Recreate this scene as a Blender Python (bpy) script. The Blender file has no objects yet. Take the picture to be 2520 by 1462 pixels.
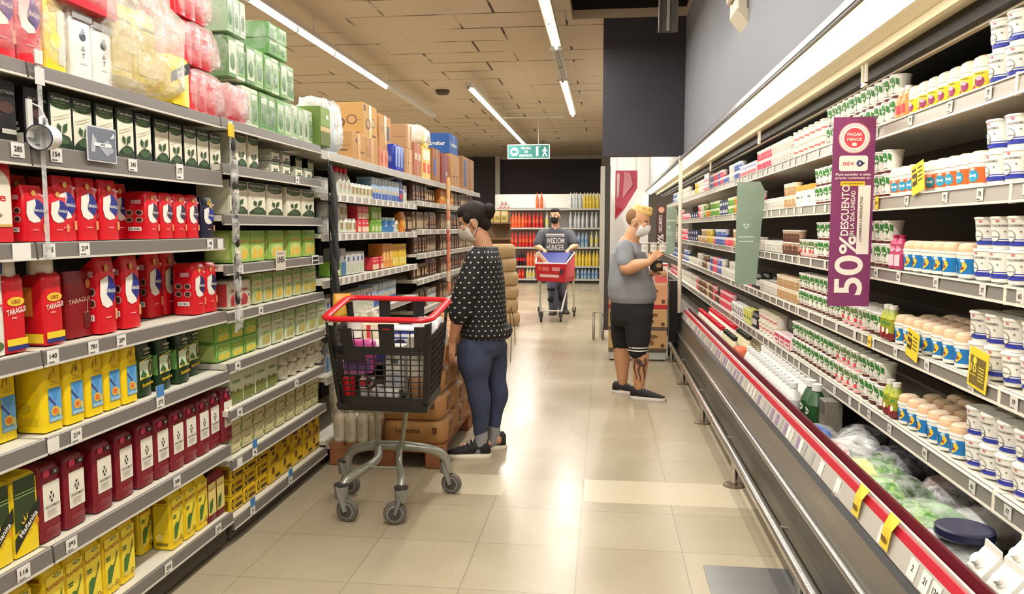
import bpy, math, random
from mathutils import Vector as V, Matrix as MX, noise
rnd = random.Random(7)
SC = bpy.context.scene
COL = SC.collection
PI = math.pi
# ---------------------------------------------------------------- camera
F, H = 1900.0, 1.45                       # focal length in pixels of the 2520 frame, eye height
YAW, PIT = math.radians(6.816), math.radians(5.083)
fw = V((-math.sin(YAW)*math.cos(PIT), math.cos(YAW)*math.cos(PIT), -math.sin(PIT)))
rt = V((math.cos(YAW), math.sin(YAW), 0)); up = rt.cross(fw)
cd = bpy.data.cameras.new('camera'); co = bpy.data.objects.new('camera', cd); COL.objects.link(co)
cd.sensor_width = 36; cd.lens = 36*F/2520; cd.clip_start = 0.05; cd.clip_end = 200
co.matrix_world = MX(((rt.x, up.x, -fw.x, 0), (rt.y, up.y, -fw.y, 0), (rt.z, up.z, -fw.z, H), (0, 0, 0, 1)))
SC.camera = co
SC.view_settings.view_transform = 'Standard'; SC.view_settings.look = 'None'
SC.view_settings.gamma = 1; SC.view_settings.use_curve_mapping = False
SC.view_settings.exposure = -0.3
SC.cycles.max_bounces = 6; SC.cycles.diffuse_bounces = 3; SC.cycles.glossy_bounces = 3
SC.cycles.transparent_max_bounces = 10; SC.cycles.caustics_reflective = False; SC.cycles.caustics_refractive = False
SC.cycles.sample_clamp_indirect = 4.0
wd = bpy.data.worlds.new('world'); SC.world = wd; wd.use_nodes = True
wd.node_tree.nodes['Background'].inputs[0].default_value = (1.0, 0.94, 0.86, 1)
wd.node_tree.nodes['Background'].inputs[1].default_value = 0.25
def area(name, loc, sx, sy, power, col=(1, .965, .9), rot=(0, 0, 0)):
    l = bpy.data.lights.new(name, 'AREA'); l.shape = 'RECTANGLE'; l.size = sx; l.size_y = sy
    l.energy = power; l.color = col
    o = bpy.data.objects.new(name, l); o.location = loc; o.rotation_euler = rot; COL.objects.link(o); return o
# tubes of the ceiling battens (x, y0, y1): the light each gives off
TUBES = [(-3.2, -2.0, 11.25), (-2.0, 11.35, 21.6), (-.57, -2.5, 9.05), (-.6, 11.0, 14.4), (.35, -3.4, .9), (-5.6, 0, 22), (.35, 10.6, 15.4)]  # last entries are unseen lines added to brighten shelves, ceiling and far case
for tx, y0, y1 in TUBES:
    n = max(1, round((y1-y0)/4.5))
    for i in range(n):
        a, b = y0+(y1-y0)*i/n, y0+(y1-y0)*(i+1)/n
        area('tube_light', (tx, (a+b)/2, 3.475), .13, (b-a)*.97, 30*(b-a))
# tubes in the canopies of the two chilled cases
area('case_light', (.93, 3.9, 2.165), .1, 9.6, 46, (1, .96, .88), (0, math.radians(-22), 0))
area('case_light', (.93, 14.0, 2.165), .1, 9.0, 44, (1, .96, .88), (0, math.radians(-22), 0))

def at(px, py, Y):                        # the point at distance Y seen at a place of the photograph
    d = fw + rt*((px-1260)/F) + up*((731-py)/F)
    return V((0, 0, H)) + d*(Y/d.y)
def yat(px, X, z):                        # distance along the aisle of a point on the plane X at height z
    k = (px-1260)/F; dz = z-H
    return (X*(rt.x-k*fw.x) + dz*(rt.z-k*fw.z))/(k*fw.y-rt.y)
# ---------------------------------------------------------------- materials
MATS = {}
def lin(c):
    c /= 255.0
    return c/12.92 if c <= .04045 else ((c+.055)/1.055)**2.4
def M(rgb, rough=.5, metal=0, var=0, scale=12, bump=0, alpha=1, emit=0, coat=0, trans=0, spec=.5):
    if isinstance(rgb, bpy.types.Material): return rgb
    key = (rgb, rough, metal, var, scale, bump, alpha, emit, coat, trans, spec)
    if key in MATS: return MATS[key]
    m = bpy.data.materials.new('mat_%02x%02x%02x' % rgb); m.use_nodes = True
    nt = m.node_tree; b = nt.nodes['Principled BSDF']; col = (lin(rgb[0]), lin(rgb[1]), lin(rgb[2]), 1)
    b.inputs['Base Color'].default_value = col; b.inputs['Roughness'].default_value = rough
    b.inputs['Metallic'].default_value = metal; b.inputs['Alpha'].default_value = alpha
    b.inputs['Coat Weight'].default_value = coat; b.inputs['Transmission Weight'].default_value = trans
    b.inputs['Specular IOR Level'].default_value = spec
    if emit:
        b.inputs['Emission Color'].default_value = col; b.inputs['Emission Strength'].default_value = emit
    if var or bump:
        tc = nt.nodes.new('ShaderNodeTexCoord'); nz = nt.nodes.new('ShaderNodeTexNoise')
        nz.inputs['Scale'].default_value = scale; nz.inputs['Detail'].default_value = 3
        nt.links.new(tc.outputs['Object'], nz.inputs['Vector'])
        if var:
            r = nt.nodes.new('ShaderNodeValToRGB'); r.color_ramp.elements[0].position = .3; r.color_ramp.elements[1].position = .7
            r.color_ramp.elements[0].color = tuple(c*(1-var) for c in col[:3])+(1,)
            r.color_ramp.elements[1].color = tuple(min(1, c*(1+var)) for c in col[:3])+(1,)
            nt.links.new(nz.outputs['Fac'], r.inputs[0]); nt.links.new(r.outputs[0], b.inputs['Base Color'])
        if bump:
            bp = nt.nodes.new('ShaderNodeBump'); bp.inputs['Strength'].default_value = bump; bp.inputs['Distance'].default_value = .01
            nt.links.new(nz.outputs['Fac'], bp.inputs['Height']); nt.links.new(bp.outputs[0], b.inputs['Normal'])
    MATS[key] = m; return m
def film(rgb=(235, 235, 235), clear=.62, scale=14, strength=.9):   # clear crinkled plastic
    key = ('film', rgb, clear, scale)
    if key in MATS: return MATS[key]
    m = bpy.data.materials.new('film'); m.use_nodes = True; nt = m.node_tree; b = nt.nodes['Principled BSDF']
    b.inputs['Base Color'].default_value = (lin(rgb[0]), lin(rgb[1]), lin(rgb[2]), 1); b.inputs['Roughness'].default_value = .16
    tr = nt.nodes.new('ShaderNodeBsdfTransparent'); mx = nt.nodes.new('ShaderNodeMixShader'); mx.inputs[0].default_value = clear
    tc = nt.nodes.new('ShaderNodeTexCoord'); nz = nt.nodes.new('ShaderNodeTexNoise'); nz.inputs['Scale'].default_value = scale
    nz.inputs['Detail'].default_value = 4; bp = nt.nodes.new('ShaderNodeBump'); bp.inputs['Strength'].default_value = strength
    bp.inputs['Distance'].default_value = .02
    L = nt.links.new
    L(tc.outputs['Object'], nz.inputs['Vector']); L(nz.outputs['Fac'], bp.inputs['Height']); L(bp.outputs[0], b.inputs['Normal'])
    rp = nt.nodes.new('ShaderNodeMapRange'); rp.inputs[1].default_value = .35; rp.inputs[2].default_value = .7
    rp.inputs[3].default_value = min(1, clear+.2); rp.inputs[4].default_value = clear-.2
    L(nz.outputs['Fac'], rp.inputs[0]); L(rp.outputs[0], mx.inputs[0])
    L(b.outputs[0], mx.inputs[1]); L(tr.outputs[0], mx.inputs[2]); L(mx.outputs[0], nt.nodes['Material Output'].inputs[0])
    MATS[key] = m; return m
def two_tone(a, b, scale=18, rough=.25, bump=.7):      # blotches of two colours
    key = ('two', a, b, scale)
    if key in MATS: return MATS[key]
    m = bpy.data.materials.new('two_tone'); m.use_nodes = True; nt = m.node_tree; bs = nt.nodes['Principled BSDF']; L = nt.links.new
    tc = nt.nodes.new('ShaderNodeTexCoord'); nz = nt.nodes.new('ShaderNodeTexNoise'); nz.inputs['Scale'].default_value = scale; nz.inputs['Detail'].default_value = 6; nz.inputs['Distortion'].default_value = 1.2
    L(tc.outputs['Object'], nz.inputs['Vector']); r = nt.nodes.new('ShaderNodeValToRGB'); r.color_ramp.elements[0].position = .42; r.color_ramp.elements[1].position = .58
    r.color_ramp.elements[0].color = tuple(lin(c) for c in a)+(1,); r.color_ramp.elements[1].color = tuple(lin(c) for c in b)+(1,)
    L(nz.outputs['Fac'], r.inputs[0]); L(r.outputs[0], bs.inputs['Base Color']); bs.inputs['Roughness'].default_value = rough
    bp = nt.nodes.new('ShaderNodeBump'); bp.inputs['Strength'].default_value = bump; bp.inputs['Distance'].default_value = .012; L(nz.outputs['Fac'], bp.inputs['Height']); L(bp.outputs[0], bs.inputs['Normal'])
    MATS[key] = m; return m
# ---------------------------------------------------------------- mesh builder
TXT = {}
BLUR = set('té|té verde|hierbas|frutos|mix|infusión|Vida|ligero|LIGHT|CACHAMATE|postre|promo|oferta|amanda|yerba|suave|sin TACC|saludable|natural|tradicional|2x1|unidades|Verde|Yerba|Mate|carrefour.com.ar|mate|YO|Ser|HUNGRY'.split('|'))
def text2d(s):
    if s in TXT: return TXT[s]
    c = bpy.data.curves.new('t', 'FONT'); c.body = s; c.resolution_u = 7 if len(s) < 4 else 3; c.size = 1; c.offset = .018; c.align_x = 'CENTER'
    o = bpy.data.objects.new('t', c); COL.objects.link(o)
    dg = bpy.context.evaluated_depsgraph_get(); me = bpy.data.meshes.new_from_object(o.evaluated_get(dg))
    vs = [(v.co.x, v.co.y) for v in me.vertices]; fs = [tuple(p.vertices) for p in me.polygons]
    bpy.data.objects.remove(o); bpy.data.curves.remove(c); bpy.data.meshes.remove(me)
    xs = [v[0] for v in vs] or [0]; ys = [v[1] for v in vs] or [0]
    cx, y0, hh = (min(xs)+max(xs))/2, min(ys), max(ys)-min(ys) or 1
    vs = [((x-cx)/hh, (y-y0)/hh-.5) for x, y in vs]
    TXT[s] = (vs, fs, (max(xs)-min(xs))/hh); return TXT[s]
class G:
    def __init__(s): s.v = []; s.f = []; s.m = []; s.sm = []; s.mats = []; s.X = None; s.wrap = None
    def mi(s, m):
        m = M(m) if isinstance(m, tuple) else m
        if m not in s.mats: s.mats.append(m)
        return s.mats.index(m)
    def add(s, vs, fs, mat, smooth=False):
        o = len(s.v); i = s.mi(mat)
        for p in vs:
            p = V(p)
            s.v.append(s.X @ p if s.X else p)
        for f in fs: s.f.append([o+a for a in f]); s.m.append(i); s.sm.append(smooth)
    def box(s, x0, x1, y0, y1, z0, z1, mat, b=0):
        if b:
            return s.rr([(z0, x1-x0-2*b, y1-y0-2*b, b*.4), (z0+b, x1-x0, y1-y0, b), (z1-b, x1-x0, y1-y0, b), (z1, x1-x0-2*b, y1-y0-2*b, b*.4)], mat, (x0+x1)/2, (y0+y1)/2, 1, False)
        s.add([(x, y, z) for z in (z0, z1) for y in (y0, y1) for x in (x0, x1)],
              [(0, 2, 3, 1), (4, 5, 7, 6), (0, 1, 5, 4), (2, 6, 7, 3), (0, 4, 6, 2), (1, 3, 7, 5)], mat)
    def rr(s, levels, mat, cx=0, cy=0, k=2, smooth=True, front=None):
        # stacked rounded rectangles (z, width, depth, radius); front keeps the front face at y=front
        R = []
        for lv in levels:
            z, w, d, r = lv[:4]; ox = lv[4] if len(lv) > 4 else 0; oy = lv[5] if len(lv) > 5 else 0
            r = max(.0004, min(r, w/2-1e-4, d/2-1e-4)); y = (front+d/2 if front is not None else cy)+oy
            ring = []
            for q, (sx, sy) in enumerate(((1, 1), (-1, 1), (-1, -1), (1, -1))):
                for j in range(k+1):
                    a = (q+j/k)*PI/2
                    ring.append((cx+ox+sx*(w/2-r)+r*math.cos(a), y+sy*(d/2-r)+r*math.sin(a), z))
            R.append(ring)
        s.loft(R, mat, smooth)
    def loft(s, R, mat, smooth=True, cap=True, closed=False):
        n = len(R[0]); vs = [p for r in R for p in r]; fs = []
        for i in range(len(R)-1 + (1 if closed else 0)):
            i2 = (i+1) % len(R)
            for j in range(n): fs.append((i*n+j, i*n+(j+1) % n, i2*n+(j+1) % n, i2*n+j))
        s.add(vs, fs, mat, smooth)
        if cap and not closed:
            s.add(R[0], [tuple(range(n-1, -1, -1))], mat); s.add(R[-1], [tuple(range(n))], mat)
    def lathe(s, prof, n=16, cx=0, cy=0, smooth=True, cap=True):   # prof: (r, z, mat of the band up to the next)
        for (r0, z0, m), (r1, z1, _) in zip(prof[:-1], prof[1:]):
            R = [[(cx+r*math.cos(a*2*PI/n), cy+r*math.sin(a*2*PI/n), z) for a in range(n)] for r, z in ((r0, z0), (r1, z1))]
            s.loft(R, m, smooth, False)
        if cap:
            for (r, z, m), rev in ((prof[0], 1), (prof[-1], 0)):
                if r > .0015:
                    ring = [(cx+r*math.cos(a*2*PI/n), cy+r*math.sin(a*2*PI/n), z) for a in range(n)]
                    s.add(ring, [tuple(range(n-1, -1, -1) if rev else range(n))], m or prof[-2][2])
    def tube(s, pts, r, mat, n=8, closed=False, ry=None, smooth=True):
        pts = [V(p) for p in pts]; N = len(pts); rs = r if isinstance(r, (list, tuple)) else [r]*N; R = []; prev = None
        for i, p in enumerate(pts):
            a = pts[(i-1) % N] if (i or closed) else p; b = pts[(i+1) % N] if (i < N-1 or closed) else p
            t = (b-a).normalized()
            if prev is None:
                u = t.cross(V((0, 0, 1)))
                if u.length < .05: u = t.cross(V((0, 1, 0)))
            else: u = prev - t*prev.dot(t)
            u.normalize(); prev = u; w = t.cross(u)
            q = rs[i]; qy = q*(ry or 1)
            R.append([p+u*(q*math.cos(2*PI*k/n))+w*(qy*math.sin(2*PI*k/n)) for k in range(n)])
        s.loft(R, mat, smooth, True, closed)
    def ball(s, c, r, mat, n=14, m=9, rot=None):
        r = r if isinstance(r, (tuple, list)) else (r, r, r); c = V(c); R = []
        for i in range(m+1):
            t = PI*i/m; t = max(.02, min(PI-.02, t)); ring = []
            for j in range(n):
                a = 2*PI*j/n; p = V((r[0]*math.sin(t)*math.cos(a), r[1]*math.sin(t)*math.sin(a), -r[2]*math.cos(t)))
                ring.append(c+(rot @ p if rot else p))
            R.append(ring)
        s.loft(R, mat)
    # decals on the front (local x right, z up); wrap=(radius) bends them round a cylinder standing at y=radius
    def dp(s, x, z, e):
        if s.wrap:
            q = s.wrap(z) if callable(s.wrap) else s.wrap; R = s.wr
            return ((q+e)*math.sin(x/q), R-(q+e)*math.cos(x/q), z)
        return (x, -e, z)
    def poly(s, pts, mat, e=.0012):
        cx = sum(p[0] for p in pts)/len(pts); cz = sum(p[1] for p in pts)/len(pts); n = len(pts)
        s.add([s.dp(x, z, e) for x, z in pts]+[s.dp(cx, cz, e)], [(i, (i+1) % n, n) for i in range(n)], mat)
    def ell(s, cx, cz, rx, rz, mat, e=.0012, n=16):
        s.poly([(cx+rx*math.cos(2*PI*i/n), cz+rz*math.sin(2*PI*i/n)) for i in range(n)], mat, e)
    def rect(s, x0, x1, z0, z1, mat, e=.0012):
        n = 6 if s.wrap else 1
        vs = []; fs = []
        for i in range(n+1):
            x = x0+(x1-x0)*i/n; vs += [s.dp(x, z0, e), s.dp(x, z1, e)]
        for i in range(n): fs.append((2*i, 2*i+2, 2*i+3, 2*i+1))
        s.add(vs, fs, mat)
    def text(s, t, cx, cz, h, mat, e=.0018, w=None, rot=0):
        if t in BLUR:                      # print too small to read in the photograph: a line of letter-sized marks
            W = w or h*.62*len(t); n = len(t); r = random.Random(len(t)*7+1); c, q = math.cos(rot), math.sin(rot)
            for i in range(n):
                x0, x1 = -W/2+W*i/n, -W/2+W*(i+.72)/n; z0, z1 = -h*.32, h*(.2+.2*r.random())
                if rot: s.poly([(cx+x*c-z*q, cz+x*q+z*c) for x, z in ((x0, z0), (x1, z0), (x1, z1), (x0, z1))], mat, e)
                else: s.rect(cx+x0, cx+x1, cz+z0, cz+z1, mat, e)
            return
        vs, fs, ar = text2d(t); kx = h if not w else w/ar; c, q = math.cos(rot), math.sin(rot)
        s.add([s.dp(cx+x*kx*c-z*h*q, cz+x*kx*q+z*h*c, e) for x, z in vs], fs, mat)
    def mesh(s, name):
        me = bpy.data.meshes.new(name); me.from_pydata([tuple(p) for p in s.v], [], s.f)
        for m in s.mats: me.materials.append(m)
        me.polygons.foreach_set('material_index', s.m); me.polygons.foreach_set('use_smooth', s.sm); me.update()
        return me
def obj(name, data, parent=None, loc=None, rz=0):
    if isinstance(data, G): data = data.mesh(name)
    o = bpy.data.objects.new(name, data); COL.objects.link(o)
    if parent is not None: o.parent = parent
    if loc is not None: o.location = loc
    if rz: o.rotation_euler.z = rz
    return o
def tag(o, label, cat, group=None, kind=None):
    if label: o['label'] = label
    if cat: o['category'] = cat
    if group: o['group'] = group
    if kind: o['kind'] = kind
    return o
def thing(name, label, cat, loc=(0, 0, 0), rz=0, group=None):
    return tag(obj(name, None, None, loc, rz), label, cat, group)
def struct(name, g): return tag(obj(name, g), None, None, None, 'structure')
def fuse(g, voxel, it=4, fac=.5):          # one continuous skin over overlapping volumes
    o = bpy.data.objects.new('tmp', g.mesh('tmp')); COL.objects.link(o)
    r = o.modifiers.new('r', 'REMESH'); r.mode = 'VOXEL'; r.voxel_size = voxel; r.use_smooth_shade = True
    if it:
        q = o.modifiers.new('s', 'SMOOTH'); q.factor = fac; q.iterations = it
    dg = bpy.context.evaluated_depsgraph_get(); me = bpy.data.meshes.new_from_object(o.evaluated_get(dg))
    bpy.data.objects.remove(o)
    me.materials.clear()
    for p in me.polygons: p.use_smooth = True; p.material_index = 0
    return me
# ---------------------------------------------------------------- products: kinds, rows, labels
def copy_tree(o, parent=None):
    c = o.copy(); COL.objects.link(c)
    if parent is not None: c.parent = parent
    for ch in o.children: copy_tree(ch, c)
    return c
KIND = {}
REG = []
ORD = 'first second third fourth fifth sixth seventh eighth ninth tenth eleventh twelfth thirteenth fourteenth fifteenth sixteenth seventeenth eighteenth nineteenth twentieth'.split()
def ordn(i):
    if i < 20: return ORD[i]
    t = {2: 'twenty', 3: 'thirty', 4: 'forty', 5: 'fifty', 6: 'sixty', 7: 'seventy'}[(i+1)//10]
    if (i+1) % 10 == 0: return t[:-1]+'ieth'
    return t+'-'+ORD[(i+1) % 10-1]
def kind(key, name, cat, parts, size):      # parts: one mesh builder, or {part name: builder} in order
    KIND[key] = [name, cat, parts, size, None]
def put(key, loc, rz, base, row='', side='left', order=0, group=None, tilt=None):
    k = KIND[key]
    if k[4] is None:
        if isinstance(k[2], G): o = obj(k[0], k[2])
        else:
            o = obj(k[0], None)
            for pn, g in k[2].items(): obj(pn.split('.')[0], g, o)
        k[4] = o
    else: o = copy_tree(k[4])
    o.location = loc; o.rotation_euler = (tilt[0], tilt[1], rz) if tilt else (0, 0, rz)
    o['category'] = k[1]
    if 'group' in o: del o['group']
    if group: o['group'] = group
    REG.append((o, base, row, side, order)); return o
def shelf_l(key, y, z, base, row, dep=0.0, X=-1.69, rz=0, group=None, tilt=None):   # left aisle side, facing +x
    return put(key, (X-dep, y, z+.0015), PI/2+rz, base, row, 'left', y, group, tilt)
def shelf_r(key, y, z, base, row, dep=0.0, X=1.225, rz=0, group=None, tilt=None):   # chilled case, facing -x
    return put(key, (X+dep, y, z+.0015), -PI/2+rz, base, row, 'right', y, group, tilt)
def finish_labels():
    D = {}
    for r in REG: D.setdefault((r[1], r[2], r[3]), []).append(r)
    for (base, row, side), L in D.items():
        L.sort(key=lambda r: r[4])
        for i, r in enumerate(L):
            r[0]['label'] = (base+' '+row).strip() if len(L) == 1 else f'{base}, {ordn(i)} from {side} {row}'.strip()
# body shapes --------------------------------------------------------------
def decal(g, w, h, D, e=.0012):
    for i, d in enumerate(D):
        k = d[0]; q = e+.0003*i
        if k == 'r': g.rect((d[1]-.5)*w, (d[2]-.5)*w, d[3]*h, d[4]*h, d[5], q)
        elif k == 'e': g.ell((d[1]-.5)*w, d[2]*h, d[3]*w, d[4]*h, d[5], q)
        elif k == 'p': g.poly([((x-.5)*w, z*h) for x, z in d[1]], d[2], q)
        elif k == 't': g.text(d[1], (d[2]-.5)*w, d[3]*h, d[4]*h, d[5], q+.0004, d[6]*w if len(d) > 6 and d[6] else None, math.radians(d[7]) if len(d) > 7 else 0)
def side_decal(g, d, h, D, w):             # the same on the left-hand end (seen from the near side)
    old = g.X; g.X = MX.Translation((-w/2, d/2, 0)) @ MX.Rotation(-PI/2, 4, 'Z'); decal(g, d, h, D); g.X = old
def carton(w, h, d, col, D=(), S=(), b=.003, rough=.4):
    g = G(); g.box(-w/2, w/2, 0, d, 0, h, M(col, rough) if isinstance(col, tuple) else col, b); decal(g, w, h, D)
    if S: side_decal(g, d, h, S, w)
    return g
def bag(w, h, d, col, D=(), S=(), rough=.32, top=.86, flap=.03):    # paper or foil pack with a folded, pinched top
    g = G(); m = M(col, rough, 0, .05, 18, .25) if isinstance(col, tuple) else col
    g.rr([(0, w*.95, d*.94, .008), (.012, w, d, .013), (h*.45, w*1.01, d, .014), (h*(top-.06), w*.99, d, .013), (h*top, w*.985, d*.86, .012, 0, .004),
          (h*.965, w*.96, d*.34, .01, 0, d*.12), (h, w*.94, d*.12, .004, 0, d*.16)], m, front=0, k=2)
    decal(g, w, h, D)
    if S: side_decal(g, d, h, S, w*1.01)
    return g
def brick(w, h, d, col, D=(), S=(), rough=.32):                     # vacuum pack with soft edges and a flat top
    g = G(); m = M(col, rough, 0, .05, 18, .25) if isinstance(col, tuple) else col
    g.rr([(0, w*.94, d*.94, .008), (.01, w, d, .012), (h*.9, w, d, .013), (h*.97, w*.96, d*.9, .014, 0, .004), (h, w*.82, d*.7, .014, 0, .01)], m, front=0)
    decal(g, w, h, D)
    if S: side_decal(g, d, h, S, w)
    return g
def turned(prof, D=(), w=.08, h=.1, n=18, R=None):                  # round pack; prof (r, z, mat)
    g = G(); R = R or max(p[0] for p in prof)
    pr = [(r, z, (M(m, .35) if isinstance(m, tuple) else m)) for r, z, m in prof]
    g.lathe(pr, n, 0, R)
    if D:
        def rad(z):
            for a, b in zip(prof[:-1], prof[1:]):
                if a[1] <= z <= b[1] and b[1] > a[1]: return a[0]+(b[0]-a[0])*(z-a[1])/(b[1]-a[1])
            return R
        g.wrap = rad; g.wr = R; decal(g, w, h, D); g.wrap = None
    return g
WHITE, CREAM, BLACK, RED, NAVY = (232, 228, 216), (222, 214, 190), (26, 24, 24), (205, 22, 34), (34, 40, 110)
GREY, STEEL = (118, 112, 106), (150, 148, 142)
# ================================================================= the room
def nodes(m): nt = m.node_tree; return nt, nt.nodes.new, nt.links.new, nt.nodes['Principled BSDF']
def floor_mat():
    m = bpy.data.materials.new('floor_tiles'); m.use_nodes = True; nt, N, L, b = nodes(m)
    tc = N('ShaderNodeTexCoord'); mp = N('ShaderNodeMapping'); mp.inputs['Location'].default_value = (.104, -.165, 0)
    L(tc.outputs['Object'], mp.inputs['Vector'])
    br = N('ShaderNodeTexBrick'); br.offset = 0; br.inputs['Scale'].default_value = 1
    br.inputs['Color1'].default_value = (lin(180), lin(167), lin(141), 1); br.inputs['Color2'].default_value = (lin(173), lin(159), lin(132), 1)
    br.inputs['Mortar'].default_value = (lin(150), lin(138), lin(114), 1); br.inputs['Mortar Size'].default_value = .0035
    br.inputs['Brick Width'].default_value = .465; br.inputs['Row Height'].default_value = .465; br.inputs['Mortar Smooth'].default_value = .3
    L(mp.outputs[0], br.inputs['Vector'])
    nz = N('ShaderNodeTexNoise'); nz.inputs['Scale'].default_value = 1.3; nz.inputs['Detail'].default_value = 5; L(tc.outputs['Object'], nz.inputs['Vector'])
    n2 = N('ShaderNodeTexNoise'); n2.inputs['Scale'].default_value = 90; n2.inputs['Detail'].default_value = 2; L(tc.outputs['Object'], n2.inputs['Vector'])
    mx = N('ShaderNodeMix'); mx.data_type = 'RGBA'; mx.blend_type = 'MULTIPLY'; mx.inputs[0].default_value = .28
    rp = N('ShaderNodeValToRGB'); rp.color_ramp.elements[0].color = (.62, .58, .54, 1); rp.color_ramp.elements[1].color = (1.1, 1.1, 1.1, 1)
    rp.color_ramp.elements[0].position = .3; rp.color_ramp.elements[1].position = .62
    L(nz.outputs['Fac'], rp.inputs[0]); L(br.outputs['Color'], mx.inputs[6]); L(rp.outputs[0], mx.inputs[7])
    m2 = N('ShaderNodeMix'); m2.data_type = 'RGBA'; m2.blend_type = 'MULTIPLY'; m2.inputs[0].default_value = .16
    L(mx.outputs[2], m2.inputs[6]); L(n2.outputs['Fac'], m2.inputs[7]); L(m2.outputs[2], b.inputs['Base Color'])
    mr = N('ShaderNodeMapRange'); b.inputs['Specular IOR Level'].default_value = .42; mr.inputs[3].default_value = .17; mr.inputs[4].default_value = .36
    L(nz.outputs['Fac'], mr.inputs[0]); L(mr.outputs[0], b.inputs['Roughness'])
    bp = N('ShaderNodeBump'); bp.inputs['Strength'].default_value = .06; bp.inputs['Distance'].default_value = .02
    L(nz.outputs['Fac'], bp.inputs['Height']); L(bp.outputs[0], b.inputs['Normal']); return m
def ceil_mat():
    m = bpy.data.materials.new('ceiling_boards'); m.use_nodes = True; nt, N, L, b = nodes(m)
    tc = N('ShaderNodeTexCoord'); br = N('ShaderNodeTexBrick'); br.offset = .37; br.inputs['Scale'].default_value = 1
    c = (lin(206), lin(192), lin(170), 1)
    br.inputs['Color1'].default_value = c; br.inputs['Color2'].default_value = (lin(198), lin(183), lin(160), 1); br.inputs['Mortar'].default_value = (lin(70), lin(52), lin(38), 1)
    br.inputs['Brick Width'].default_value = 1.22; br.inputs['Row Height'].default_value = .61; br.inputs['Mortar Size'].default_value = .016; br.inputs['Mortar Smooth'].default_value = .25
    L(tc.outputs['Object'], br.inputs['Vector'])
    nz = N('ShaderNodeTexNoise'); nz.inputs['Scale'].default_value = 1.15; nz.inputs['Detail'].default_value = 2; L(tc.outputs['Object'], nz.inputs['Vector'])
    rp = N('ShaderNodeValToRGB'); rp.color_ramp.elements[0].position = .46; rp.color_ramp.elements[1].position = .56
    rp.color_ramp.elements[0].color = (.1, .1, .1, 1)
    L(nz.outputs['Fac'], rp.inputs[0])
    mu = N('ShaderNodeMath'); mu.operation = 'MULTIPLY'; L(br.outputs['Fac'], mu.inputs[0]); L(rp.outputs[0], mu.inputs[1])
    n3 = N('ShaderNodeTexNoise'); n3.inputs['Scale'].default_value = .5; L(tc.outputs['Object'], n3.inputs['Vector'])
    r3 = N('ShaderNodeMix'); r3.data_type = 'RGBA'; r3.inputs[6].default_value = c; r3.inputs[7].default_value = (lin(194), lin(174), lin(146), 1); L(n3.outputs['Fac'], r3.inputs[0])
    mx = N('ShaderNodeMix'); mx.data_type = 'RGBA'; L(mu.outputs[0], mx.inputs[0]); L(r3.outputs[2], mx.inputs[6]); mx.inputs[7].default_value = (lin(66), lin(48), lin(34), 1)
    L(mx.outputs[2], b.inputs['Base Color']); b.inputs['Roughness'].default_value = .85
    bp = N('ShaderNodeBump'); bp.inputs['Strength'].default_value = .5; bp.inputs['Distance'].default_value = .01; bp.invert = True
    L(mu.outputs[0], bp.inputs['Height']); L(bp.outputs[0], b.inputs['Normal']); return m
def steel(rgb=(150, 147, 140), rough=.32, s=(2, 60, 60)):
    key = ('steel', rgb, rough)
    if key in MATS: return MATS[key]
    m = bpy.data.materials.new('brushed_steel'); m.use_nodes = True; nt, N, L, b = nodes(m)
    tc = N('ShaderNodeTexCoord'); mp = N('ShaderNodeMapping'); mp.inputs['Scale'].default_value = (40, 1.2, 40); nz = N('ShaderNodeTexNoise')
    nz.inputs['Scale'].default_value = 1; L(tc.outputs['Object'], mp.inputs['Vector']); L(mp.outputs[0], nz.inputs['Vector'])
    mr = N('ShaderNodeMapRange'); mr.inputs[3].default_value = rough*.7; mr.inputs[4].default_value = rough*1.35; L(nz.outputs['Fac'], mr.inputs[0])
    L(mr.outputs[0], b.inputs['Roughness']); b.inputs['Metallic'].default_value = .9
    b.inputs['Base Color'].default_value = (lin(rgb[0]), lin(rgb[1]), lin(rgb[2]), 1); MATS[key] = m; return m
CEIL, YB = 3.78, 25.3
g = G(); g.box(-9, 4.5, -4, YB, -.1, 0, floor_mat()); struct('floor', g)
g = G(); cm = ceil_mat(); g.box(-9, -.38, -4, YB, CEIL, CEIL+.1, cm); g.box(-.38, 4.5, 8.9, YB, CEIL, CEIL+.1, cm); g.box(-.38, 4.5, -4, 3.4, CEIL, CEIL+.1, cm); g.box(.87, 4.5, 3.4, 8.9, CEIL, CEIL+.1, cm)
struct('ceiling', g)
dk = M((34, 30, 28), .9)
g = G(); g.box(-.38, .87, 3.4, 8.9, 4.3, 4.4, dk); g.box(-.48, -.38, 3.4, 8.9, CEIL+.1, 4.3, dk); g.box(-.38, .87, 8.9, 9.0, CEIL+.1, 4.3, dk)
g.box(-.38, .87, 3.3, 3.4, CEIL+.1, 4.3, dk); g.box(.87, .97, 3.4, 8.9, CEIL+.1, 4.3, dk); struct('trim_1', g)
g = G(); g.box(.87, 1.0, -1.2, 8.9, 2.262, CEIL, M((128, 130, 136), .62, 0, .04, 2)); struct('wall_right', g)  # stronger light on this wall is put into the paler grey
g = G(); g.box(-.035, 1.0, 8.9, 9.05, 2.262, CEIL, M((60, 57, 63), .8, 0, .08, 2)); struct('wall_bulkhead', g)  # paint of the right wall; weaker light put into the darker colour
g = G(); g.box(.1, .88, 16.0, 16.1, 0, CEIL, M((212, 206, 198), .7)); struct('wall_partition', g)
g = G(); g.box(.88, 1.0, 9.05, 20, 2.262, CEIL, M((176, 174, 170), .7)); struct('wall_right_beyond', g)  # right wall continued; brighter lighting put into the paler colour
g = G(); g.box(-9, -.12, YB, YB+.15, 0, CEIL, M((66, 60, 62), .8, 0, .1, 1)); struct('wall_back', g)
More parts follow.
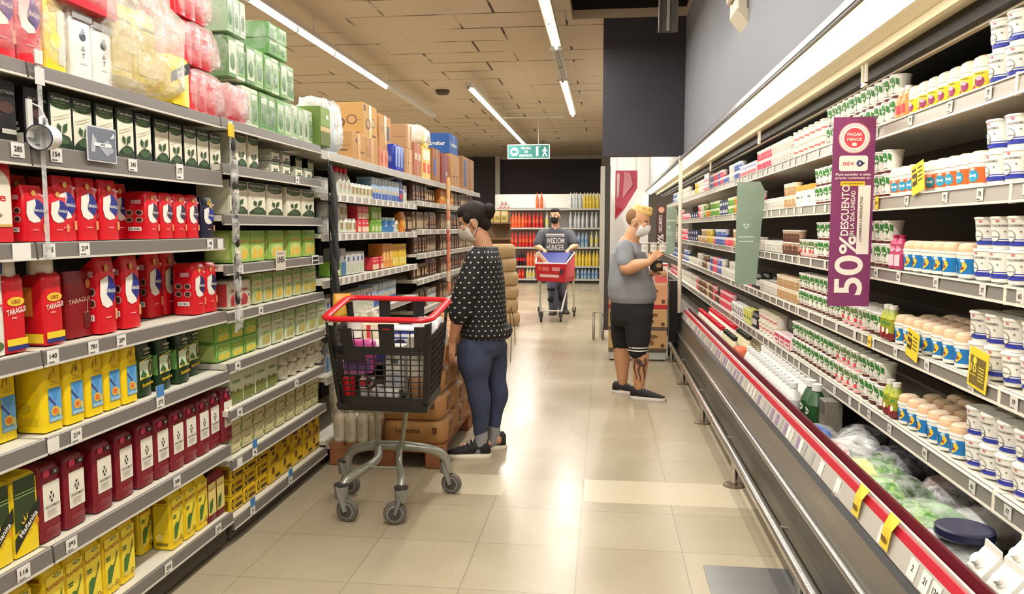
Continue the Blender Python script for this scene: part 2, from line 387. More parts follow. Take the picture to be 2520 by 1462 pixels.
g = G(); g.box(-.12, 4.5, YB, YB+.15, 0, CEIL, M((196, 186, 176), .8, 0, .05, 1)); struct('wall_back_right', g)
g = G(); g.box(-3.55, -3.4, YB-.2, YB, 0, CEIL, M((205, 200, 188), .6)); g.box(-3.4, 1.6, YB-.12, YB, CEIL-.1, CEIL, M((190, 184, 172), .6)); struct('trim_2', g)
g = G(); g.box(-9.1, -9, -4, YB, 0, CEIL, M((190, 180, 165), .8)); struct('wall_left', g)
g = G(); g.box(1.86, 1.98, -1.2, 20, 0, 2.262, M((120, 112, 104), .8)); struct('wall_behind_case', g)
# duct, cable rail and lamp bracket up by the bulkhead
g = G(); g.box(-.36, .8, 5.2, 8.45, 3.86, 4.2, M((176, 156, 130), .7), .02); g.box(-.3, .74, 8.15, 8.3, 3.835, 3.858, M((150, 130, 106), .7))
tag(obj('ceiling_duct', g), 'beige duct panel in the dark ceiling opening before the bulkhead', 'duct')
t = thing('cable_rail', 'grey slotted metal rail hanging from the opening beside the bulkhead', 'rail', (.48, 6.4, 3.0))
g = G(); gm = M((92, 86, 80), .5, .5); g.X = MX.Rotation(math.radians(8), 4, 'X')
g.box(-.075, .075, 0, .012, 0, .88, gm); g.box(-.075, -.063, -.05, .012, 0, .88, gm); g.box(.063, .075, -.05, .012, 0, .88, gm); obj('channel', g, t)
g = G(); g.X = MX.Rotation(math.radians(8), 4, 'X'); g.box(-.012, .012, -.02, -.002, .01, .88, M((150, 142, 130), .4, .5)); obj('strip', g, t)
g = G(); g.tube([(.02, -.02, .86), (-.05, -.03, .72), (.01, -.04, .6), (.06, -.03, .7), (.03, -.02, .86)], .006, M((205, 200, 190), .6), 6); obj('cable', g, t)
t = thing('wall_bracket', 'cream stepped plastic box on the grey wall above the chilled case', 'box', (.87, 5.2, 2.72))
g = G(); cmz = M((222, 210, 184), .5); g.box(-.07, 0, -.14, .14, .08, .5, cmz, .01); g.add([(-.07, -.14, .09), (-.07, .14, .09), (0, -.14, 0), (0, .14, 0), (0, -.14, .09), (0, .14, .09)], [(0, 1, 3, 2), (0, 2, 4), (1, 5, 3)], cmz); obj('housing', g, t)
g = G(); g.box(-.1, -.07, -.05, .1, .17, .45, M((200, 186, 160), .5), .008); obj('cover', g, t)
# ceiling battens
wm = M((214, 210, 200), .5); em = M((255, 250, 240), .3, 0, 0, 12, 0, 1, 9)
def batten(x, y0, y1, label, lit=True, yoff=None, seg=1.14):
    t = thing('ceiling_light', label, 'ceiling light', (x, y0, 3.5), 0)
    g = G(); e = yoff or y1; g.box(-.055, .055, 0, e-y0, .022, .075, wm); g.add([(-.06, 0, .02), (.06, 0, .02), (.1, 0, .0), (-.1, 0, 0)], [(0, 1, 2, 3)], wm); obj('batten', g, t)
    n = max(1, round((y1-y0)/seg)); d = (y1-y0)/n
    for i in range(n):
        g = G(); g.tube([(0, i*d+.02, 0), (0, (i+1)*d-.02, 0)], .019, em if lit else M((150, 140, 125), .3), 8); obj('tube', g, t)
        g = G(); g.box(-.02, .02, i*d-.012, i*d+.014, -.022, .022, M((160, 158, 150), .5)); obj('tube_holder', g, t)
    for i in range(max(1, int((e-y0)/3))):
        g = G(); g.tube([(0, 1.2+i*3, .075), (0, 1.2+i*3, CEIL-3.5)], .006, wm, 6); obj('rod', g, t)
    return t
batten(-3.2, 1.2, 11.25, 'long lit tube light over the left shelving, dark at its far end', True, 14.4)
batten(-2.0, 11.35, 21.6, 'lit tube light running from mid aisle towards the back wall')
batten(-.57, -2.5, 9.05, 'lit tube light nearest the bulkhead, its near end overhead')
batten(-.585, 9.12, 10.95, 'unlit dark tube light between two lit ones by the bulkhead', False)
batten(-.6, 11.0, 14.4, 'short lit tube light beyond the unlit one by the bulkhead')
batten(.35, 10.6, 15.4, 'added tube light over the far chilled case, hidden behind the bulkhead')  # added out of sight to brighten the far case and walls
batten(.35, -3.4, .9, 'added tube light out of view above the near end of the aisle')  # put in overhead, out of view, to lighten the low left shelves
batten(-5.6, 0.2, 22, 'added unseen tube light over the next aisle beyond the left shelves')  # unseen lamp, lengthened so the far ceiling gets more light
t = thing('ceiling_rod', 'thin pale rod hung crosswise under the far ceiling', 'rod', (-1.9, 14.5, 3.5)); g = G(); g.tube([(0, 0, 0), (1.15, 0, 0)], .012, M((220, 214, 196), .4), 6); obj('rod', g, t)
g = G(); g.tube([(.05, 0, 0), (.05, 0, .28)], .004, wm, 5); g.tube([(1.1, 0, 0), (1.1, 0, .28)], .004, wm, 5); obj('hanger', g, t)
t = thing('ceiling_speaker', 'small dark round detector on the ceiling between two tube lights', 'detector', (-2.75, 13.1, CEIL)); g = G(); g.lathe([(.09, -.07, M((70, 58, 48), .6)), (.12, -.03, M((70, 58, 48), .6)), (.12, 0, None)], 16); obj('housing', g, t)
# exit sign
t = thing('exit_sign', 'green hanging exit sign with arrow, door and running figure', 'sign', (-1.55, 15.8, 3.0))
g = G(); g.box(-.42, .42, 0, .03, -.14, .14, M((22, 112, 104), .4, 0, 0, 12, 0, 1, .25)); obj('panel', g, t)
g = G(); sw = M((225, 232, 220), .5, 0, 0, 12, 0, 1, .3)
for a in ((-.43, .43, .13, .145), (-.43, .43, -.145, -.13), (-.43, -.415, -.145, .145), (.415, .43, -.145, .145)): g.box(a[0], a[1], -.006, .032, a[2], a[3], sw)
obj('frame', g, t)
g = G(); tg = M((22, 112, 104), .4, 0, 0, 12, 0, 1, .25)
g.ell(-.29, 0, .085, .085, sw, .002, 24); g.poly([(-.355, 0), (-.29, .05), (-.29, -.05)], tg, .004); g.rect(-.3, -.225, -.018, .018, tg, .004); obj('arrow_disc', g, t); g = G()
g.text('SALIDA', -.05, .075, .045, sw, .002, .2); g.text('DE', -.05, 0, .045, sw, .002); g.text('EMERGENCIA', -.05, -.075, .045, sw, .002, .27)
obj('lettering', g, t); g = G(); g.rect(.15, .24, -.09, .1, sw, .002); g.poly([(.2, -.1), (.245, -.12), (.245, .09), (.2, .1)], tg, .004)
obj('door_symbol', g, t); g = G(); g.ell(.33, .075, .02, .02, sw, .002); g.poly([(.3, .05), (.35, .05), (.345, -.02), (.31, -.02)], sw, .002); g.poly([(.31, -.02), (.335, -.02), (.3, -.1), (.27, -.1)], sw, .002)
g.poly([(.325, -.02), (.347, -.02), (.385, -.09), (.36, -.1)], sw, .002); g.poly([(.35, .05), (.39, .01), (.378, 0), (.34, .03)], sw, .002); g.poly([(.3, .05), (.27, .0), (.282, -.005), (.312, .03)], sw, .002)
obj('runner_symbol', g, t)
g = G(); g.tube([(.2, .015, .14), (.2, .015, CEIL-3.0)], .006, wm, 5); obj('cord', g, t)
# steel plate let into the floor
g = G(); g.box(.436, .79, 2.3, 3.29, 0, .004, M((142, 142, 142), .3, .75, .1, 3)); tag(obj('floor_plate', g), 'scuffed steel plate lying on the floor by the bumper rail', 'plate')
g = G(); g.box(-.1, .827, 4.014, 4.383, 0, .0006, M((194, 181, 154), .3)); tag(obj('trim_3', g), None, None, None, 'structure')
g = G(); g.box(-.98, -.54, 4.06, 4.4, 0, .0006, M((194, 181, 154), .3)); tag(obj('trim_4', g), None, None, None, 'structure')
# ================================================================= left shelving
LX = -1.665
def price(parent, x, y, z, s, col=(226, 222, 214), w=.05, h=.042, rz=PI/2, blue=False, up_=0):
    g = G(); g.box(-w/2, w/2, 0, .0012, -h/2, h/2+up_, M(col, .5))
    if blue: g.rect(-w/2, w/2, h/2+.003, h/2+up_, M((70, 130, 190), .5))
    if s: g.text(s, 0, .003, h*.36, M((40, 38, 36), .6), .0012, w*.62 if len(s) > 2 else None); g.rect(-w*.42, w*.1, -h*.4, -h*.33, M((90, 88, 84), .6), .0012)
    return obj('price_tag', g, parent, (x, y, z), rz)
def gondola(y0, y1, shelves, label, rail=(124, 118, 112), tags={}, depth=.47, ends=(1, 1), zbase=.12):
    t = thing('shelf_unit', label, 'shelf', (LX, y0, 0)); W = y1-y0
    plate = M((206, 200, 182), .5); rm = M(rail, .42, .25); lt = M((208, 202, 190), .4)
    g = G(); g.box(-depth-.02, -depth, 0, W, .05, 1.93, M((44, 38, 34), .8)); obj('back_panel', g, t)
    g = G(); g.box(-depth, -.03, .012, W-.012, .03, shelves[-1][0]-.03, M((70, 62, 54), .7)); obj('base', g, t)
    for yy in (0.008, W-.008):
        g = G(); g.box(-depth-.05, -depth, yy-.006, yy+.006, 0, 1.94, M((60, 56, 52), .6)); g.box(-depth, -.05, yy-.005, yy+.005, .02, .12, M((206, 200, 188), .5)); obj('upright', g, t)
    for k, (z, lip) in enumerate(shelves):
        g = G(); g.box(-depth, -.01, .006, W-.006, z-.03, z-.004, plate)
        # lip: price rail with a bevelled profile
        P = [(-.012, z-lip), (-.012, z-.002), (-.004, z), (0, z-.004), (.003, z-lip+.006), (0, z-lip)]
        g.loft([[(x, yy, zz) for x, zz in P] for yy in (.003, W-.003)], rm, False)
        g.box(-.006, .0045, .003, W-.003, z-lip-.003, z-lip+.004, lt)
        s = obj('shelf', g, t)
        for (px, txt, *o) in tags.get(k, ()):
            yv = yat(px, LX, z-.022)-y0
            if o and o[0] == 'b': price(s, .005, yv, z-.026, txt, blue=True, up_=.045)
            elif o: price(s, .005, yv, z-.026, txt, w=o[0], h=o[1])
            else: price(s, .005, yv, z-.026, txt)
    return t
B1 = [(1.932, .045), (1.698, .065), (1.409, .05), (1.087, .05), (.82, .05), (.482, .055), (.168, .048)]
B2 = [(1.935, .045), (1.735, .045), (1.512, .045), (1.288, .045), (1.075, .045), (.846, .045), (.63, .045), (.4, .045), (.125, .045)]
B3 = [(1.915, .05), (1.665, .045), (1.42, .045), (1.137, .045), (.86, .045), (.55, .045), (.16, .05)]
B5 = [(1.915, .05), (1.7, .045), (1.44, .045), (1.22, .045), (.985, .045), (.7, .045), (.4, .045), (.16, .05)]
gondola(.93, 2.098, B1, 'shelf unit cut by the left edge of the view, red and yellow packs', tags={1: [(40, '285')], 2: [(50, '', .07, .05)], 4: [], 5: []})
gondola(2.102, 3.238, B1, 'grey shelf unit of red, yellow and maroon tea packs',
        tags={1: [(135, '154'), (324, '245'), (440, '177', .05, .06)], 2: [(118, '315'), (205, '219'), (515, '98'), (540, '')], 3: [(127, '140'), (227, '781'), (296, '209')], 4: [(128, ''), (185, '219'), (392, '272', 'b')],
              5: [(55, '116'), (173, '393'), (433, '308')], 6: [(412, '250'), (535, '325')]})
gondola(3.242, 4.438, B2, 'grey shelf unit of pale green tea boxes',
        tags={1: [(730, '81')], 3: [(590, '95')], 4: [(640, '88'), (582, '79')], 5: [(583, '98')], 6: [(588, '85'), (728, '74')], 7: [(625, '96', 'b'), (588, '')], 8: [(713, '66', 'b'), (620, '59', 'b')]})
def many(z0, px0, px1, n): return [(px0+(px1-px0)*i/(n-1), '') for i in range(n)]
RL = (176, 170, 160)
gondola(4.442, 5.578, B3, 'pale shelf unit of bottles and jars right behind the cart', RL, {1: many(1, 835, 925, 6), 2: many(2, 835, 925, 7), 3: many(3, 830, 925, 8)})
gondola(5.582, 6.778, B3, 'pale shelf unit of blue cartons and yellow packs', RL, {1: many(1, 940, 1018, 7), 2: many(2, 940, 1018, 5), 3: many(3, 940, 1020, 6)})
gondola(6.782, 7.95, B5, 'pale shelf unit of brown coffee packs behind the woman', RL, {1: many(1, 1040, 1095, 4), 2: many(2, 1040, 1095, 4), 3: many(3, 1045, 1095, 5), 4: many(4, 1040, 1090, 5)})
gondola(7.954, 9.1, B5, 'pale shelf unit with the snack strip at its near edge', RL)
gondola(9.104, 10.3, B5, 'last pale shelf unit of the left row, tall boxes on top', RL)
# ================================================================= chilled case on the right
RX, RY0, RY1 = 1.2, 1.21, 17.0
RS = [(1.903, .06), (1.588, .06), (1.278, .053), (.966, .052), (.643, .062)]
t = thing('chilled_case', 'long open chilled dairy case along the right of the aisle', 'fridge', (0, 0, 0))
st, st2 = steel(), steel((120, 116, 110), .4)
def ext(P, y0, y1, mat, smooth=False):
    g = G(); g.loft([[(x, yy, z) for x, z in P] for yy in (y0, y1)], mat, smooth); return g
g = ext([(.86, .0), (1.83, 0), (1.83, .27), (.9, .27), (.86, .1)], RY0, RY1, M((40, 36, 33), .7)); obj('plinth', g, t)
obj('kick_panel', ext([(.815, .1), (.83, .265), (.86, .265), (.86, .1)], RY0, 8.8, st2), t)
g = G(); g.tube([(.832, RY0, .278), (.832, 8.8, .278)], .017, steel((190, 188, 182), .22), 12); obj('bumper_tube', g, t)
obj('front_panel', ext([(.842, .29), (.85, .44), (.885, .44), (.885, .29)], RY0, 8.8, st), t)
obj('seal', ext([(.846, .44), (.862, .456), (.89, .456), (.89, .44)], RY0, 8.8, M((20, 18, 18), .5)), t)
tk = ext([(.866, .457), (.885, .522), (.892, .522), (.892, .457)], RY0, 8.8, M((186, 180, 170), .35)); tick = obj('ticket_strip', tk, t)
obj('red_rail', ext([(.886, .523), (.899, .546), (.904, .548), (.905, .523)], RY0, 8.8, M((178, 30, 46), .3)), t)
obj('red_rail', ext([(.93, .51), (.948, .562), (.958, .562), (.96, .51)], RY0, 8.8, M((92, 15, 27), .35)), t)
obj('rail_trim', ext([(.906, .53), (.908, .554), (.914, .556), (.914, .53)], RY0, 8.8, M((206, 190, 180), .3)), t)
obj('tank_front', ext([(.91, .456), (.91, .52), (.985, .52), (1.0, .3), (.93, .3)], RY0, 8.8, M((60, 18, 22), .4)), t)
obj('deck', ext([(1.0, .27), (1.0, .3), (1.8, .36), (1.8, .27)], RY0, RY1, M((96, 90, 80), .5)), t)
obj('back_panel', ext([(1.79, .3), (1.79, 2.14), (1.83, 2.14), (1.83, .3)], RY0, RY1, M((84, 76, 68), .6, .1)), t)
cy = (2.245+2.19)/2
g = ext([(.82, 2.195), (.816, 2.235), (.83, 2.25), (1.85, 2.25), (1.85, 2.23), (.835, 2.215), (.83, 2.195)], RY0, RY1, M((96, 98, 100), .3, .7)); obj('canopy', g, t)
obj('canopy_edge', ext([(.815, 2.203), (.811, 2.228), (.815, 2.23), (.82, 2.203)], RY0, RY1, M((210, 212, 212), .25, .5)), t)
lm = M((255, 250, 236), .3, 0, 0, 12, 0, 1, 3.2)
n = 10
for i in range(n):
    a, b = RY0+(RY1-RY0)*i/n, RY0+(RY1-RY0)*(i+1)/n
    obj('lamp_diffuser', ext([(.845, 2.196), (.86, 2.182), (.905, 2.178), (.915, 2.196)], a+.012, b-.012, lm), t)
    obj('lamp_diffuser', ext([(.922, 2.194), (.935, 2.178), (.98, 2.178), (.992, 2.194)], a+.012, b-.012, lm), t)
obj('soffit', ext([(.84, 2.199), (.84, 2.214), (1.26, 2.214), (1.26, 2.19), (1.1, 2.199)], RY0, RY1, M((228, 216, 184), .5)), t)
obj('soffit_edge', ext([(1.1, 2.165), (1.1, 2.198), (1.125, 2.198), (1.125, 2.165)], RY0, RY1, M((214, 200, 166), .5)), t)
obj('grille', ext([(1.2, 2.13), (1.2, 2.19), (1.235, 2.19), (1.235, 2.13)], RY0, RY1, M((36, 30, 26), .6)), t)
obj('grille_edge', ext([(1.236, 2.12), (1.236, 2.15), (1.26, 2.15), (1.26, 2.12)], RY0, RY1, M((190, 176, 150), .5)), t)
for yy in (3.62, 5.95, 8.6):
    g = G(); hm = M((226, 214, 184), .5)
    for q in ((1.12, 1.13, yy-.03, yy-.018, 2.08, 2.17), (1.12, 1.13, yy+.018, yy+.03, 2.08, 2.17), (1.12, 1.13, yy-.03, yy+.03, 2.07, 2.085)): g.box(*q, hm)
    obj('blind_handle', g, t)
mods = [RY0+1.265*i for i in range(13)]
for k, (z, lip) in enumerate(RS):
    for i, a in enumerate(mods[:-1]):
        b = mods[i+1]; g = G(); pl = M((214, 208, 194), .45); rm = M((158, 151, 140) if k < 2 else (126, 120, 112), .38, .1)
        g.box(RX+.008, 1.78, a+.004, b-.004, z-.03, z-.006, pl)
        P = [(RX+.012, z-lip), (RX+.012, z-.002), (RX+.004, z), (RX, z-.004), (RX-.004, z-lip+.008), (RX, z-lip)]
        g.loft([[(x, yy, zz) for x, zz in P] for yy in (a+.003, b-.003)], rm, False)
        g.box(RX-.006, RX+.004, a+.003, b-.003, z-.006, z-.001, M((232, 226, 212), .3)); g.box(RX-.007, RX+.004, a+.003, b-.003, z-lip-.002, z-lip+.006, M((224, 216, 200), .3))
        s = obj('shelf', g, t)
        g = G(); g.box(RX-.005, RX+.01, a-.012, a+.003, z-lip-.004, z+.004, M((226, 216, 192), .4)); obj('bracket', g, t)
        if i < 5:
            n_ = (3, 4, 5, 6, 6)[i] if i else 1
            for j in range(n_):
                yy = a+(j+.35+.4*rnd.random())*(b-a)/n_
                if i == 0: yy = a+1.17
                price(s, RX-.0065, yy, z-lip/2, rnd.choice(('77', '73', '65', '77')) if i < 2 else '', (206, 200, 190), .042, .04, -PI/2)
for px, py, s in [(2245, 1393, '2'), (2275, 1412, '21'), (2300, 1440, '124'), (2170, 1278, ''), (2060, 1180, ''), (2020, 1125, ''), (1970, 1085, ''), (1940, 1050, '')]:
    yy = .86*1900/(px-1488+60); g = G(); g.X = MX.Rotation(math.radians(-16), 4, 'X')
    g.box(-.026, .026, 0, .001, -.028, .028, M((228, 224, 216), .45))
    if s: g.text(s, 0, .004, .018, M((50, 48, 46), .6), .001)
    obj('price_tag', g, tick, (.873, yat(px, .873, .49), .49), -PI/2)
rr_ = random.Random(3)
yy = 3.3
while yy < 8.6:
    g = G(); g.X = MX.Rotation(math.radians(-16), 4, 'X'); g.box(-.024, .024, 0, .001, -.027, .027, M(rr_.choice([(216, 210, 200), (170, 168, 168), (196, 186, 170), (150, 130, 160)]), .45)); obj('price_tag', g, tick, (.873, yy, .49), -PI/2); yy += rr_.uniform(.07, .16)
g = G(); g.tube([(.845, 8.82, .5), (.83, 8.82, 2.25)], .022, M((226, 216, 196), .35), 10); obj('post', g, t)
g = G(); g.box(.735, .86, 8.86, 9.0, 0, .86, M((24, 20, 18), .5)); g.box(.86, 1.0, 8.9, RY1, 0, .5, M((24, 20, 18), .5)); obj('end_panel', g, t)
# bumper rail on the floor
t = thing('bumper_rail', 'steel tube rail on short posts along the foot of the chilled case', 'rail', (.745, 0, 0))
g = G(); ch = steel((200, 196, 188), .2); g.tube([(0, .6, .155), (0, 8.6, .155), (.01, 8.78, .155), (.06, 8.84, .155)], .026, ch, 12); obj('rail', g, t)
for yy in (1.45, 2.9, 4.375, 5.8, 7.26, 8.5):
    g = G(); g.tube([(-.004, yy, 0), (-.004, yy, .14)], .02, ch, 10); obj('post', g, t)
    g = G(); g.lathe([(.062, 0, M((120, 100, 80), .5, .4)), (.06, .008, M((120, 100, 80), .5, .4)), (.03, .012, None)], 16, -.004, yy); obj('flange', g, t)
    g = G(); g.tube([(0, yy+.5, .155), (.066, yy+.5, .14)], .006, ch, 6); obj('stay', g, t)
# ================================================================= goods on the left shelves
GR, LG, YL, MAR, OR, BL, GOLD = (38, 78, 36), (150, 178, 96), (236, 204, 18), (120, 22, 36), (232, 120, 40), (60, 130, 196), (206, 160, 72)
DKR, BRN, PINK, KHA = (112, 16, 22), (96, 62, 40), (226, 150, 160), (214, 206, 168)
def yl(px, z=1.3, X=LX-.025): return yat(px, X, z)
# tall green and white herb boxes
def green_white(w, h, d, dark=(30, 44, 30), txt='Carrefour', base=(24, 30, 24)):
    lo = [('r', .03, .97, .03, .97, (226, 220, 196)), ('r', .02, .98, .8, .985, dark), ('e', .5, .8, .47, .085, (40, 74, 34)),
          ('t', txt, .5, .9, .052, WHITE, .86), ('t', 'tradicional', .42, .83, .022, LG, .6), ('r', .1, .72, .775, .785, LG),
          ('p', [(.1, .55), (.5, .6), (.9, .68), (.9, .672), (.5, .59), (.1, .54)], (206, 196, 170)), ('p', [(.1, .5), (.5, .55), (.9, .63), (.9, .622), (.5, .54), (.1, .49)], (206, 196, 170)),
          ('p', [(.0, .03), (.98, .03), (.98, .12), (.8, .24), (.5, .27), (.25, .2), (.03, .1)], (30, 52, 28)), ('p', [(.42, .27), (.25, .36), (.3, .46), (.46, .4)], (38, 72, 34)),
          ('p', [(.5, .27), (.56, .44), (.75, .48), (.72, .34)], (38, 72, 34)), ('e', .5, .15, .3, .07, (56, 84, 48))]
    return carton(w, h, d, base, lo, [('r', .06, .94, .04, .96, base), ('r', .5, .92, .3, .42, (210, 206, 190))])
kind('tea_box', 'tea_box', 'box', green_white(.098, .172, .12), 0)
kind('tea_box_big', 'tea_box', 'box', green_white(.188, .16, .16, base=(214, 208, 180)), 0)
kind('tea_box_pale', 'tea_box', 'box', green_white(.11, .165, .12, base=(206, 200, 176)), 0)
kind('tea_box_small', 'tea_box', 'box', green_white(.1, .062, .12, base=(170, 168, 150)), 0)
kind('dark_box', 'tea_box', 'box', carton(.1, .172, .12, (22, 18, 17), [('e', .6, .55, .3, .1, (70, 40, 30)), ('r', .4, .95, .12, .2, (196, 190, 176)), ('t', 'SELECTION', .5, .8, .05, (190, 186, 178), .8)],
     [('e', .5, .6, .26, .1, (80, 46, 34)), ('e', .7, .36, .12, .05, (170, 160, 150)), ('r', .2, .85, .24, .29, (160, 156, 146)), ('r', .25, .95, .02, .2, (206, 198, 182))]), 0)
BADGE = lambda c1=(34, 44, 128): [('e', .5, .56, .42, .2, c1), ('p', [(.1, .7), (.5, .76), (.52, .66), (.42, .56), (.42, .47), (.68, .41), (.72, .36), (.4, .33), (.16, .38), (.06, .5)], WHITE),
         ('t', 'TARAGUI', .62, .555, .05, WHITE, .5, -3), ('e', .42, .86, .1, .05, GOLD), ('r', .78, .92, .8, .84, (232, 170, 170)), ('r', .82, .94, .17, .31, (222, 150, 96)), ('r', .3, .6, .2, .215, (240, 160, 160))]
RSIDE = [('e', .3, .55, .16, .06, (190, 150, 140)), ('e', .7, .55, .16, .06, (190, 150, 140)), ('e', .3, .4, .16, .06, (190, 150, 140)), ('e', .7, .4, .16, .06, (190, 150, 140)), ('e', .3, .55, .11, .042, (60, 30, 24)),
         ('e', .7, .55, .11, .042, (60, 30, 24)), ('e', .3, .4, .11, .042, (60, 30, 24)), ('e', .7, .4, .11, .042, (60, 30, 24)), ('r', .25, .78, .17, .25, WHITE), ('t', '|||||||', .5, .21, .05, BLACK, .4), ('r', .4, .8, .74, .82, (214, 160, 170))]
for nm, w, h in (('red_s', .088, .168), ('red_m', .096, .205), ('red_l', .1, .262)):
    kind(nm, 'tea_pack', 'pack', bag(w, h, .075, (208, 18, 32), BADGE(), RSIDE), 0)
kind('red_b', 'tea_pack', 'pack', brick(.083, .178, .1, (208, 18, 32), BADGE((58, 48, 70)), RSIDE), 0)
kind('red_bl', 'tea_pack', 'pack', brick(.094, .215, .1, (208, 18, 32), BADGE((30, 32, 76)), RSIDE), 0)
kind('navy_pack', 'tea_pack', 'pack', bag(.1, .172, .08, (24, 26, 52), [('p', [(.4, .98), (.62, .94), (.78, .7), (.6, .72)], (214, 180, 60))]+BADGE((30, 44, 140)), [('r', .2, .6, .2, .3, WHITE)]), 0)
kind('elite_pack', 'tea_pack', 'pack', bag(.16, .255, .1, (206, 22, 34), [('e', .5, .62, .42, .2, (228, 220, 200)), ('r', .08, .92, .2, .62, (228, 220, 200)), ('t', 'élite', .5, .5, .09, RED, .6), ('r', .08, .92, .17, .2, GOLD), ('t', 'mate', .5, .62, .05, RED, .4), ('e', .5, .3, .2, .03, (150, 130, 80))]), 0)
kind('union_pack', 'tea_pack', 'pack', bag(.15, .29, .1, (224, 220, 208), [('r', .02, .98, .8, .97, (44, 50, 120)), ('t', 'union', .52, .48, .1, (200, 24, 60), .9), ('e', .3, .16, .2, .06, (70, 106, 40)), ('e', .7, .22, .1, .08, (92, 120, 60)), ('e', .75, .09, .16, .05, (80, 104, 50)),
      ('t', 'suave', .3, .6, .03, (150, 170, 190)), ('p', [(.05, .1), (.2, .34), (.3, .3), (.18, .08)], (40, 64, 30))]), 0)
g1 = bag(.083, .225, .08, (206, 24, 34), [('e', .52, .66, .4, .06, (228, 190, 50)), ('t', 'LISO', .52, .66, .05, (150, 40, 30), .4), ('t', 'TARAGUI', .5, .54, .075, WHITE, .88, 7), ('t', 'yerba', .4, .45, .03, (240, 180, 180)), ('r', .02, .98, .08, .18, (232, 200, 40)), ('r', .02, .98, .03, .09, (34, 40, 110))],
         [('r', .1, .5, .4, .8, (226, 130, 50)), ('r', .1, .9, .03, .16, (232, 200, 40))], top=.97)
g2 = G(); g2.rr([(.205, .07, .05, .02), (.222, .078, .062, .028), (.262, .076, .06, .028), (.274, .064, .05, .024), (.276, .03, .02, .008)], M((226, 218, 206), .3, 0, .06, 20, .4), 0, .042)
kind('capped_pack', 'tea_pack', 'pack', {'body': g1, 'cap': g2}, 0)
kind('dark_red_pack', 'tea_pack', 'pack', bag(.13, .22, .07, (132, 16, 24), [('t', 'TARAGUI', .45, .56, .07, (214, 170, 150), .8, 5), ('e', .72, .36, .12, .02, (150, 90, 70)), ('p', [(.6, .36), (.84, .36), (.8, .12), (.64, .12)], (96, 30, 26)), ('e', .8, .8, .1, .07, (176, 110, 50)), ('r', .74, .76, .36, .56, (206, 170, 150))]), 0)
YD = [('r', .26, .9, .12, .6, (96, 160, 210)), ('p', [(.3, .6), (.86, .6), (.6, .4)], (70, 140, 200)), ('p', [(.26, .5), (.3, .5), (.62, .36), (.6, .33), (.26, .46)], (60, 70, 130)), ('e', .56, .27, .2, .07, (226, 180, 60)), ('e', .56, .27, .12, .042, (222, 110, 50)), ('r', .27, .89, .13, .18, (150, 190, 206)), ('e', .78, .24, .08, .06, (200, 190, 120)),
      ('p', [(.3, .72), (.45, .86), (.5, .76), (.62, .9), (.7, .75), (.86, .72), (.58, .68)], (206, 170, 16)), ('t', 'amanda', .58, .66, .035, (190, 156, 14), .5)]
kind('yellow_pack', 'tea_pack', 'pack', bag(.088, .222, .1, (236, 202, 14), YD, [('e', .4, .34, .2, .07, (196, 170, 30)), ('r', .1, .8, .1, .2, (206, 176, 20))], top=.93, rough=.4), 0)
kind('green_pack', 'tea_pack', 'pack', bag(.088, .2, .075, (26, 52, 24), [('r', .06, .94, .33, .66, (200, 212, 180)), ('p', [(.06, .66), (.94, .72), (.94, .7), (.06, .64)], (210, 200, 90)), ('p', [(.06, .34), (.94, .4), (.94, .37), (.06, .31)], (220, 200, 60)), ('e', .82, .5, .13, .15, (54, 66, 30)), ('e', .82, .52, .05, .08, (170, 150, 90)), ('p', [(.1, .38), (.3, .5), (.55, .4), (.5, .35)], (60, 96, 44)),
      ('t', 'Romance', .58, .22, .07, (236, 190, 30), .75, 6), ('t', 'Yerba', .6, .88, .05, (206, 210, 190), .5), ('t', 'Mate', .6, .8, .035, (180, 190, 160), .4), ('r', .06, .94, .73, .745, (90, 150, 60))], [('r', .05, .95, .3, .7, (120, 170, 90))]), 0)
CROSS = [('p', [(.44, .64), (.56, .64), (.5, .585)], (40, 26, 26)), ('p', [(.44, .5), (.56, .5), (.5, .555)], (40, 26, 26)), ('p', [(.4, .61), (.4, .53), (.47, .57)], (40, 26, 26)), ('p', [(.6, .61), (.6, .53), (.53, .57)], (40, 26, 26))]
kind('maroon_pack', 'tea_pack', 'pack', brick(.096, .235, .09, (122, 20, 36), [('r', .16, .93, .27, .77, (228, 222, 206))]+[('p', [(a+.04, b) for a, b in q[1]], q[2]) for q in CROSS]+[('t', 'CRUZ DE MALTA', .545, .45, .035, (40, 30, 30), .64), ('r', .3, .75, .39, .4, (170, 160, 150)), ('r', .3, .7, .36, .37, (170, 160, 150)), ('r', .3, .74, .33, .338, (170, 160, 150)), ('r', .55, .9, .86, .93, (44, 36, 36)), ('t', '=', .72, .895, .03, WHITE), ('e', .3, .9, .16, .05, (190, 50, 80)), ('r', .2, .9, .16, .165, (190, 120, 120)), ('r', .2, .8, .13, .135, (190, 120, 120))],
      [('e', .5, .86, .2, .05, (170, 40, 66))]), 0)
kind('maroon_low', 'tea_pack', 'pack', brick(.088, .165, .085, (110, 18, 34)), 0)
kind('maroon_small', 'tea_pack', 'pack', brick(.085, .064, .085, (104, 16, 32), [('r', .56, .8, .4, .82, (220, 206, 206)), ('r', .6, .74, .5, .72, (90, 40, 50)), ('r', .06, .5, .3, .9, (84, 14, 26))]), 0)
SUN = [('p', [(.5+(.3 if i % 2 else .14)*math.cos(i*PI/11+.15)*.9, .36+(.17 if i % 2 else .08)*math.sin(i*PI/11+.15)) for i in range(22)], (222, 176, 60))]
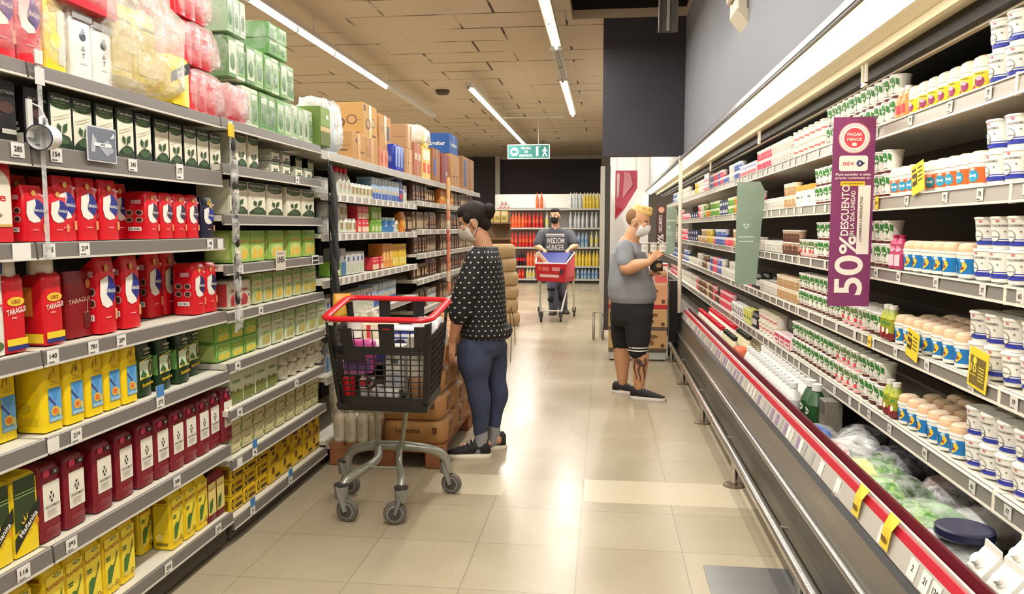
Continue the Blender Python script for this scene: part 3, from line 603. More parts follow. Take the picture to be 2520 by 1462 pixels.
kind('morning_pack', 'tea_pack', 'pack', brick(.104, .24, .1, (236, 204, 16), [('p', [(.04, .3), (.04, .97), (.86, .97), (.86, .6), (.5, .4)], (40, 58, 22)), ('r', .1, .86, .78, .79, (150, 180, 110)), ('r', .06, .86, .74, .75, (150, 180, 110))]+SUN+[('p', [(0, .06), (0, .24), (1, .66), (1, .48)], (26, 30, 22)), ('t', 'Mañanita', .52, .37, .075, WHITE, .84, 38), ('t', 'e', .86, .36, .07, (214, 130, 20))]), 0)
PD = [('r', .06, .94, .12, .9, (238, 214, 60)), ('e', .62, .86, .2, .026, (40, 84, 44)), ('e', .62, .86, .15, .016, (206, 200, 120)), ('t', 'PLAYADITO', .5, .745, .062, (158, 64, 30), .9, 4), ('r', .12, .4, .58, .605, (46, 92, 48)), ('r', .12, .36, .545, .565, (46, 92, 48)),
      ('p', [(.18, .16), (.2, .4), (.36, .46), (.52, .44), (.56, .36), (.38, .2), (.36, .14)], (66, 112, 52)), ('p', [(.54, .36), (.8, .56), (.82, .64), (.78, .64), (.7, .52), (.52, .42)], (84, 104, 50)), ('e', .28, .15, .15, .035, (224, 196, 90)), ('e', .74, .14, .1, .04, (140, 100, 30)), ('e', .74, .14, .06, .024, (216, 190, 40))]
kind('plain_yellow_pack', 'tea_pack', 'pack', bag(.088, .225, .085, (236, 200, 12), PD, [('r', .2, .8, .84, .9, (150, 100, 20)), ('r', .16, .84, .3, .8, (224, 196, 40)), ('e', .4, .22, .2, .07, (240, 220, 120)), ('r', .2, .8, .07, .12, (130, 110, 30))], top=.93, rough=.38), 0)
kind('wine_pack', 'tea_pack', 'pack', bag(.085, .2, .08, (110, 24, 26), [('r', .12, .9, .14, .84, (226, 208, 120)), ('t', 'PLAYADITO', .5, .7, .06, (150, 60, 30), .7), ('p', [(.2, .2), (.24, .42), (.6, .5), (.56, .3), (.4, .18)], (66, 104, 48))]), 0)
BAYS = [.93, 2.1, 3.24, 4.44, 5.58, 6.78, 7.952, 9.102, 10.3]
def lrow(key, pxs, z, base, row, dep=0, group=None, jit=.004):
    last = -9
    for px in pxs:
        r_ = rnd.uniform(-1, 1)
        y = yl(px, z+.1, LX-.025-dep); o = shelf_l(key, y, z, base, row, dep+abs(r_)*jit, rz=r_*.012, group=group)
        hw = max((abs(c[0]) for m in ([o]+list(o.children)) if m.type == 'MESH' for c in m.bound_box), default=0)+.0015; y = max(y, last+hw)
        for a, b in zip(BAYS[:-1], BAYS[1:]):
            if a < y < b: o.location.y = max(a+hw, min(b-hw, y))
        last = o.location.y+hw+.001
# second shelf
lrow('tea_box', [150, 205, 258, 308, 354], 1.698, 'green and white herb box with leaves', 'on the second shelf', .01, 'green and white herb boxes')
lrow('tea_box', [397, 433.5, 466, 495, 524], 1.698, 'green and white herb box set back with leaves', 'on the second shelf', .03, 'green and white herb boxes')
lrow('dark_box', [92], 1.698, 'black herb box behind the hanging mug', '', .02); lrow('dark_box', [22], 1.698, 'black herb box with brown oval at the left edge', '', .01)
# third shelf
lrow('elite_pack', [-18], 1.409, 'red pack with cream label at the left edge', '', .005)
lrow('red_s', [75, 120], 1.409, 'low red tea pack with blue badge', 'on the third shelf', .01, 'red tea packs')
lrow('red_m', [166, 214, 264], 1.409, 'taller red tea pack with blue badge', 'on the third shelf', .01, 'red tea packs')
lrow('red_m', [300], 1.409, 'red tea pack pushed back in the shade, third shelf', '', .1)
lrow('red_b', [379, 414, 446, 478], 1.409, 'square red tea pack in tight block', 'on the third shelf', .01, 'red tea packs')
lrow('red_m', [50, 93], 1.409, 'red tea pack in the back row', 'of the third shelf', .12, 'red tea packs')
lrow('navy_pack', [519], 1.409, 'navy tea pack with blue and white badge', '', .015)
# fourth shelf
lrow('union_pack', [-34], 1.087, 'white tea pack with red lettering and green leaves', '', .01)
lrow('capped_pack', [66, 136], 1.087, 'red and yellow tea pack with white cap', 'on the fourth shelf', .015)
lrow('dark_red_pack', [198], 1.087, 'dark red tea pack with pictured drink', '', .045)
lrow('red_l', [267, 328], 1.087, 'tall red tea pack with blue badge', 'on the fourth shelf', .02, 'red tea packs')
lrow('red_l', [385, 415], 1.087, 'shaded tall red pack set far back', 'on the fourth shelf', .13, 'red tea packs')
lrow('red_bl', [494, 534], 1.087, 'square tall red tea pack', 'by the clip strip on the fourth shelf', .01, 'red tea packs')
# fifth shelf
lrow('yellow_pack', [132, 186, 236, 280, 320], .82, 'yellow tea pack with blue picture', 'on the fifth shelf', .01, 'yellow tea packs with blue pictures')
lrow('yellow_pack', [40], .82, 'yellow tea pack with shaded end at the left edge', '', .06)
lrow('green_pack', [360, 407, 452], .82, 'dark green tea pack with white label', 'on the fifth shelf', .02, 'dark green tea packs')
lrow('green_pack', [478], .82, 'dark green tea pack half hidden behind the others', '', .06)
# sixth shelf
lrow('morning_pack', [0, 68], .482, 'yellow tea pack with black diagonal band', 'on the sixth shelf', .01)
lrow('maroon_pack', [128, 189, 257, 313, 363, 403, 438, 471, 498, 521, 543], .482, 'maroon tea pack with white label', 'on the sixth shelf', .012, 'maroon tea packs', .006)
lrow('maroon_small', [352, 388, 424, 456, 486, 514, 542], .482+.167, 'small maroon pack lying on the upright ones', 'of the sixth shelf', .1, 'small maroon packs', .002)
lrow('maroon_low', [352, 388, 424, 456, 486, 514, 542], .482, 'maroon tea pack in the back row', 'of the sixth shelf', .115, 'maroon tea packs', .001)
# bottom shelf
lrow('plain_yellow_pack', [60, 122, 172, 220, 262, 317], .168, 'yellow tea pack with green figure', 'on the bottom shelf', .012, 'yellow tea packs with green figures', .012)
lrow('plain_yellow_pack', [362], .168, 'yellow tea pack pushed back in the gap', '', .1)
lrow('plain_yellow_pack', [437, 469, 499], .168, 'yellow tea pack in the far trio', 'on the bottom shelf', .01, 'yellow tea packs with green figures', .003)
lrow('wine_pack', [522, 547], .168, 'wine-red tea pack with cream label', 'on the bottom shelf', .01)
# wrapped bundles on top of the red-pack unit
def lump(w, h, d, mat, seed, amp=.06, n=14, m=9):
    r = random.Random(seed); g = G(); R = []
    for i in range(m+1):
        t = PI*max(.03, min(.97, i/m)); ring = []
        for j in range(n):
            a = 2*PI*j/n; e = .34; c, s = math.cos(a), math.sin(a); q = 1+amp*r.uniform(-1, 1)
            sx = math.copysign(abs(c)**e, c)*abs(math.sin(t))**.36; sy = math.copysign(abs(s)**e, s)*abs(math.sin(t))**.36
            ring.append((w/2*sx*q, d/2+d/2*sy*q, h/2-h/2*math.copysign(abs(math.cos(t))**.6, math.cos(t))*q))
        R.append(ring)
    g.loft(R, mat); return g
TOP = 1.9335
def bundle(name, label, y, z, packs, wrap, dep=.02, X=LX, rz=0, cat='bundle', group=None):
    t = thing(name, label, cat, (X-dep, y, z), PI/2+rz, group)
    for pn, g in packs: obj(pn, g, t)
    if wrap: obj('wrap', wrap, t)
    return t
def shifted(g, dx, dy, dz=0):
    for i in range(len(g.v)): g.v[i] = g.v[i]+V((dx, dy, dz))
    return g
wf, wfr, wfg = film((235, 235, 235), .7), film((236, 190, 190), .68), film((224, 232, 218), .74)
bundle('tea_bundle', 'shrink-wrapped red bundle with blue and white badges at the left edge', 2.05, TOP, [('pack', shifted(bag(.1, .27, .09, (206, 24, 38), BADGE()), x, .01)) for x in (-.1, .005, .11)], lump(.36, .3, .12, wfr, 1))
bundle('tea_pack_stack', 'yellow tea pack wrapped upright beside the red bundle', 2.265, TOP, [('pack', shifted(bag(.09, .235, .08, (236, 206, 40), [('r', .55, .9, .1, .8, (222, 214, 190)), ('p', [(.1, .9), (.7, .8), (.2, .75)], (190, 150, 20)), ('e', .4, .4, .25, .12, (240, 216, 40))]), 0, .005))], lump(.1, .25, .1, wf, 2))
dr = [('e', .5, .62, .16, .06, (70, 72, 80)), ('p', [(.36, .62), (.64, .7), (.5, .75)], (150, 160, 180)), ('p', [(.4, .42), (.6, .42), (.5, .5)], (150, 150, 150)), ('t', '7', .5, .34, .08, (96, 94, 92)), ('r', .35, .65, .22, .23, (180, 178, 172)), ('r', .02, .98, .86, .96, (150, 150, 146))]
bundle('flour_pack', 'white pack with dark drop and number, left one of two', 2.38, TOP, [('bag', bag(.1, .215, .09, (226, 222, 214), dr))], None)
bundle('flour_pack', 'white pack with dark drop, right one beside the plastic-wrapped bundle', 2.485, TOP, [('bag', bag(.1, .205, .09, (226, 222, 214), dr))], None)
bundle('red_bundle', 'red wrapped bundle lying on top of the white packs', 2.4, TOP+.222, [('pack', shifted(brick(.3, .12, .16, (206, 40, 56)), 0, .0))], lump(.33, .13, .18, wfr, 3), .0)
bundle('plastic_sack', 'big clear crinkled plastic sack of yellow packs', 2.72, TOP, [('pack', shifted(bag(.14, .26, .1, (222, 196, 50), [('r', .1, .9, .74, .78, (150, 120, 40)), ('r', .2, .7, .5, .54, (150, 130, 50)), ('r', .2, .7, .3, .33, (150, 130, 50)), ('r', .1, .9, .1, .7, (206, 180, 60))]), x, .05, .05)) for x in (-.12, .03)], lump(.46, .46, .24, film((240, 236, 226), .55, 9, 1.6), 4, .13), -.02)
bundle('morning_bundle', 'yellow pack with black band leaning out of the plastic sack', 2.93, TOP, [('pack', brick(.14, .19, .11, (236, 204, 30), [('p', [(0, .42), (0, .62), (1, .95), (1, .72)], (26, 30, 22)), ('t', 'Mañ', .55, .7, .1, WHITE, .4, 30)]))], None, .0)
for i, (zz, x, n_, nm) in enumerate([(0, 3.17, .26, 'bottom'), (.185, 3.14, .24, 'middle'), (.365, 3.1, .24, 'topmost')]):
    pk = [('pack', shifted(brick(.075, .17, .14, (214, 40, 54), [('r', .1, .9, .4, .6, (236, 120, 130)), ('r', .2, .8, .7, .8, (240, 200, 200))]), -.11+j*.078, .02)) for j in range(3)]
    bundle('red_bundle', f'{nm} red shrink-wrapped bundle of the stack by the green boxes', x, TOP+zz, pk, lump(.3, .182, .22, film((236, 214, 210), .6), 10+i, .05), .0)
bundle('red_bundle', 'whitish wrapped red bundle overhanging the end of the red-pack unit', 3.43, TOP+.002, [('pack', shifted(brick(.16, .15, .14, (206, 60, 74)), 0, .02))], lump(.2, .17, .2, film((236, 220, 216), .5), 20, .06), -.01)
# ================================================================= the green-tea unit
def tea(w, h, d, c0, c1, acc, txt='', strip=None):
    D = [('r', .04, .96, .03, .97, c0), ('e', .5, .3, .42, .22, c1), ('p', [(.1, .1), (.3, .46), (.5, .3), (.42, .1)], acc), ('p', [(.5, .12), (.62, .42), (.9, .34), (.8, .1)], acc)]
    if strip: D.append(('r', .04, .96, .78, .95, strip))
    if txt: D.append(('t', txt, .5, .66, .1, acc, .72))
    return carton(w, h, d, c0, D, [('r', .1, .9, .1, .9, c1)])
kind('gbox', 'tea_box', 'box', tea(.095, .15, .13, (188, 196, 150), (140, 172, 84), (206, 166, 70), 'té verde', (120, 160, 84)), 0)
kind('gbox_bright', 'tea_box', 'box', tea(.17, .15, .14, (150, 186, 84), (196, 206, 120), (222, 180, 70), 'té verde', (120, 160, 60)), 0)
kind('gbox_low', 'tea_box', 'box', tea(.13, .085, .13, (128, 172, 76), (176, 196, 110), (220, 190, 60), 'té'), 0)
kind('gbox_pale', 'tea_box', 'box', tea(.12, .16, .13, (206, 212, 178), (160, 186, 116), (180, 160, 90), 'hierbas', (160, 190, 120)), 0)
kind('cbox', 'tea_box', 'box', tea(.09, .13, .12, (206, 196, 176), (190, 60, 60), (150, 40, 50), 'frutos'), 0)
kind('cbox2', 'tea_box', 'box', tea(.08, .13, .12, (196, 190, 180), (70, 66, 80), (200, 170, 120), 'mix'), 0)
kind('wbox', 'tea_box', 'box', carton(.125, .15, .12, (206, 210, 180), [('r', .03, .97, .03, .36, (110, 120, 50)), ('p', [(.03, .36), (.2, .46), (.35, .36)], (150, 110, 50)), ('p', [(.4, .36), (.6, .44), (.8, .36)], (110, 130, 60)), ('t', 'Vida', .5, .68, .13, (130, 160, 120), .6)]), 0)
kind('beige_box', 'tea_box', 'box', carton(.105, .078, .12, (196, 188, 136), [('r', .05, .95, .08, .92, (206, 198, 150)), ('t', 'infusión', .5, .6, .16, (160, 126, 90), .6), ('e', .9, .3, .08, .16, (110, 140, 50)), ('r', .1, .7, .2, .24, (170, 150, 100))]), 0)
kind('ybox', 'tea_box', 'box', carton(.12, .072, .12, (222, 182, 20), [('e', .17, .5, .1, .36, (46, 36, 14)), ('e', .17, .5, .05, .2, (222, 182, 20)), ('r', .36, .92, .55, .85, (190, 140, 20)), ('r', .36, .92, .18, .4, (70, 44, 20)), ('t', 'CACHAMATE', .64, .7, .16, (60, 44, 14), .5)], [('r', .1, .9, .2, .8, (150, 96, 24))]), 0)
kind('ybox_tall', 'tea_box', 'box', carton(.135, .2, .12, (206, 166, 24), [('e', .35, .3, .12, .1, (96, 60, 16)), ('e', .7, .6, .14, .1, (110, 74, 18)), ('e', .4, .75, .1, .06, (96, 60, 16)), ('p', [(.1, .5), (.5, .6), (.9, .46), (.5, .5)], (150, 104, 20)), ('r', .1, .5, .86, .93, (70, 50, 16)), ('r', .5, .92, .08, .16, (70, 50, 16))]), 0)
g1 = G(); cr = M((216, 208, 184), .4); g1.rr([(0, .08, .08, .03), (.02, .088, .088, .036), (.05, .088, .088, .04), (.068, .074, .074, .036), (.074, .04, .04, .018)], cr, 0, .045)
g2 = G(); g2.rect(-.03, .03, .02, .045, M((190, 178, 150), .5), .0015); g2.text('té', 0, .033, .014, M((130, 110, 80), .5), .002)
kind('pod', 'tea_tub', 'tub', {'body': g1, 'label_band': g2}, 0)
# top: shrink-wrapped blocks of green cartons
def block(label, y, z, w, h, nx, nz, cols, seed, dep=.03, d=.2, wrap=wfg):
    r = random.Random(seed); pk = []
    for i in range(nx):
        for k in range(nz):
            c = r.choice(cols); W, Hh = w/nx-.004, h/nz-.003
            pk.append(('carton', shifted(carton(W, Hh, d-.02, c, [('r', .08, .92, .1, .9, r.choice(cols)), ('e', .5, .4, .3, .22, (70, 116, 60)), ('r', .15, .85, .72, .86, (206, 214, 190))]), -w/2+(i+.5)*w/nx, .01, k*h/nz)))
    bundle('carton_bundle', label, y, z, pk, lump(w+.02, h+.012, d+.02, wrap, seed, .03, 16, 9), dep, group='wrapped bundles of green cartons')
gc = [(120, 160, 100), (150, 180, 130), (188, 200, 170), (96, 134, 84), (206, 210, 188)]
T2 = 1.9365
for i, (y, w) in enumerate([(3.62, .17), (3.815, .19), (4.015, .19), (4.2, .16), (4.355, .13)]): block('green carton bundle '+['at the near end', 'second from the near end', 'in the middle', 'second from the far end', 'at the far end'][i]+' of the lowest layer', y, T2, w, .19, 2, 1, gc, 30+i)
for i, (y, w) in enumerate([(3.5, .17), (3.69, .19), (3.885, .18), (4.08, .18)]): block('green carton bundle '+['at the near end', 'second from the near end', 'third from the near end', 'at the far end'][i]+' of the middle layer', y, T2+.207, w, .185, 2, 1, gc, 40+i, .035)
block('pale green carton bundle topmost at the near end of the pile', 3.52, T2+.41, .19, .17, 3, 1, [(170, 190, 160), (150, 176, 140), (200, 206, 190)], 50, .04)
block('bright green block of four cartons on top of the far pile', 3.98, T2+.405, .24, .165, 2, 2, [(96, 150, 80), (120, 170, 96)], 51, .04)
block('green carton bundle filling the near gap of the pile', 3.32+.13, T2, .12, .16, 1, 1, [(214, 196, 110), (190, 190, 120)], 52, .05)
shelf_l('gbox_pale', 0, 0, 'x', '').location = (0, 0, 0); REG.pop(); o = KIND['gbox_pale'][4]; bpy.data.objects.remove(o); KIND['gbox_pale'][4] = None
t = bundle('gift_carton', 'olive green carton with pale band at the end of the pile', 4.52, T2+.0, [('carton', carton(.17, .23, .16, (104, 128, 58), [('r', .03, .97, .38, .5, (196, 170, 120)), ('r', .04, .96, .52, .97, (120, 150, 70)), ('r', .6, .8, .72, .82, WHITE), ('r', .03, .97, .02, .36, (98, 104, 40))]))], None, .0, cat='box')
bundle('plastic_bag', 'bulky whitish plastic bag with blue print beside the olive carton', 4.78, T2-.02, [('pack', shifted(brick(.2, .2, .14, (170, 196, 214), [('r', .1, .6, .1, .8, (150, 190, 220))]), 0, .03))], lump(.32, .34, .24, film((226, 226, 220), .28, 9, 1.2), 61, .1), .02, cat='bag')
# second shelf
lrow('tea_box_pale', [592, 624.5], 1.735-.0, 'pale green and white herb box', 'in the green-tea unit', .03)
lrow('tea_box_small', [677, 704, 736], 1.735, 'small green and white box', 'at the bottom of the second shelf', .03); lrow('tea_box_small', [677, 704], 1.735+.0635, 'small green and white box', 'stacked on its like, second shelf', .03)
lrow('tea_box', [735+1, 765], 1.735+.0, 'green and white herb box', 'at the far end of the second shelf', .045 if 0 else .16)
lrow('tea_box_small', [762], 1.735, 'small green and white box by the black straps', '', .03)
lrow('tea_box_big', [588, 630, 678, 724, 765], 1.512, 'wide green and white herb box', 'in the green-tea unit', .02, 'wide herb boxes')
lrow('gbox_bright', [592, 633, 681, 726, 766], 1.288, 'bright green tea box with yellow flowers', 'of its row', .02, 'bright green tea boxes')
lrow('cbox', [577, 592], 1.075, 'tea box with red fruit', 'by the clip strip', .015); lrow('cbox2', [608], 1.075, 'pale tea box with dark picture next to the fruit ones', '', .015)
lrow('gbox', [635, 661, 686, 710, 733, 755, 775], 1.075, 'pale green tea box', 'on the fifth shelf of its unit', .02, 'pale green tea boxes')
lrow('gbox_low', [541, 583, 617], .846, 'low green tea box in the lower layer', '', .03, 'low green tea boxes'); lrow('gbox_low', [541, 583, 617], .846+.0865, 'low green tea box in the upper layer', '', .03, 'low green tea boxes')
lrow('gbox_pale', [655, 685, 715, 744, 768, 788], .846, 'pale herb tea box', 'on the sixth shelf of its unit', .02, 'pale herb tea boxes')
lrow('wbox', [582, 613, 643, 671], .63, 'white and olive tea box', 'of its row', .02)
for k in (0, 1): lrow('pod', [708, 730, 752, 773, 792], .63+k*.0765, f'cream tub in the {"upper" if k else "lower"} layer', 'on the seventh shelf', .02, 'cream tubs')
for k in (0, 1): lrow('beige_box', [582, 611, 639, 666, 692, 716, 739, 761, 782], .4+k*.0795, f'beige tea box in the {"upper" if k else "lower"} layer', 'on the eighth shelf', .02, 'beige tea boxes')
for k in (0, 1, 2): lrow('ybox', [583, 615, 645], .125+k*.0735, f'yellow box with black ring in the {("lowest", "middle", "top")[k]} layer', '', .02, 'yellow boxes with black rings')
lrow('ybox_tall', [676, 705, 733, 759, 782], .125, 'yellow patterned box', 'on the bottom shelf of the green-tea unit', .02, 'yellow patterned boxes')
# ================================================================= shelves further along: bottles, cartons, packs
kind('cleaner', 'bottle', 'bottle', {'body': turned([(.036, 0, WHITE), (.038, .01, (206, 204, 190)), (.038, .1, (206, 204, 190)), (.03, .125, (206, 204, 190)), (.014, .148, (206, 204, 190)), (.014, .152, None)], [('r', .15, .85, .15, .6, (180, 190, 170)), ('e', .5, .4, .2, .12, (196, 80, 60))], .06, .15, 14), 'cap': turned([(.018, .152, RED), (.02, .175, RED), (.01, .19, None)], n=12, R=.038)}, 0)
kind('jar_white', 'jar', 'jar', turned([(.036, 0, (214, 208, 196)), (.038, .01, (214, 208, 196)), (.038, .07, (226, 222, 212)), (.034, .082, (226, 222, 212)), (.034, .095, None)], [('r', .1, .9, .2, .7, (150, 170, 110)), ('e', .5, .45, .25, .2, (180, 60, 50))], .06, .1, 14), 0)
kind('jar_grey', 'jar', 'jar', turned([(.033, 0, (170, 168, 164)), (.034, .08, (120, 118, 116)), (.034, .096, None)], [('r', .2, .8, .2, .6, (206, 200, 190))], .05, .1, 12), 0)
kind('blue_carton', 'carton', 'carton', carton(.075, .165, .12, (164, 190, 214), [('r', .04, .96, .03, .3, (56, 84, 160)), ('e', .5, .42, .3, .1, (222, 180, 120)), ('r', .1, .9, .74, .92, (216, 224, 230))], [('r', .1, .9, .1, .9, (120, 160, 190))]), 0)
kind('blue_sack', 'bag', 'bag', bag(.14, .2, .1, (54, 60, 130), [('e', .5, .25, .3, .12, (190, 40, 60)), ('r', .2, .8, .5, .7, (150, 150, 200))]), 0)
kind('green_carton', 'carton', 'carton', carton(.08, .094, .12, (130, 176, 62), [('r', .1, .9, .1, .5, (196, 206, 150)), ('r', .1, .9, .7, .85, (90, 140, 40))]), 0)
kind('red_carton', 'carton', 'carton', carton(.085, .092, .12, (214, 60, 70), [('r', .05, .95, .05, .45, (226, 200, 170)), ('t', 'LIGHT', .5, .72, .14, WHITE, .6)]), 0)
kind('blue_tub', 'tub', 'tub', {'body': turned([(.07, 0, (70, 130, 180)), (.078, .09, (150, 190, 206)), (.08, .1, None)], [('r', .1, .9, .2, .8, (64, 120, 180)), ('t', 'ligero', .5, .5, .2, WHITE, .5)], .12, .1, 18), 'lid': turned([(.082, .1, (190, 206, 206)), (.08, .115, None)], n=18, R=.08)}, 0)
kind('snack_bag', 'snack_bag', 'bag', bag(.13, .17, .07, (206, 120, 40), [('e', .5, .5, .3, .25, (222, 180, 60)), ('e', .4, .6, .14, .1, (190, 40, 30))]), 0)
kind('coffee_bag', 'coffee_bag', 'bag', bag(.1, .17, .07, (66, 36, 28), [('r', .2, .8, .3, .6, (150, 110, 80)), ('e', .5, .75, .2, .08, (190, 170, 150)), ('r', .3, .7, .1, .2, (200, 190, 170))]), 0)
kind('coffee_jar', 'jar', 'jar', turned([(.035, 0, (60, 40, 34)), (.035, .1, (150, 120, 90)), (.03, .13, None)], [('r', .1, .9, .2, .75, (190, 160, 120))], .06, .12, 12), 0)
kind('coffee_box', 'box', 'box', carton(.1, .16, .1, (110, 84, 60), [('r', .1, .9, .1, .5, (170, 150, 120)), ('e', .5, .75, .3, .12, (60, 40, 30))]), 0)
kind('white_carton', 'carton', 'carton', carton(.09, .15, .12, (206, 206, 200), [('r', .1, .9, .1, .45, (190, 200, 170)), ('r', .3, .7, .6, .8, (80, 90, 160))]), 0)
kind('grey_carton', 'carton', 'carton', carton(.1, .18, .12, (160, 162, 164), [('r', .02, .98, .02, .5, (60, 110, 150)), ('r', .6, .9, .6, .7, (70, 66, 66))]), 0)
kind('yellow_carton', 'carton', 'carton', carton(.085, .18, .12, (226, 186, 40), [('r', .1, .9, .1, .4, (232, 214, 120)), ('r', .1, .9, .75, .9, (206, 150, 30))]), 0)
kind('orange_carton', 'carton', 'carton', carton(.085, .19, .12, (222, 150, 70), [('r', .1, .9, .3, .7, (236, 190, 110))]), 0)
def fill(seq, y0, z, row, dep=.02, gap=.004, X=LX-.025):
    y = y0
    for key, n, w, base in seq:
        if not key: y += w; continue
        for _ in range(n):
            shelf_l(key, y+w/2, z, base, row, dep+rnd.random()*.012, X, rnd.uniform(-.04, .04)); y += w+gap
fill([('cleaner', 3, .078, 'white bottle with red cap'), ('jar_white', 6, .078, 'white jar with printed label'), ], 4.9, 1.665, 'on the second shelf past the straps')
fill([('jar_grey', 3, .07, 'small grey jar')], 4.53, 1.665, 'on the second shelf past the straps')
fill([('blue_carton', 9, .078, 'pale blue carton'), ('blue_sack', 1, .15, 'blue and red bag'), ('white_carton', 1, .095, 'white carton beside the blue bag')], 5.62, 1.665, 'on the second shelf')
fill([('jar_grey', 4, .07, 'grey jar stacked'), ('jar_white', 4, .078, 'white jar with label')], 4.62, 1.42, 'on the third shelf past the straps')
fill([('jar_grey', 4, .07, 'grey jar in the upper layer'), ('jar_white', 2, .078, 'white jar in the upper layer')], 4.62, 1.42+.0975, 'on the third shelf past the straps', .022)
fill([('red_carton', 3, .088, 'red and cream carton')], 5.26, 1.42, 'on the third shelf'); fill([('red_carton', 3, .088, 'red and cream carton in the upper layer')], 5.26, 1.42+.0935, 'on the third shelf', .022)
fill([('green_carton', 3, .083, 'bright green carton')], 5.6, 1.42, 'on the third shelf'); fill([('green_carton', 3, .083, 'bright green carton in the upper layer')], 5.6, 1.42+.0955, 'on the third shelf', .022)
fill([('blue_tub', 2, .168, 'blue tub with pale lid'), ('jar_white', 1, .08, 'white jar beside the blue tubs')], 5.93, 1.42, 'on the third shelf')
fill([('snack_bag', 1, .14, 'orange snack bag'), ('coffee_jar', 3, .075, 'brown jar beside the snack bag')], 6.42, 1.42, 'on the third shelf')
fill([('green_carton', 1, .083, 'green carton at the near end'), ('grey_carton', 1, .105, 'grey and blue carton'), ('white_carton', 4, .095, 'white carton')], 4.8, 1.137, 'on the fourth shelf past the straps')
fill([('red_carton', 3, .088, 'red and cream carton'), ('orange_carton', 3, .088, 'orange carton'), ('yellow_carton', 5, .088, 'yellow carton')], 5.6, 1.137, 'on the fourth shelf')
fill([('white_carton', 10, .095, 'white carton behind the cart rim'), ('blue_carton', 8, .078, 'pale blue carton behind the cart rim')], 4.6, .86, 'on the fifth shelf')
fill([('grey_carton', 8, .105, 'grey and blue carton low behind the cart')], 4.6, .55, '')
for k, (z, s) in enumerate([(1.7, 'second'), (1.44, 'third'), (1.22, 'fourth'), (.985, 'fifth'), (.7, 'sixth')]):
    fill([(('coffee_bag', 'coffee_box', 'coffee_bag', 'coffee_jar', 'coffee_bag')[k], 5, .105, 'brown coffee pack'), (('coffee_jar', 'coffee_bag', 'coffee_box', 'coffee_bag', 'white_carton')[k], 4, .1, 'brown and cream coffee pack')], 6.83, z, f'on the {s} coffee shelf')
    fill([('snack_bag' if k == 0 else 'coffee_box', 5, .135 if k == 0 else .11, 'orange snack bag' if k == 0 else 'brown coffee box'), ('coffee_bag', 5, .105, 'dark coffee bag beyond the snack strip')], 8.0, z, f'on the {s} shelf beyond')
    fill([('coffee_box', 8, .11, 'brown box at the far end')], 9.15, z, f'on the {s} shelf')
# cartons on top of the far units
def cbox(label, y, z, w, h, d, col=(190, 146, 92), D=(), dep=.0, rz=0, flap=False, name='cardboard_box'):
    t = thing(name, label, 'box', (LX-dep, y, z), PI/2+rz)
    obj('carton', carton(w, h, d, M(col, .75, 0, .06, 6), D, [('r', .04, .96, .47, .49, tuple(int(c*.8) for c in col))]+list(D), .004, .8), t)
    g = G(); g.rect(-.03, .03, 0.002, h-.002, M(tuple(min(255, int(c*1.12)) for c in col), .3), .0014); g.X = MX.Rotation(0, 4, 'Z'); g.box(-.03, .03, 0, d, h, h+.0008, M(tuple(min(255, int(c*1.12)) for c in col), .3)); obj('tape', g, t)
    return t
Z3 = 1.9165
ring = [('e', .7, .5, .14, .14, BRN), ('e', .7, .5, .11, .11, (190, 146, 92)), ('e', .35, .42, .17, .16, BRN), ('e', .35, .42, .13, .1, (170, 128, 80)), ('r', .06, .2, .78, .94, BRN), ('r', .6, .9, .1, .14, BRN)]
cbox('low cardboard box at the near end of the far top shelf', 5.22, Z3, .3, .185, .3, (186, 140, 86), [('e', .4, .7, .14, .08, BRN), ('r', .6, .9, .3, .34, BRN)], .02)
cbox('large cardboard box with round brown marks on top', 5.62, Z3+.19, .34, .245, .28, (192, 150, 88), ring, .06)
cbox('low cardboard box under the large marked one', 5.56, Z3, .3, .185, .3, (182, 138, 90), [('r', .1, .5, .3, .6, (170, 120, 80))], .03)
cbox('cardboard box with pale label beside the large marked one', 6.05, Z3+.15, .32, .27, .26, (186, 140, 88), [('r', .62, .86, .3, .72, (60, 52, 48)), ('e', .3, .6, .12, .1, (150, 110, 70))], .07)
cbox('small pinkish cardboard box under the pile', 5.86, Z3, .24, .14, .22, (200, 130, 96), [('r', .2, .8, .3, .7, (180, 70, 70))], .03)
bd = [('r', .08, .22, .15, .9, (150, 170, 210)), ('r', .36, .5, .15, .9, (150, 170, 210)), ('r', .64, .78, .15, .9, (150, 170, 210))]
t = thing('blue_bundle', 'blue wrapped bundle with white stripes on the far top shelf', 'bundle', (LX-.01, 6.25, Z3), PI/2); obj('pack', brick(.3, .21, .2, (36, 56, 170), bd), t); obj('wrap', lump(.31, .22, .22, film((190, 200, 235), .7), 71, .03), t)
cbox('narrow cardboard box beyond the blue bundle', 6.62, Z3, .2, .22, .24, (190, 148, 104), [('r', .2, .8, .4, .46, BRN)], .02)
cbox('upper narrow cardboard box beyond the blue bundle', 6.64, Z3+.2235, .2, .2, .24, (176, 136, 92), [], .03)
cbox('reddish cardboard box in the middle of the far top shelf', 6.95, Z3, .26, .3, .24, (176, 112, 84), [('r', .1, .9, .5, .7, (206, 190, 170))], .03)
t = thing('plastic_sack', 'white plastic sack with yellow goods topping the far boxes', 'bag', (LX-.03, 7.3, Z3+.303), PI/2); obj('pack', brick(.2, .12, .12, (222, 196, 90)), t); obj('wrap', lump(.46, .2, .26, film((236, 232, 224), .3, 9), 72, .1), t)
cbox('yellow and white carton under the white plastic sack', 7.3, Z3, .34, .3, .24, (216, 190, 110), [('r', .1, .9, .2, .5, (222, 70, 60)), ('r', .1, .9, .6, .9, (230, 220, 200))], .03)
cbox('tall brown box before the end of the far top shelf', 7.75, Z3, .34, .33, .26, (150, 100, 66), [('r', .1, .4, .2, .7, (60, 70, 150))], .03)
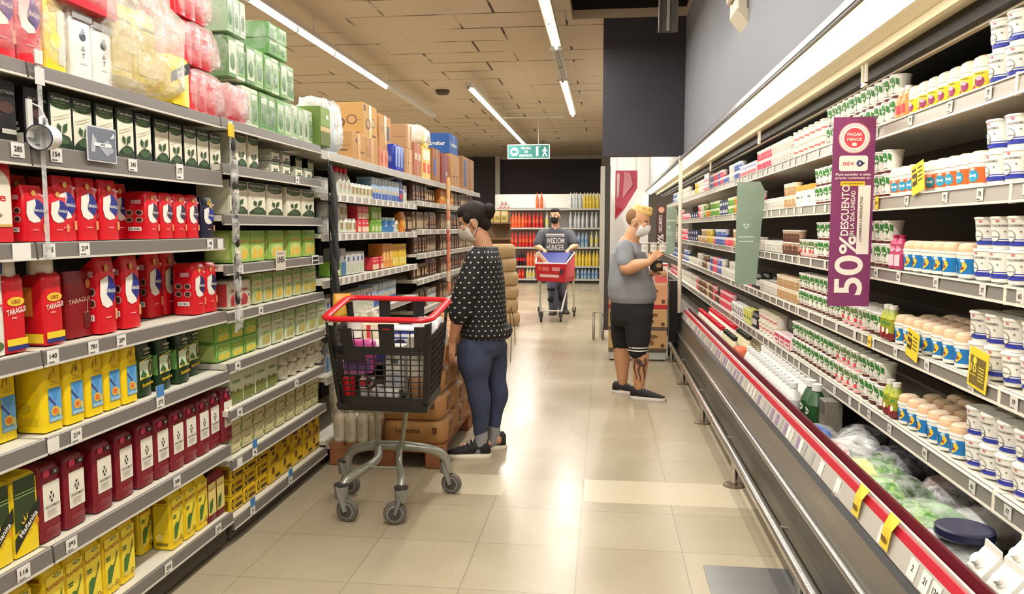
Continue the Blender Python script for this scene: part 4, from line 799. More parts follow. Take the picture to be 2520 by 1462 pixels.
cbox('dark red box near the far end of the top shelf', 8.2, Z3, .34, .32, .26, (140, 70, 56), [('r', .3, .6, .1, .9, (40, 50, 110))], .03)
cbox('tall cardboard box with blue top label at the far end', 8.75, Z3, .5, .36, .3, (176, 132, 84), [('r', .2, .8, .3, .35, BRN)], .03)
cbox('blue carton standing on the tall far cardboard box', 8.75, Z3+.3635, .5, .22, .3, (40, 84, 150), [('t', 'Carrefour', .5, .5, .2, WHITE, .7)], .05)
cbox('pair-wide cardboard box last on the top shelf', 9.6, Z3, .8, .4, .3, (160, 116, 76), [('r', .1, .3, .1, .9, (60, 80, 130)), ('r', .6, .66, 0, 1, (110, 80, 50))], .03)
# clip strips, mug, cards
def strip(label, px, z0, z1, items, name='clip_strip', X=LX+.02, col=film((220, 220, 216), .5)):
    y = yat(px, X, (z0+z1)/2); t = thing(name, label, 'clip strip', (X, y, 0), PI/2)
    g = G(); g.box(-.009, .009, 0, .002, z0, z1, col); g.rr([(z1, .03, .006, .002), (z1+.04, .034, .006, .002)], M((214, 212, 206), .3), 0, .0); obj('strip', g, t)
    for nm, g in items: obj(nm, g, t)
    return t
t = strip('clear clip strip hanging at the near joint of the red-pack unit', 108, 1.36, 1.93, [], X=LX+.012)
g = G(); g.rect(-.02, .02, 1.87, 1.92, M((210, 206, 200), .4)); obj('price_card', g, t)
r = random.Random(5)
its = []
for i in range(9):
    g = G(); zz = 1.82-i*.085; g.X = MX.Translation((r.uniform(-.006, .006), -.012, zz)) @ MX.Rotation(r.uniform(-.5, .5), 4, 'Y')
    g.rr([(-.03, .02, .006, .003), (-.012, .034, .012, .006), (.012, .03, .01, .005), (.03, .014, .004, .002)], M((28, 24, 22), .5)); its.append(('clip', g))
for i in range(6):
    its.append(('sachet', shifted(lump(.05, .1, .012, film((222, 220, 214), .6, 30), 90+i, .2, 12, 7), rnd.uniform(-.01, .01), -.02, 1.0+i*.13)))
t = strip('silvery clip strip with black clips between the red and green units', 575, .98, 1.88, its)
t = thing('yellow_tag', 'crumpled yellow tag above the silvery clip strip', 'tag', tuple(at(566, 320, 3.26)), PI/2); g = G()
g.loft([[(x*.001, -y*.004, zz*.001) for x, y, zz in ((-22, 0, k), (-8, i % 2, k-3), (8, -(i % 2), k+2), (24, 1, k-4), (24, 2, k-4), (8, 0, k+2), (-8, 2, k-3), (-22, 1, k))] for i, k in enumerate((-28, -10, 10, 28))], M((226, 190, 40), .45)); obj('card', g, t)
its = []
for i in range(12):
    zz = 1.78-i*.075; g = G(); x0 = .012*math.sin(i*1.7)
    g.rr([(zz-.2-.06*r.random(), .045, .006, .002, x0+.06), (zz-.09, .085, .014, .004, x0+.035), (zz+.0, .07, .018, .006, x0+.012), (zz+.05, .02, .007, .003, 0)], M((20, 18, 18), .75), 0, -.012-.004*(i % 3)); its.append(('strap', g))
strip('black straps hanging in a row at the end of the green-tea unit', 812, .93, 1.86, its, X=LX+.035, col=M((26, 24, 24), .5))
its = []
for i in range(11):
    its.append(('snack_packet', shifted(bag(.075, .12, .03, r.choice([(222, 150, 90), (206, 120, 90), (214, 190, 160), (190, 90, 80), (226, 170, 110)]), [('e', .5, .5, .3, .2, (230, 200, 150))]), r.uniform(-.012, .012), -.03, .8+i*.105)))
t = strip('orange snack packets on a long strip by the coffee shelves', 1100, .75, 1.98, its, X=LX+.06)
g = G(); g.box(-.005, .005, 0, .058, 1.885, 1.897, M((200, 196, 188), .4)); obj('hook', g, t)
t = thing('enamel_mug', 'white enamel mug with dark rim hung on its side by the red-pack unit', 'mug', tuple(at(98, 338, 2.1)), 0)
g = G(); g.X = MX.Rotation(math.radians(-100), 4, 'Z') @ MX.Rotation(math.radians(-84), 4, 'X')
wm2, bm2 = M((222, 222, 218), .2), M((30, 34, 60), .3); prof = [(.033, -.062, wm2), (.036, -.058, wm2), (.037, .0, bm2), (.0385, .004, bm2), (.035, .005, wm2), (.034, -.05, wm2), (.012, -.056, None)]
g.X = MX.Rotation(math.radians(12), 4, 'Z') @ MX.Rotation(math.radians(96), 4, 'X'); g.lathe(prof, 24); obj('cup', g, t)
g = G(); g.X = MX.Rotation(math.radians(12), 4, 'Z') @ MX.Rotation(math.radians(96), 4, 'X'); g.tube([(.0, .035, -.012), (0, .055, -.014), (.0, .06, -.03), (0, .052, -.046), (0, .035, -.05)], .005, wm2, 8); obj('handle', g, t)
g = G(); g.tube([(0, .028, .058), (-.01, .02, .09), (-.03, .015, .1)], .0025, M((206, 204, 198), .5), 6); g.tube([(-.03, .015, .1), (LX-t.location.x, .0, .1)], .0025, M((206, 204, 198), .5), 6); g.box(LX-t.location.x-.002, LX-t.location.x+.004, -.01, .01, -.0, .11, M((206, 204, 198), .5)); obj('hook', g, t)
t = thing('notice_card', 'grey printed card in a white frame clipped to the second shelf', 'card', (LX+.012, yat(252, LX+.012, 1.7), 1.668), PI/2)
g = G(); g.box(-.075, .075, 0, .002, 0, .115, M((206, 206, 206), .4)); g.rect(-.07, .07, .005, .11, M((108, 112, 124), .5)); obj('card', g, t)
g = G(); g.poly([(-.06, .03), (-.05, .09), (-.03, .07), (-.04, .03)], M((176, 178, 184), .5), .002); g.poly([(-.02, .05), (.03, .075), (.06, .04), (.02, .02)], M((160, 162, 172), .5), .002); g.rect(-.045, .045, .05, .062, M((226, 226, 226), .5), .003); g.text('promo', 0, .056, .008, M((90, 92, 100), .5), .0035); g.poly([(.04, .08), (.06, .1), (.065, .085)], M((210, 212, 216), .5), .002); obj('print', g, t)
t = thing('offer_card', 'cream card lettered over the bright green boxes', 'card', (LX+.008, yat(688, LX, 1.26), 1.235), PI/2)
g = G(); g.box(-.06, .06, 0, .002, 0, .1, M((206, 200, 180), .5)); g.text('LINEA', .0, .055, .03, M((70, 56, 46), .5), .0015, .09); g.rect(-.04, .04, .085, .09, M((150, 140, 120), .5)); obj('card', g, t)
t = thing('offer_card', 'small black and white card by the end of the green boxes', 'card', (LX+.008, yat(773, LX, 1.26), 1.24), PI/2)
g = G(); g.box(-.05, .05, 0, .002, 0, .055, M((226, 224, 216), .5)); g.rect(-.042, .042, .008, .022, M(BLACK, .5)); g.rect(-.042, .042, .03, .046, M(BLACK, .5)); obj('card', g, t)
# ================================================================= goods in the chilled case
FX = RX+.018
CW, BLU, LEAF = (232, 228, 216), (52, 62, 160), (52, 120, 44)
def yr(px, z=1.3, X=FX): return yat(px, X, z)
wc = [(.036, 0, CW), (.0375, .01, CW), (.038, .012, BLU), (.0395, .026, BLU), (.0396, .0265, CW), (.04, .03, BLU), (.0405, .033, CW), (.0465, .094, CW), (.0495, .096, CW), (.0495, .101, CW), (.046, .1035, (240, 238, 230)), (.044, .1035, None)]
def wcup():
    D = [('t', 'YOGURISIMO', .5, .72, .07, (90, 86, 84), .66), ('e', .45, .86, .07, .035, (206, 110, 120)), ('e', .33, .41, .2, .18, (150, 146, 138)), ('e', .33, .4, .175, .155, CW),  ('t', 'natural', .36, .38, .06, (130, 126, 120), .3), ('p', [(.66, .56), (.74, .56), (.7, .5)], (110, 106, 100)), ('r', .3, .7, .13, .2, BLU)]
    return turned(wc, D, .09, .1035, 20, .0495)
kind('wcup', 'yogurt_cup', 'cup', wcup(), .1015)
def domed(c1, D, dome=(222, 184, 146), base=CW):
    b = turned([(.036, 0, base), (.0375, .012, base), (.0378, .0125, c1), (.0412, .064, c1), (.0413, .065, base), (.042, .078, base), (.0445, .08, base), (.0445, .085, base), (.0425, .087, None)], D, .082, .087, 20, .0445)
    l = turned([(.041, .0875, dome), (.0405, .1, dome), (.037, .113, (232, 206, 178)), (.025, .12, (236, 216, 190)), (.012, .121, None)], n=18, R=.0445)
    return {'cup': b, 'lid': l}
kind('bcup', 'cereal_yogurt_cup', 'cup', domed((28, 118, 182), [('p', [(.44, .66), (.62, .62), (.7, .46), (.6, .3), (.42, .18), (.36, .23), (.48, .36), (.5, .5)], (236, 190, 60)), ('e', .5, .38, .07, .06, (150, 60, 40)), ('e', .5, .68, .12, .06, (190, 210, 230)), ('r', .02, .2, .2, .6, (40, 80, 130)), ('r', .05, .17, .24, .5, (180, 200, 220))]),.0915)
kind('ocup', 'cereal_yogurt_cup', 'cup', domed((226, 106, 50), [('e', .5, .42, .24, .24, (50, 150, 180)), ('p', [(.36, .5), (.5, .44), (.64, .5), (.64, .36), (.5, .4), (.36, .36)], (220, 236, 236)), ('e', .5, .68, .12, .06, (236, 180, 170))], (216, 206, 196)),.0915)
kind('ycup', 'cereal_yogurt_cup', 'cup', domed((232, 208, 50), [('e', .5, .38, .2, .2, (150, 50, 90)), ('e', .5, .5, .13, .09, (220, 170, 190)), ('p', [(.1, .16), (.3, .3), (.34, .14)], (190, 60, 100)), ('r', .3, .7, .66, .7, (150, 140, 60))], (236, 216, 186)),.0915)
def leafcup(c=LEAF, low=(206, 200, 190), foot=(90, 40, 36)):
    return turned([(.034, 0, foot), (.035, .012, foot), (.0352, .0125, CW), (.043, .094, CW), (.0455, .096, CW), (.0455, .1, CW), (.043, .102, None)],
        [('p', [(.22, .9), (.16, .6), (.3, .42), (.36, .62), (.36, .86)], c), ('p', [(.42, .9), (.4, .6), (.56, .4), (.68, .62), (.6, .9)], c), ('p', [(.7, .88), (.72, .6), (.86, .52), (.88, .8)], c), ('e', .46, .32, .13, .11, low), ('t', 'Ser', .5, .62, .14, WHITE, .3), ('r', .3, .7, .2, .23, (150, 140, 130))], .086, .1, 18, .0455)
kind('gcup', 'leaf_yogurt_cup', 'cup', leafcup(), .094)
kind('pcup', 'leaf_yogurt_cup', 'cup', leafcup((96, 120, 66), (222, 60, 66), (226, 160, 160)), .094)
kind('drink', 'drink_bottle', 'bottle', {'bottle': turned([(.026, 0, (176, 36, 86)), (.028, .01, (190, 50, 96)), (.028, .06, (176, 36, 86)), (.022, .085, (196, 80, 110)), (.026, .105, (186, 46, 92)), (.014, .125, (206, 120, 140)), (.012, .128, None)], [('r', .2, .8, .1, .5, (226, 190, 196)), ('e', .5, .7, .3, .1, (230, 150, 170))], .05, .12, 14), 'cap': turned([(.014, .128, (160, 30, 70)), (.014, .142, (160, 30, 70)), (.012, .143, None)], n=12, R=.028)}, .06)
kind('odrink', 'drink_bottle', 'bottle', {'bottle': turned([(.026, 0, (226, 130, 60)), (.028, .01, (230, 150, 80)), (.028, .075, (226, 130, 60)), (.02, .1, (236, 190, 150)), (.014, .118, None)], [('r', .2, .8, .2, .5, (214, 60, 60))], .05, .12, 14), 'cap': turned([(.016, .118, WHITE), (.016, .135, WHITE), (.013, .136, None)], n=12, R=.028)}, .06)
kind('gdrink', 'drink_bottle', 'bottle', {'bottle': turned([(.028, 0, (120, 40, 40)), (.03, .03, (150, 150, 40)), (.03, .09, (176, 180, 60)), (.022, .115, (160, 170, 90)), (.016, .13, None)], [('e', .4, .25, .3, .14, (150, 30, 36)), ('p', [(.3, .4), (.6, .9), (.8, .5)], (70, 130, 50)), ('e', .6, .3, .12, .1, (230, 226, 200))], .056, .13, 14), 'cap': turned([(.018, .13, CW), (.018, .148, CW), (.015, .149, None)], n=12, R=.03)}, .064)
def pot(c1, c2, h=.08, r=.034): return turned([(r*.86, 0, c2), (r*.9, h*.3, c1), (r*.98, h*.85, CW), (r*1.06, h*.9, CW), (r*1.06, h*.97, c2), (r*.9, h, None)], [('e', .5, .5, .28, .2, c2)], r*1.8, h, 12)
POTS = {'white': ((226, 220, 206), (190, 186, 176)), 'pink': ((232, 190, 190), (206, 70, 90)), 'orange': ((226, 160, 80), (206, 110, 40)), 'yellow': ((226, 206, 110), (190, 160, 50)), 'blue': ((190, 200, 214), (70, 90, 150)), 'green': ((196, 206, 150), (96, 140, 60)), 'brown': ((176, 140, 116), (96, 60, 46)), 'beige': ((222, 206, 176), (176, 140, 100))}
for c, (a, b) in POTS.items(): kind('pot_'+c, c+'_dessert_pot', 'pot', pot(a, b), .074)
kind('tub_white', 'cheese_tub', 'tub', turned([(.05, 0, CW), (.056, .07, CW), (.06, .072, (206, 196, 170)), (.06, .082, (206, 196, 170)), (.055, .084, None)], [('r', .1, .9, .2, .8, (226, 214, 200)), ('r', .2, .8, .35, .5, (206, 110, 110))], .09, .08, 16), .122)
kind('tub_gold', 'cheese_tub', 'tub', turned([(.062, 0, CW), (.068, .095, CW), (.07, .097, (200, 150, 60)), (.07, .125, (206, 160, 80)), (.05, .132, None)], [('r', .1, .6, .2, .7, (220, 216, 206)), ('r', .2, .5, .4, .5, (120, 110, 100))], .11, .12, 18), .142)
kind('tub_navy', 'cheese_tub', 'tub', turned([(.05, 0, (60, 66, 96)), (.054, .06, (90, 96, 120)), (.057, .062, (40, 44, 70)), (.056, .075, None)], [('e', .5, .5, .3, .25, CW)], .09, .07, 14), .116)
kind('smallbox', 'dairy_carton', 'carton', carton(.08, .1, .07, (226, 216, 206), [('r', .05, .95, .05, .4, (206, 70, 80)), ('e', .5, .7, .25, .14, (60, 80, 150))]), .084)
kind('pinkbox', 'dairy_carton', 'carton', carton(.15, .075, .09, (232, 206, 204), [('r', .05, .95, .6, .9, (196, 60, 90)), ('t', 'postre', .5, .35, .3, (180, 80, 100), .6), ('r', .9, .99, .02, .98, (206, 40, 70))]), .158)
kind('cowbox', 'dairy_carton', 'carton', carton(.085, .11, .08, (222, 220, 214), [('e', .3, .7, .16, .14, BLACK), ('e', .7, .4, .2, .14, BLACK), ('e', .25, .25, .1, .08, BLACK)]), .09)
kind('lemonbox', 'dairy_carton', 'carton', carton(.1, .12, .08, (206, 206, 120), [('e', .5, .7, .3, .16, (214, 206, 50)), ('p', [(.1, .4), (.5, .55), (.9, .4), (.5, .3)], (90, 130, 40))]), .106)
kind('darkbottle', 'dark_dairy_bottle', 'bottle', turned([(.027, 0, (36, 32, 32)), (.028, .09, (60, 56, 56)), (.016, .115, (36, 32, 32)), (.016, .13, None)], [('r', .2, .8, .2, .6, (190, 186, 180))], .05, .12, 12), .06)
SN = ['top', 'second', 'third', 'fourth', 'fifth']
BASE = {'wcup': 'white yogurt cup with blue stripes', 'bcup': 'blue banana yogurt cup with cereal lid', 'ocup': 'orange yogurt cup with dome lid', 'ycup': 'yellow yogurt cup with dome lid', 'gcup': 'white cup with green leaves', 'pcup': 'pink-footed cup with green leaves',
        'drink': 'magenta drink bottle', 'odrink': 'orange drink bottle', 'gdrink': 'yellow-green drink bottle', 'tub_white': 'white cheese tub', 'tub_gold': 'white tub with golden lid', 'tub_navy': 'dark blue tub', 'smallbox': 'white and red dairy carton', 'pinkbox': 'pink dessert carton', 'cowbox': 'black and white spotted carton', 'lemonbox': 'carton with yellow lemon', 'darkbottle': 'dark bottle with pale label'}
HT = {k: max(c[2] for g in (v[2].values() if isinstance(v[2], dict) else [v[2]]) for c in g.v) for k, v in KIND.items() if v[3]}
RD = {k: max(c[1] for g in (v[2].values() if isinstance(v[2], dict) else [v[2]]) for c in g.v)/2 for k, v in KIND.items() if v[3]}
def turn_r(o, key, a):                     # turn a round pack about its own axis
    R = RD[key]; o.rotation_euler.z += a; b = o.rotation_euler.z; o.location.x += R+R*math.sin(b); o.location.y -= R*math.cos(b)
CUR = {}
def fr(key, k, pa, pb, layers=1, rows=1, dep=0):
    z = RS[k][0]; w = KIND[key][3]; xx = FX+dep
    y0, y1 = max(yat(max(pa, pb), xx, z+.05), CUR.get(k, 0)), yat(min(pa, pb), xx, z+.05); n = max(1, round((y1-y0)/w)); st_ = max(w, (y1-y0)/n)
    b0 = BASE.get(key) or key[4:]+' dessert pot'; CUR[k] = y0+n*st_+.002
    for i in range(n):
        y = y0+(i+.5)*st_
        for rw in range(rows):
            for L in range(layers):
                if rw and L < layers-1 and rw > 1: continue
                b = (('', 'second-row ', 'third-row ')[rw])+('upper ' if L == 1 else '')+b0
                shelf_r(key, y+rnd.uniform(-.0006, .0006), z+L*(HT[key]+.001), b, f'on {SN[k]} case shelf', dep+rw*(w+.002)+rnd.uniform(0, .0015), FX, 0, group=b0+'s in the chilled case')
                if 'box' not in key: turn_r(REG[-1][0], key, rnd.uniform(-.2, .25)+.35)
# top shelf
fr('wcup', 0, 2545, 2412, 2, 2); fr('ycup', 0, 2408, 2228, 1, 2); fr('odrink', 0, 2224, 2200); fr('gcup', 0, 2196, 2142, 2); fr('gcup', 0, 2138, 2030, 2); fr('tub_white', 0, 2025, 1945, 2); fr('pot_white', 0, 1942, 1895, 2); fr('pot_pink', 0, 1893, 1862, 2); fr('smallbox', 0, 1860, 1822, 1)
fr('wcup', 1, 2545, 2402, 2, 2); fr('ocup', 1, 2398, 2184, 1, 2); fr('gcup', 1, 2180, 2140, 2); fr('gcup', 1, 2135, 1998, 2); fr('tub_gold', 1, 1993, 1955); fr('pot_beige', 1, 1952, 1925, 2); fr('pot_white', 1, 1922, 1870, 1, 2); fr('pot_pink', 1, 1868, 1840, 2)
fr('wcup', 2, 2545, 2376, 2, 2); fr('bcup', 2, 2372, 2338); fr('bcup', 2, 2330, 2214, 1, 2); fr('drink', 2, 2208, 2182); fr('gcup', 2, 2178, 2140, 2); fr('gcup', 2, 2135, 2004, 2); fr('pcup', 2, 2002, 1962, 1); fr('pot_brown', 2, 1960, 1924, 2); fr('pot_white', 2, 1922, 1870, 1, 2); fr('smallbox', 2, 1868, 1850)
fr('wcup', 3, 2535, 2364, 2, 2); fr('bcup', 3, 2360, 2190, 1, 3); fr('gdrink', 3, 2186, 2160); fr('gcup', 3, 2156, 2124, 1); fr('pcup', 3, 2120, 2062, 1, 2); fr('gcup', 3, 2058, 1960, 2); fr('pot_beige', 3, 1957, 1908, 2); fr('pot_white', 3, 1906, 1868, 1, 2); fr('darkbottle', 3, 1866, 1850, 1, 2)
fr('wcup', 4, 2515, 2356, 2, 2); fr('bcup', 4, 2350, 2198, 1, 3); fr('gdrink', 4, 2194, 2166); fr('gcup', 4, 2162, 2106, 2); fr('pcup', 4, 2102, 2050, 2); fr('gcup', 4, 2046, 1946, 2); fr('pinkbox', 4, 1944, 1906); fr('tub_white', 4, 1904, 1862, 2); fr('darkbottle', 4, 1860, 1850); fr('lemonbox', 4, 1848, 1830); fr('cowbox', 4, 1828, 1800); fr('pot_pink', 4, 1798, 1770, 2)
# small pots and tubs further along
r = random.Random(21); mixes = [['pot_white', 'pot_blue', 'pot_yellow', 'smallbox', 'pot_pink', 'pot_white'], ['pot_orange', 'tub_navy', 'pot_pink', 'pot_green', 'pot_white', 'pot_orange'], ['pot_blue', 'pot_beige', 'tub_navy', 'pot_pink', 'smallbox', 'pot_yellow'],
        ['pot_white', 'pot_blue', 'pot_pink', 'pot_white', 'pot_brown'], ['pot_pink', 'pot_blue', 'pot_brown', 'pot_white', 'pot_beige']]
for k, px in enumerate((1820, 1838, 1848, 1848, 1768)):
    y = max(yat(px, FX, RS[k][0]), CUR[k]); z = RS[k][0]
    while y < 14.5:
        key = r.choice(mixes[k]); n = r.randint(2, 5); w = KIND[key][3]; L2 = r.random() < .7
        for i in range(n):
            b0 = BASE.get(key) or key[4:]+' dessert pot'
            for L in range(2 if L2 else 1):
                b = ('upper ' if L else '')+b0
                shelf_r(key, y+w/2, z+L*(HT[key]+.001), b, f'on {SN[k]} case shelf', rnd.uniform(0, .003), FX, 0, group=b0+'s in the chilled case')
                if key[:3] == 'pot': turn_r(REG[-1][0], key, rnd.uniform(0, .5))
            y += w+.0012
            if y > 10.6: y += .14
        if y > 9.3: y += .1
# the low tank
DZ = lambda x: .3+(x-1.0)*.075
def tank(key, y, x, base, row='in the low tank', rz=0, tilt=None, group=None): return put(key, (x, y, DZ(x+.105)+.001), -PI/2+rz, base, row, 'right', y, group, tilt)
def capped(c, D, cap, h=.26, r=.042): return {'bottle': turned([(r*.9, 0, c), (r, .012, c), (r, h*.62, c), (r*.5, h*.84, c), (r*.42, h*.86, c), (r*.42, h*.88, None)], D, r*1.8, h, 16), 'cap': turned([(r*.5, h*.88, cap), (r*.5, h, cap), (r*.4, h+.002, None)], n=14, R=r)}
kind('redcap', 'milk_bottle', 'bottle', capped((226, 220, 206), [('r', .1, .9, .2, .5, (226, 140, 140)), ('e', .5, .4, .25, .1, (206, 40, 60))], (206, 26, 44)), .09)
kind('darkcap', 'milk_bottle', 'bottle', capped((220, 210, 170), [('r', .1, .9, .1, .45, (170, 150, 50)), ('e', .5, .3, .25, .1, (90, 110, 40))], (44, 46, 36)), .09)
kind('whitecap', 'milk_bottle', 'bottle', capped((224, 222, 216), [('r', .1, .9, .1, .5, (60, 90, 150)), ('e', .5, .35, .3, .1, (206, 120, 60))], (236, 234, 228), .25, .045), .094)
kind('greenbig', 'green_bottle', 'bottle', capped((40, 80, 40), [('e', .5, .5, .3, .07, WHITE), ('t', 'Verde', .5, .5, .04, (40, 80, 40), .4), ('r', .1, .9, .08, .3, (190, 150, 110))], (226, 224, 218), .29, .055), .114)
kind('silverbox', 'dairy_carton', 'carton', carton(.11, .24, .09, (120, 112, 100), [('r', .1, .9, .7, .95, (90, 86, 82)), ('r', .1, .9, .5, .52, (160, 150, 140)), ('r', .1, .9, .3, .32, (160, 150, 140))]), .114)
def gable():
    g = G(); m = M((230, 226, 214), .4); w = .095
    g.loft([[(-w/2, 0, 0), (w/2, 0, 0), (w/2, w, 0), (-w/2, w, 0)], [(-w/2, 0, .2), (w/2, 0, .2), (w/2, w, .2), (-w/2, w, .2)], [(-w/2, w*.46, .255), (w/2, w*.46, .255), (w/2, w*.54, .255), (-w/2, w*.54, .255)], [(-w/2, w*.47, .275), (w/2, w*.47, .275), (w/2, w*.53, .275), (-w/2, w*.53, .275)]], m, False)
    decal(g, w, .2, [('t', 'Yogur', .5, .72, .15, (70, 66, 64), .86), ('e', .7, .88, .1, .04, (206, 150, 150)), ('r', .2, .8, .5, .53, (150, 146, 140)), ('e', .5, .25, .3, .12, (214, 206, 190))]); side_decal(g, w, .2, [('t', 'Yogur', .5, .72, .15, (70, 66, 64), .86), ('r', .2, .7, .5, .53, (150, 146, 140))], w)
    c = G(); c.X = MX.Translation((0, .02, .222)) @ MX.Rotation(math.radians(48), 4, 'X'); c.lathe([(.02, 0, M((236, 232, 222), .35)), (.02, .006, M((236, 232, 222), .35)), (.017, .008, M((236, 232, 222), .35)), (.017, .026, M((236, 232, 222), .35)), (.014, .028, None)], 16)
    return {'carton': g, 'cap': c}
kind('gable', 'yogurt_carton', 'carton', gable(), .1)
for rw in range(3):
    for i in range(18): tank('redcap', 7.05+i*.095, 1.02+rw*.11, ('white bottle with red cap in the '+('front', 'middle', 'rear')[rw]+' row'), group='red-capped milk bottles')
    for i in range(6): tank('darkcap', 6.4+i*.095, 1.02+rw*.11, ('white bottle with dark cap in the '+('front', 'middle', 'rear')[rw]+' row'), group='dark-capped milk bottles')
    for i in range(15): tank('whitecap', 4.56+i*.098, 1.05+rw*.105, ('white-capped milk bottle in the '+('front', 'middle', 'rear')[rw]+' row'), group='white-capped milk bottles')
tank('greenbig', 4.3, 1.1, 'large green bottle'); tank('greenbig', 4.42, 1.1, 'large green bottle'); tank('silverbox', 4.14, 1.14, 'grey carton beside the green bottles', '')
tg = obj('juice_pack', shifted(brick(.16, .22, .1, (226, 110, 70), [('e', .5, .7, .2, .1, (206, 30, 40))]), 0, 0), None, (1.02, 6.15, .305), -PI/2); tag(tg, 'orange juice pack with red top between the milk bottles', 'pack')
for i in range(3):
    for j in range(2): tank('gable', 1.95+i*.12+.03*j, 1.02+j*.115, f'{("front-row", "rear-row")[j]} white yogurt carton with angled cap', rz=rnd.uniform(-.1, .1))
def sack(name, label, x, y, z, sx, sy, sz, mats, seed, rz=0, rx=0, amp=.09):
    t = thing(name, label, name.split('_')[-1], (x, y, z+.03), rz)
    r_ = random.Random(seed); g = G(); R = []; n, m = 40, 28; so = V((seed*3.1, seed*1.7, 0))
    for i in range(m+1):
        tt = PI*max(.03, min(.97, i/m)); ring = []
        for j in range(n):
            a = 2*PI*j/n; q = 1; p = V((sx/2*math.copysign(abs(math.cos(tt))**.75, -math.cos(tt)), sy/2*math.sin(tt)**.6*math.cos(a)*q, sz/2*(.35+.65*math.sin(tt))*math.sin(tt)**.3*math.sin(a)*q)); dn = noise.noise(p*14+so)*.022+noise.noise(p*34+so)*.011+abs(noise.noise(p*60+so))*.006; p *= 1+dn/(p.length+.02); p.z = max(p.z, -sz*.42)+sz/2
            ring.append(MX.Rotation(rx, 3, 'Y') @ p)
        R.append(ring)
    k = max(1, round(m/len(mats)))
    for i, mm in enumerate(mats):
        seg = R[i*k:(i+1)*k+1] if i < len(mats)-1 else R[i*k:]
        g.loft(seg, mm, True, False)
    g.add(R[0], [tuple(range(n-1, -1, -1))], mats[0]); g.add(R[-1], [tuple(range(n))], mats[-1])
    obj('bag', g, t)
    g2 = G(); k2 = 1.05; g2.loft([[V((p.x*k2, p.y*k2, (p.z-sz*.4)*k2+sz*.42)) for p in ring] for ring in R[1:-1:2]], film((236, 238, 236), .8, 20, 1.2), True, False); obj('wrap', g2, t)
    return t, g
sl = lambda c: M(c, .22, 0, .55, 16, .9)
gr_, dg_, pk_, wt_, gy_ = two_tone((70, 128, 44), (150, 186, 110), 26), two_tone((44, 70, 30), (96, 120, 70), 24), two_tone((222, 206, 204), (206, 130, 140), 40), two_tone((214, 214, 210), (160, 160, 156), 12), two_tone((150, 148, 144), (96, 90, 92), 14)
_ = sl((96, 150, 60)), sl((50, 84, 34)), sl((214, 190, 190)), M((222, 222, 220), .3, 0, .08, 14, .4), sl((150, 148, 146))
sack('salad_bag', 'blue and yellow bag lying at the far end of the salad bags', 1.02, 3.88, .33, .26, .2, .12, [M((226, 190, 90), .4, 0, .2, 20), M((70, 110, 190), .35, 0, .2, 20), gy_], 1, .5)
sack('salad_bag', 'grey-white crumpled bag behind the blue and yellow one', 1.22, 3.76, .34, .3, .22, .13, [wt_, gy_, wt_], 2, 1.1)
sack('salad_bag', 'dark leafy bag under the lowest shelf edge', 1.3, 3.46, .34, .3, .24, .12, [dg_, M((70, 60, 80), .35, 0, .3, 18), gy_], 3, .4)
sack('salad_bag', 'pink and white speckled bag against the red rail', 1.03, 3.48, .33, .3, .24, .15, [pk_, pk_, wt_, gy_], 4, .25)
sack('salad_bag', 'bag half pink half green with leafy greens', 1.05, 3.18, .33, .32, .24, .16, [pk_, M((206, 206, 120), .35, 0, .2, 20), gr_, dg_], 5, .15)
sack('salad_bag', 'green and pink bag nearer than the leafy one', 1.05, 2.92, .33, .34, .24, .17, [pk_, gr_, dg_, M((120, 150, 110), .3, 0, .2, 15)], 6, .3)
sack('salad_bag', 'translucent green bag with folded clear top', 1.07, 2.68, .33, .32, .25, .16, [gr_, gr_, M((150, 180, 140), .2, 0, .2, 14, .4), wt_], 7, .45)
sack('salad_bag', 'brown and clear bag behind the green ones', 1.33, 3.01, .35, .32, .22, .13, [gy_, M((130, 100, 90), .35, 0, .25, 16), wt_], 8, .8)
sack('salad_bag', 'clear crumpled bag deep in the tank', 1.33, 2.71, .35, .3, .2, .13, [wt_, M((170, 160, 150), .3, 0, .25, 16), dg_], 9, .2)
sack('yogurt_bag', 'white yogurt bag lying by the cartons', 1.05, 2.47, .33, .28, .24, .14, [wt_, wt_], 10, .2)
t = thing('navy_dish', 'dark navy round plastic lid lying on the white yogurt bag', 'dish', (1.1, 2.43, .515), 0); g = G(); g.lathe([(.08, 0, M((30, 30, 56), .35)), (.084, .006, M((30, 30, 56), .35)), (.082, .026, M((36, 36, 62), .3)), (.072, .03, M((44, 44, 72), .3)), (.0, .03, None)], 28); obj('disc', g, t)
# ================================================================= signs on the chilled case
def blade(name, label, Y, x0, x1, z0, z1, col, cut=None):
    t = thing(name, label, 'sign', (x0, Y, 0)); w = x1-x0
    pts = cut or [(0, z0), (w, z0), (w, z1), (0, z1)]; g = G()
    g.loft([[(x, y, z) for x, z in pts] for y in (0, .003)], M(col, .35, 0, .05, 3), False); obj('panel', g, t); return t, w
PU = (128, 54, 100)
t, w = blade('offer_sign', 'tall purple discount sign standing out from the case shelves', 3.62, 1.003, 1.183, 1.1, 1.94, PU)
g = G(); W_, RD_ = M((236, 228, 214), .4), M((214, 70, 80), .4); cx = w/2; S = lambda x: x*w
g.ell(cx, 1.848, .067, .067, M((222, 150, 150), .4), .001, 32); g.ell(cx, 1.848, .062, .062, W_, .0014, 32); g.ell(cx, 1.848, .055, .055, M((214, 110, 120), .4), .0018, 32); g.ell(cx, 1.848, .053, .053, W_, .0021, 32); g.ell(cx, 1.848, .044, .044, RD_, .0025, 32)
g.text('PAGAR', cx, 1.864, .014, W_, .003, .062); g.text('MENOS', cx, 1.842, .014, W_, .003, .062); g.ell(cx, 1.82, .011, .008, W_, .003); obj('round_badge', g, t)
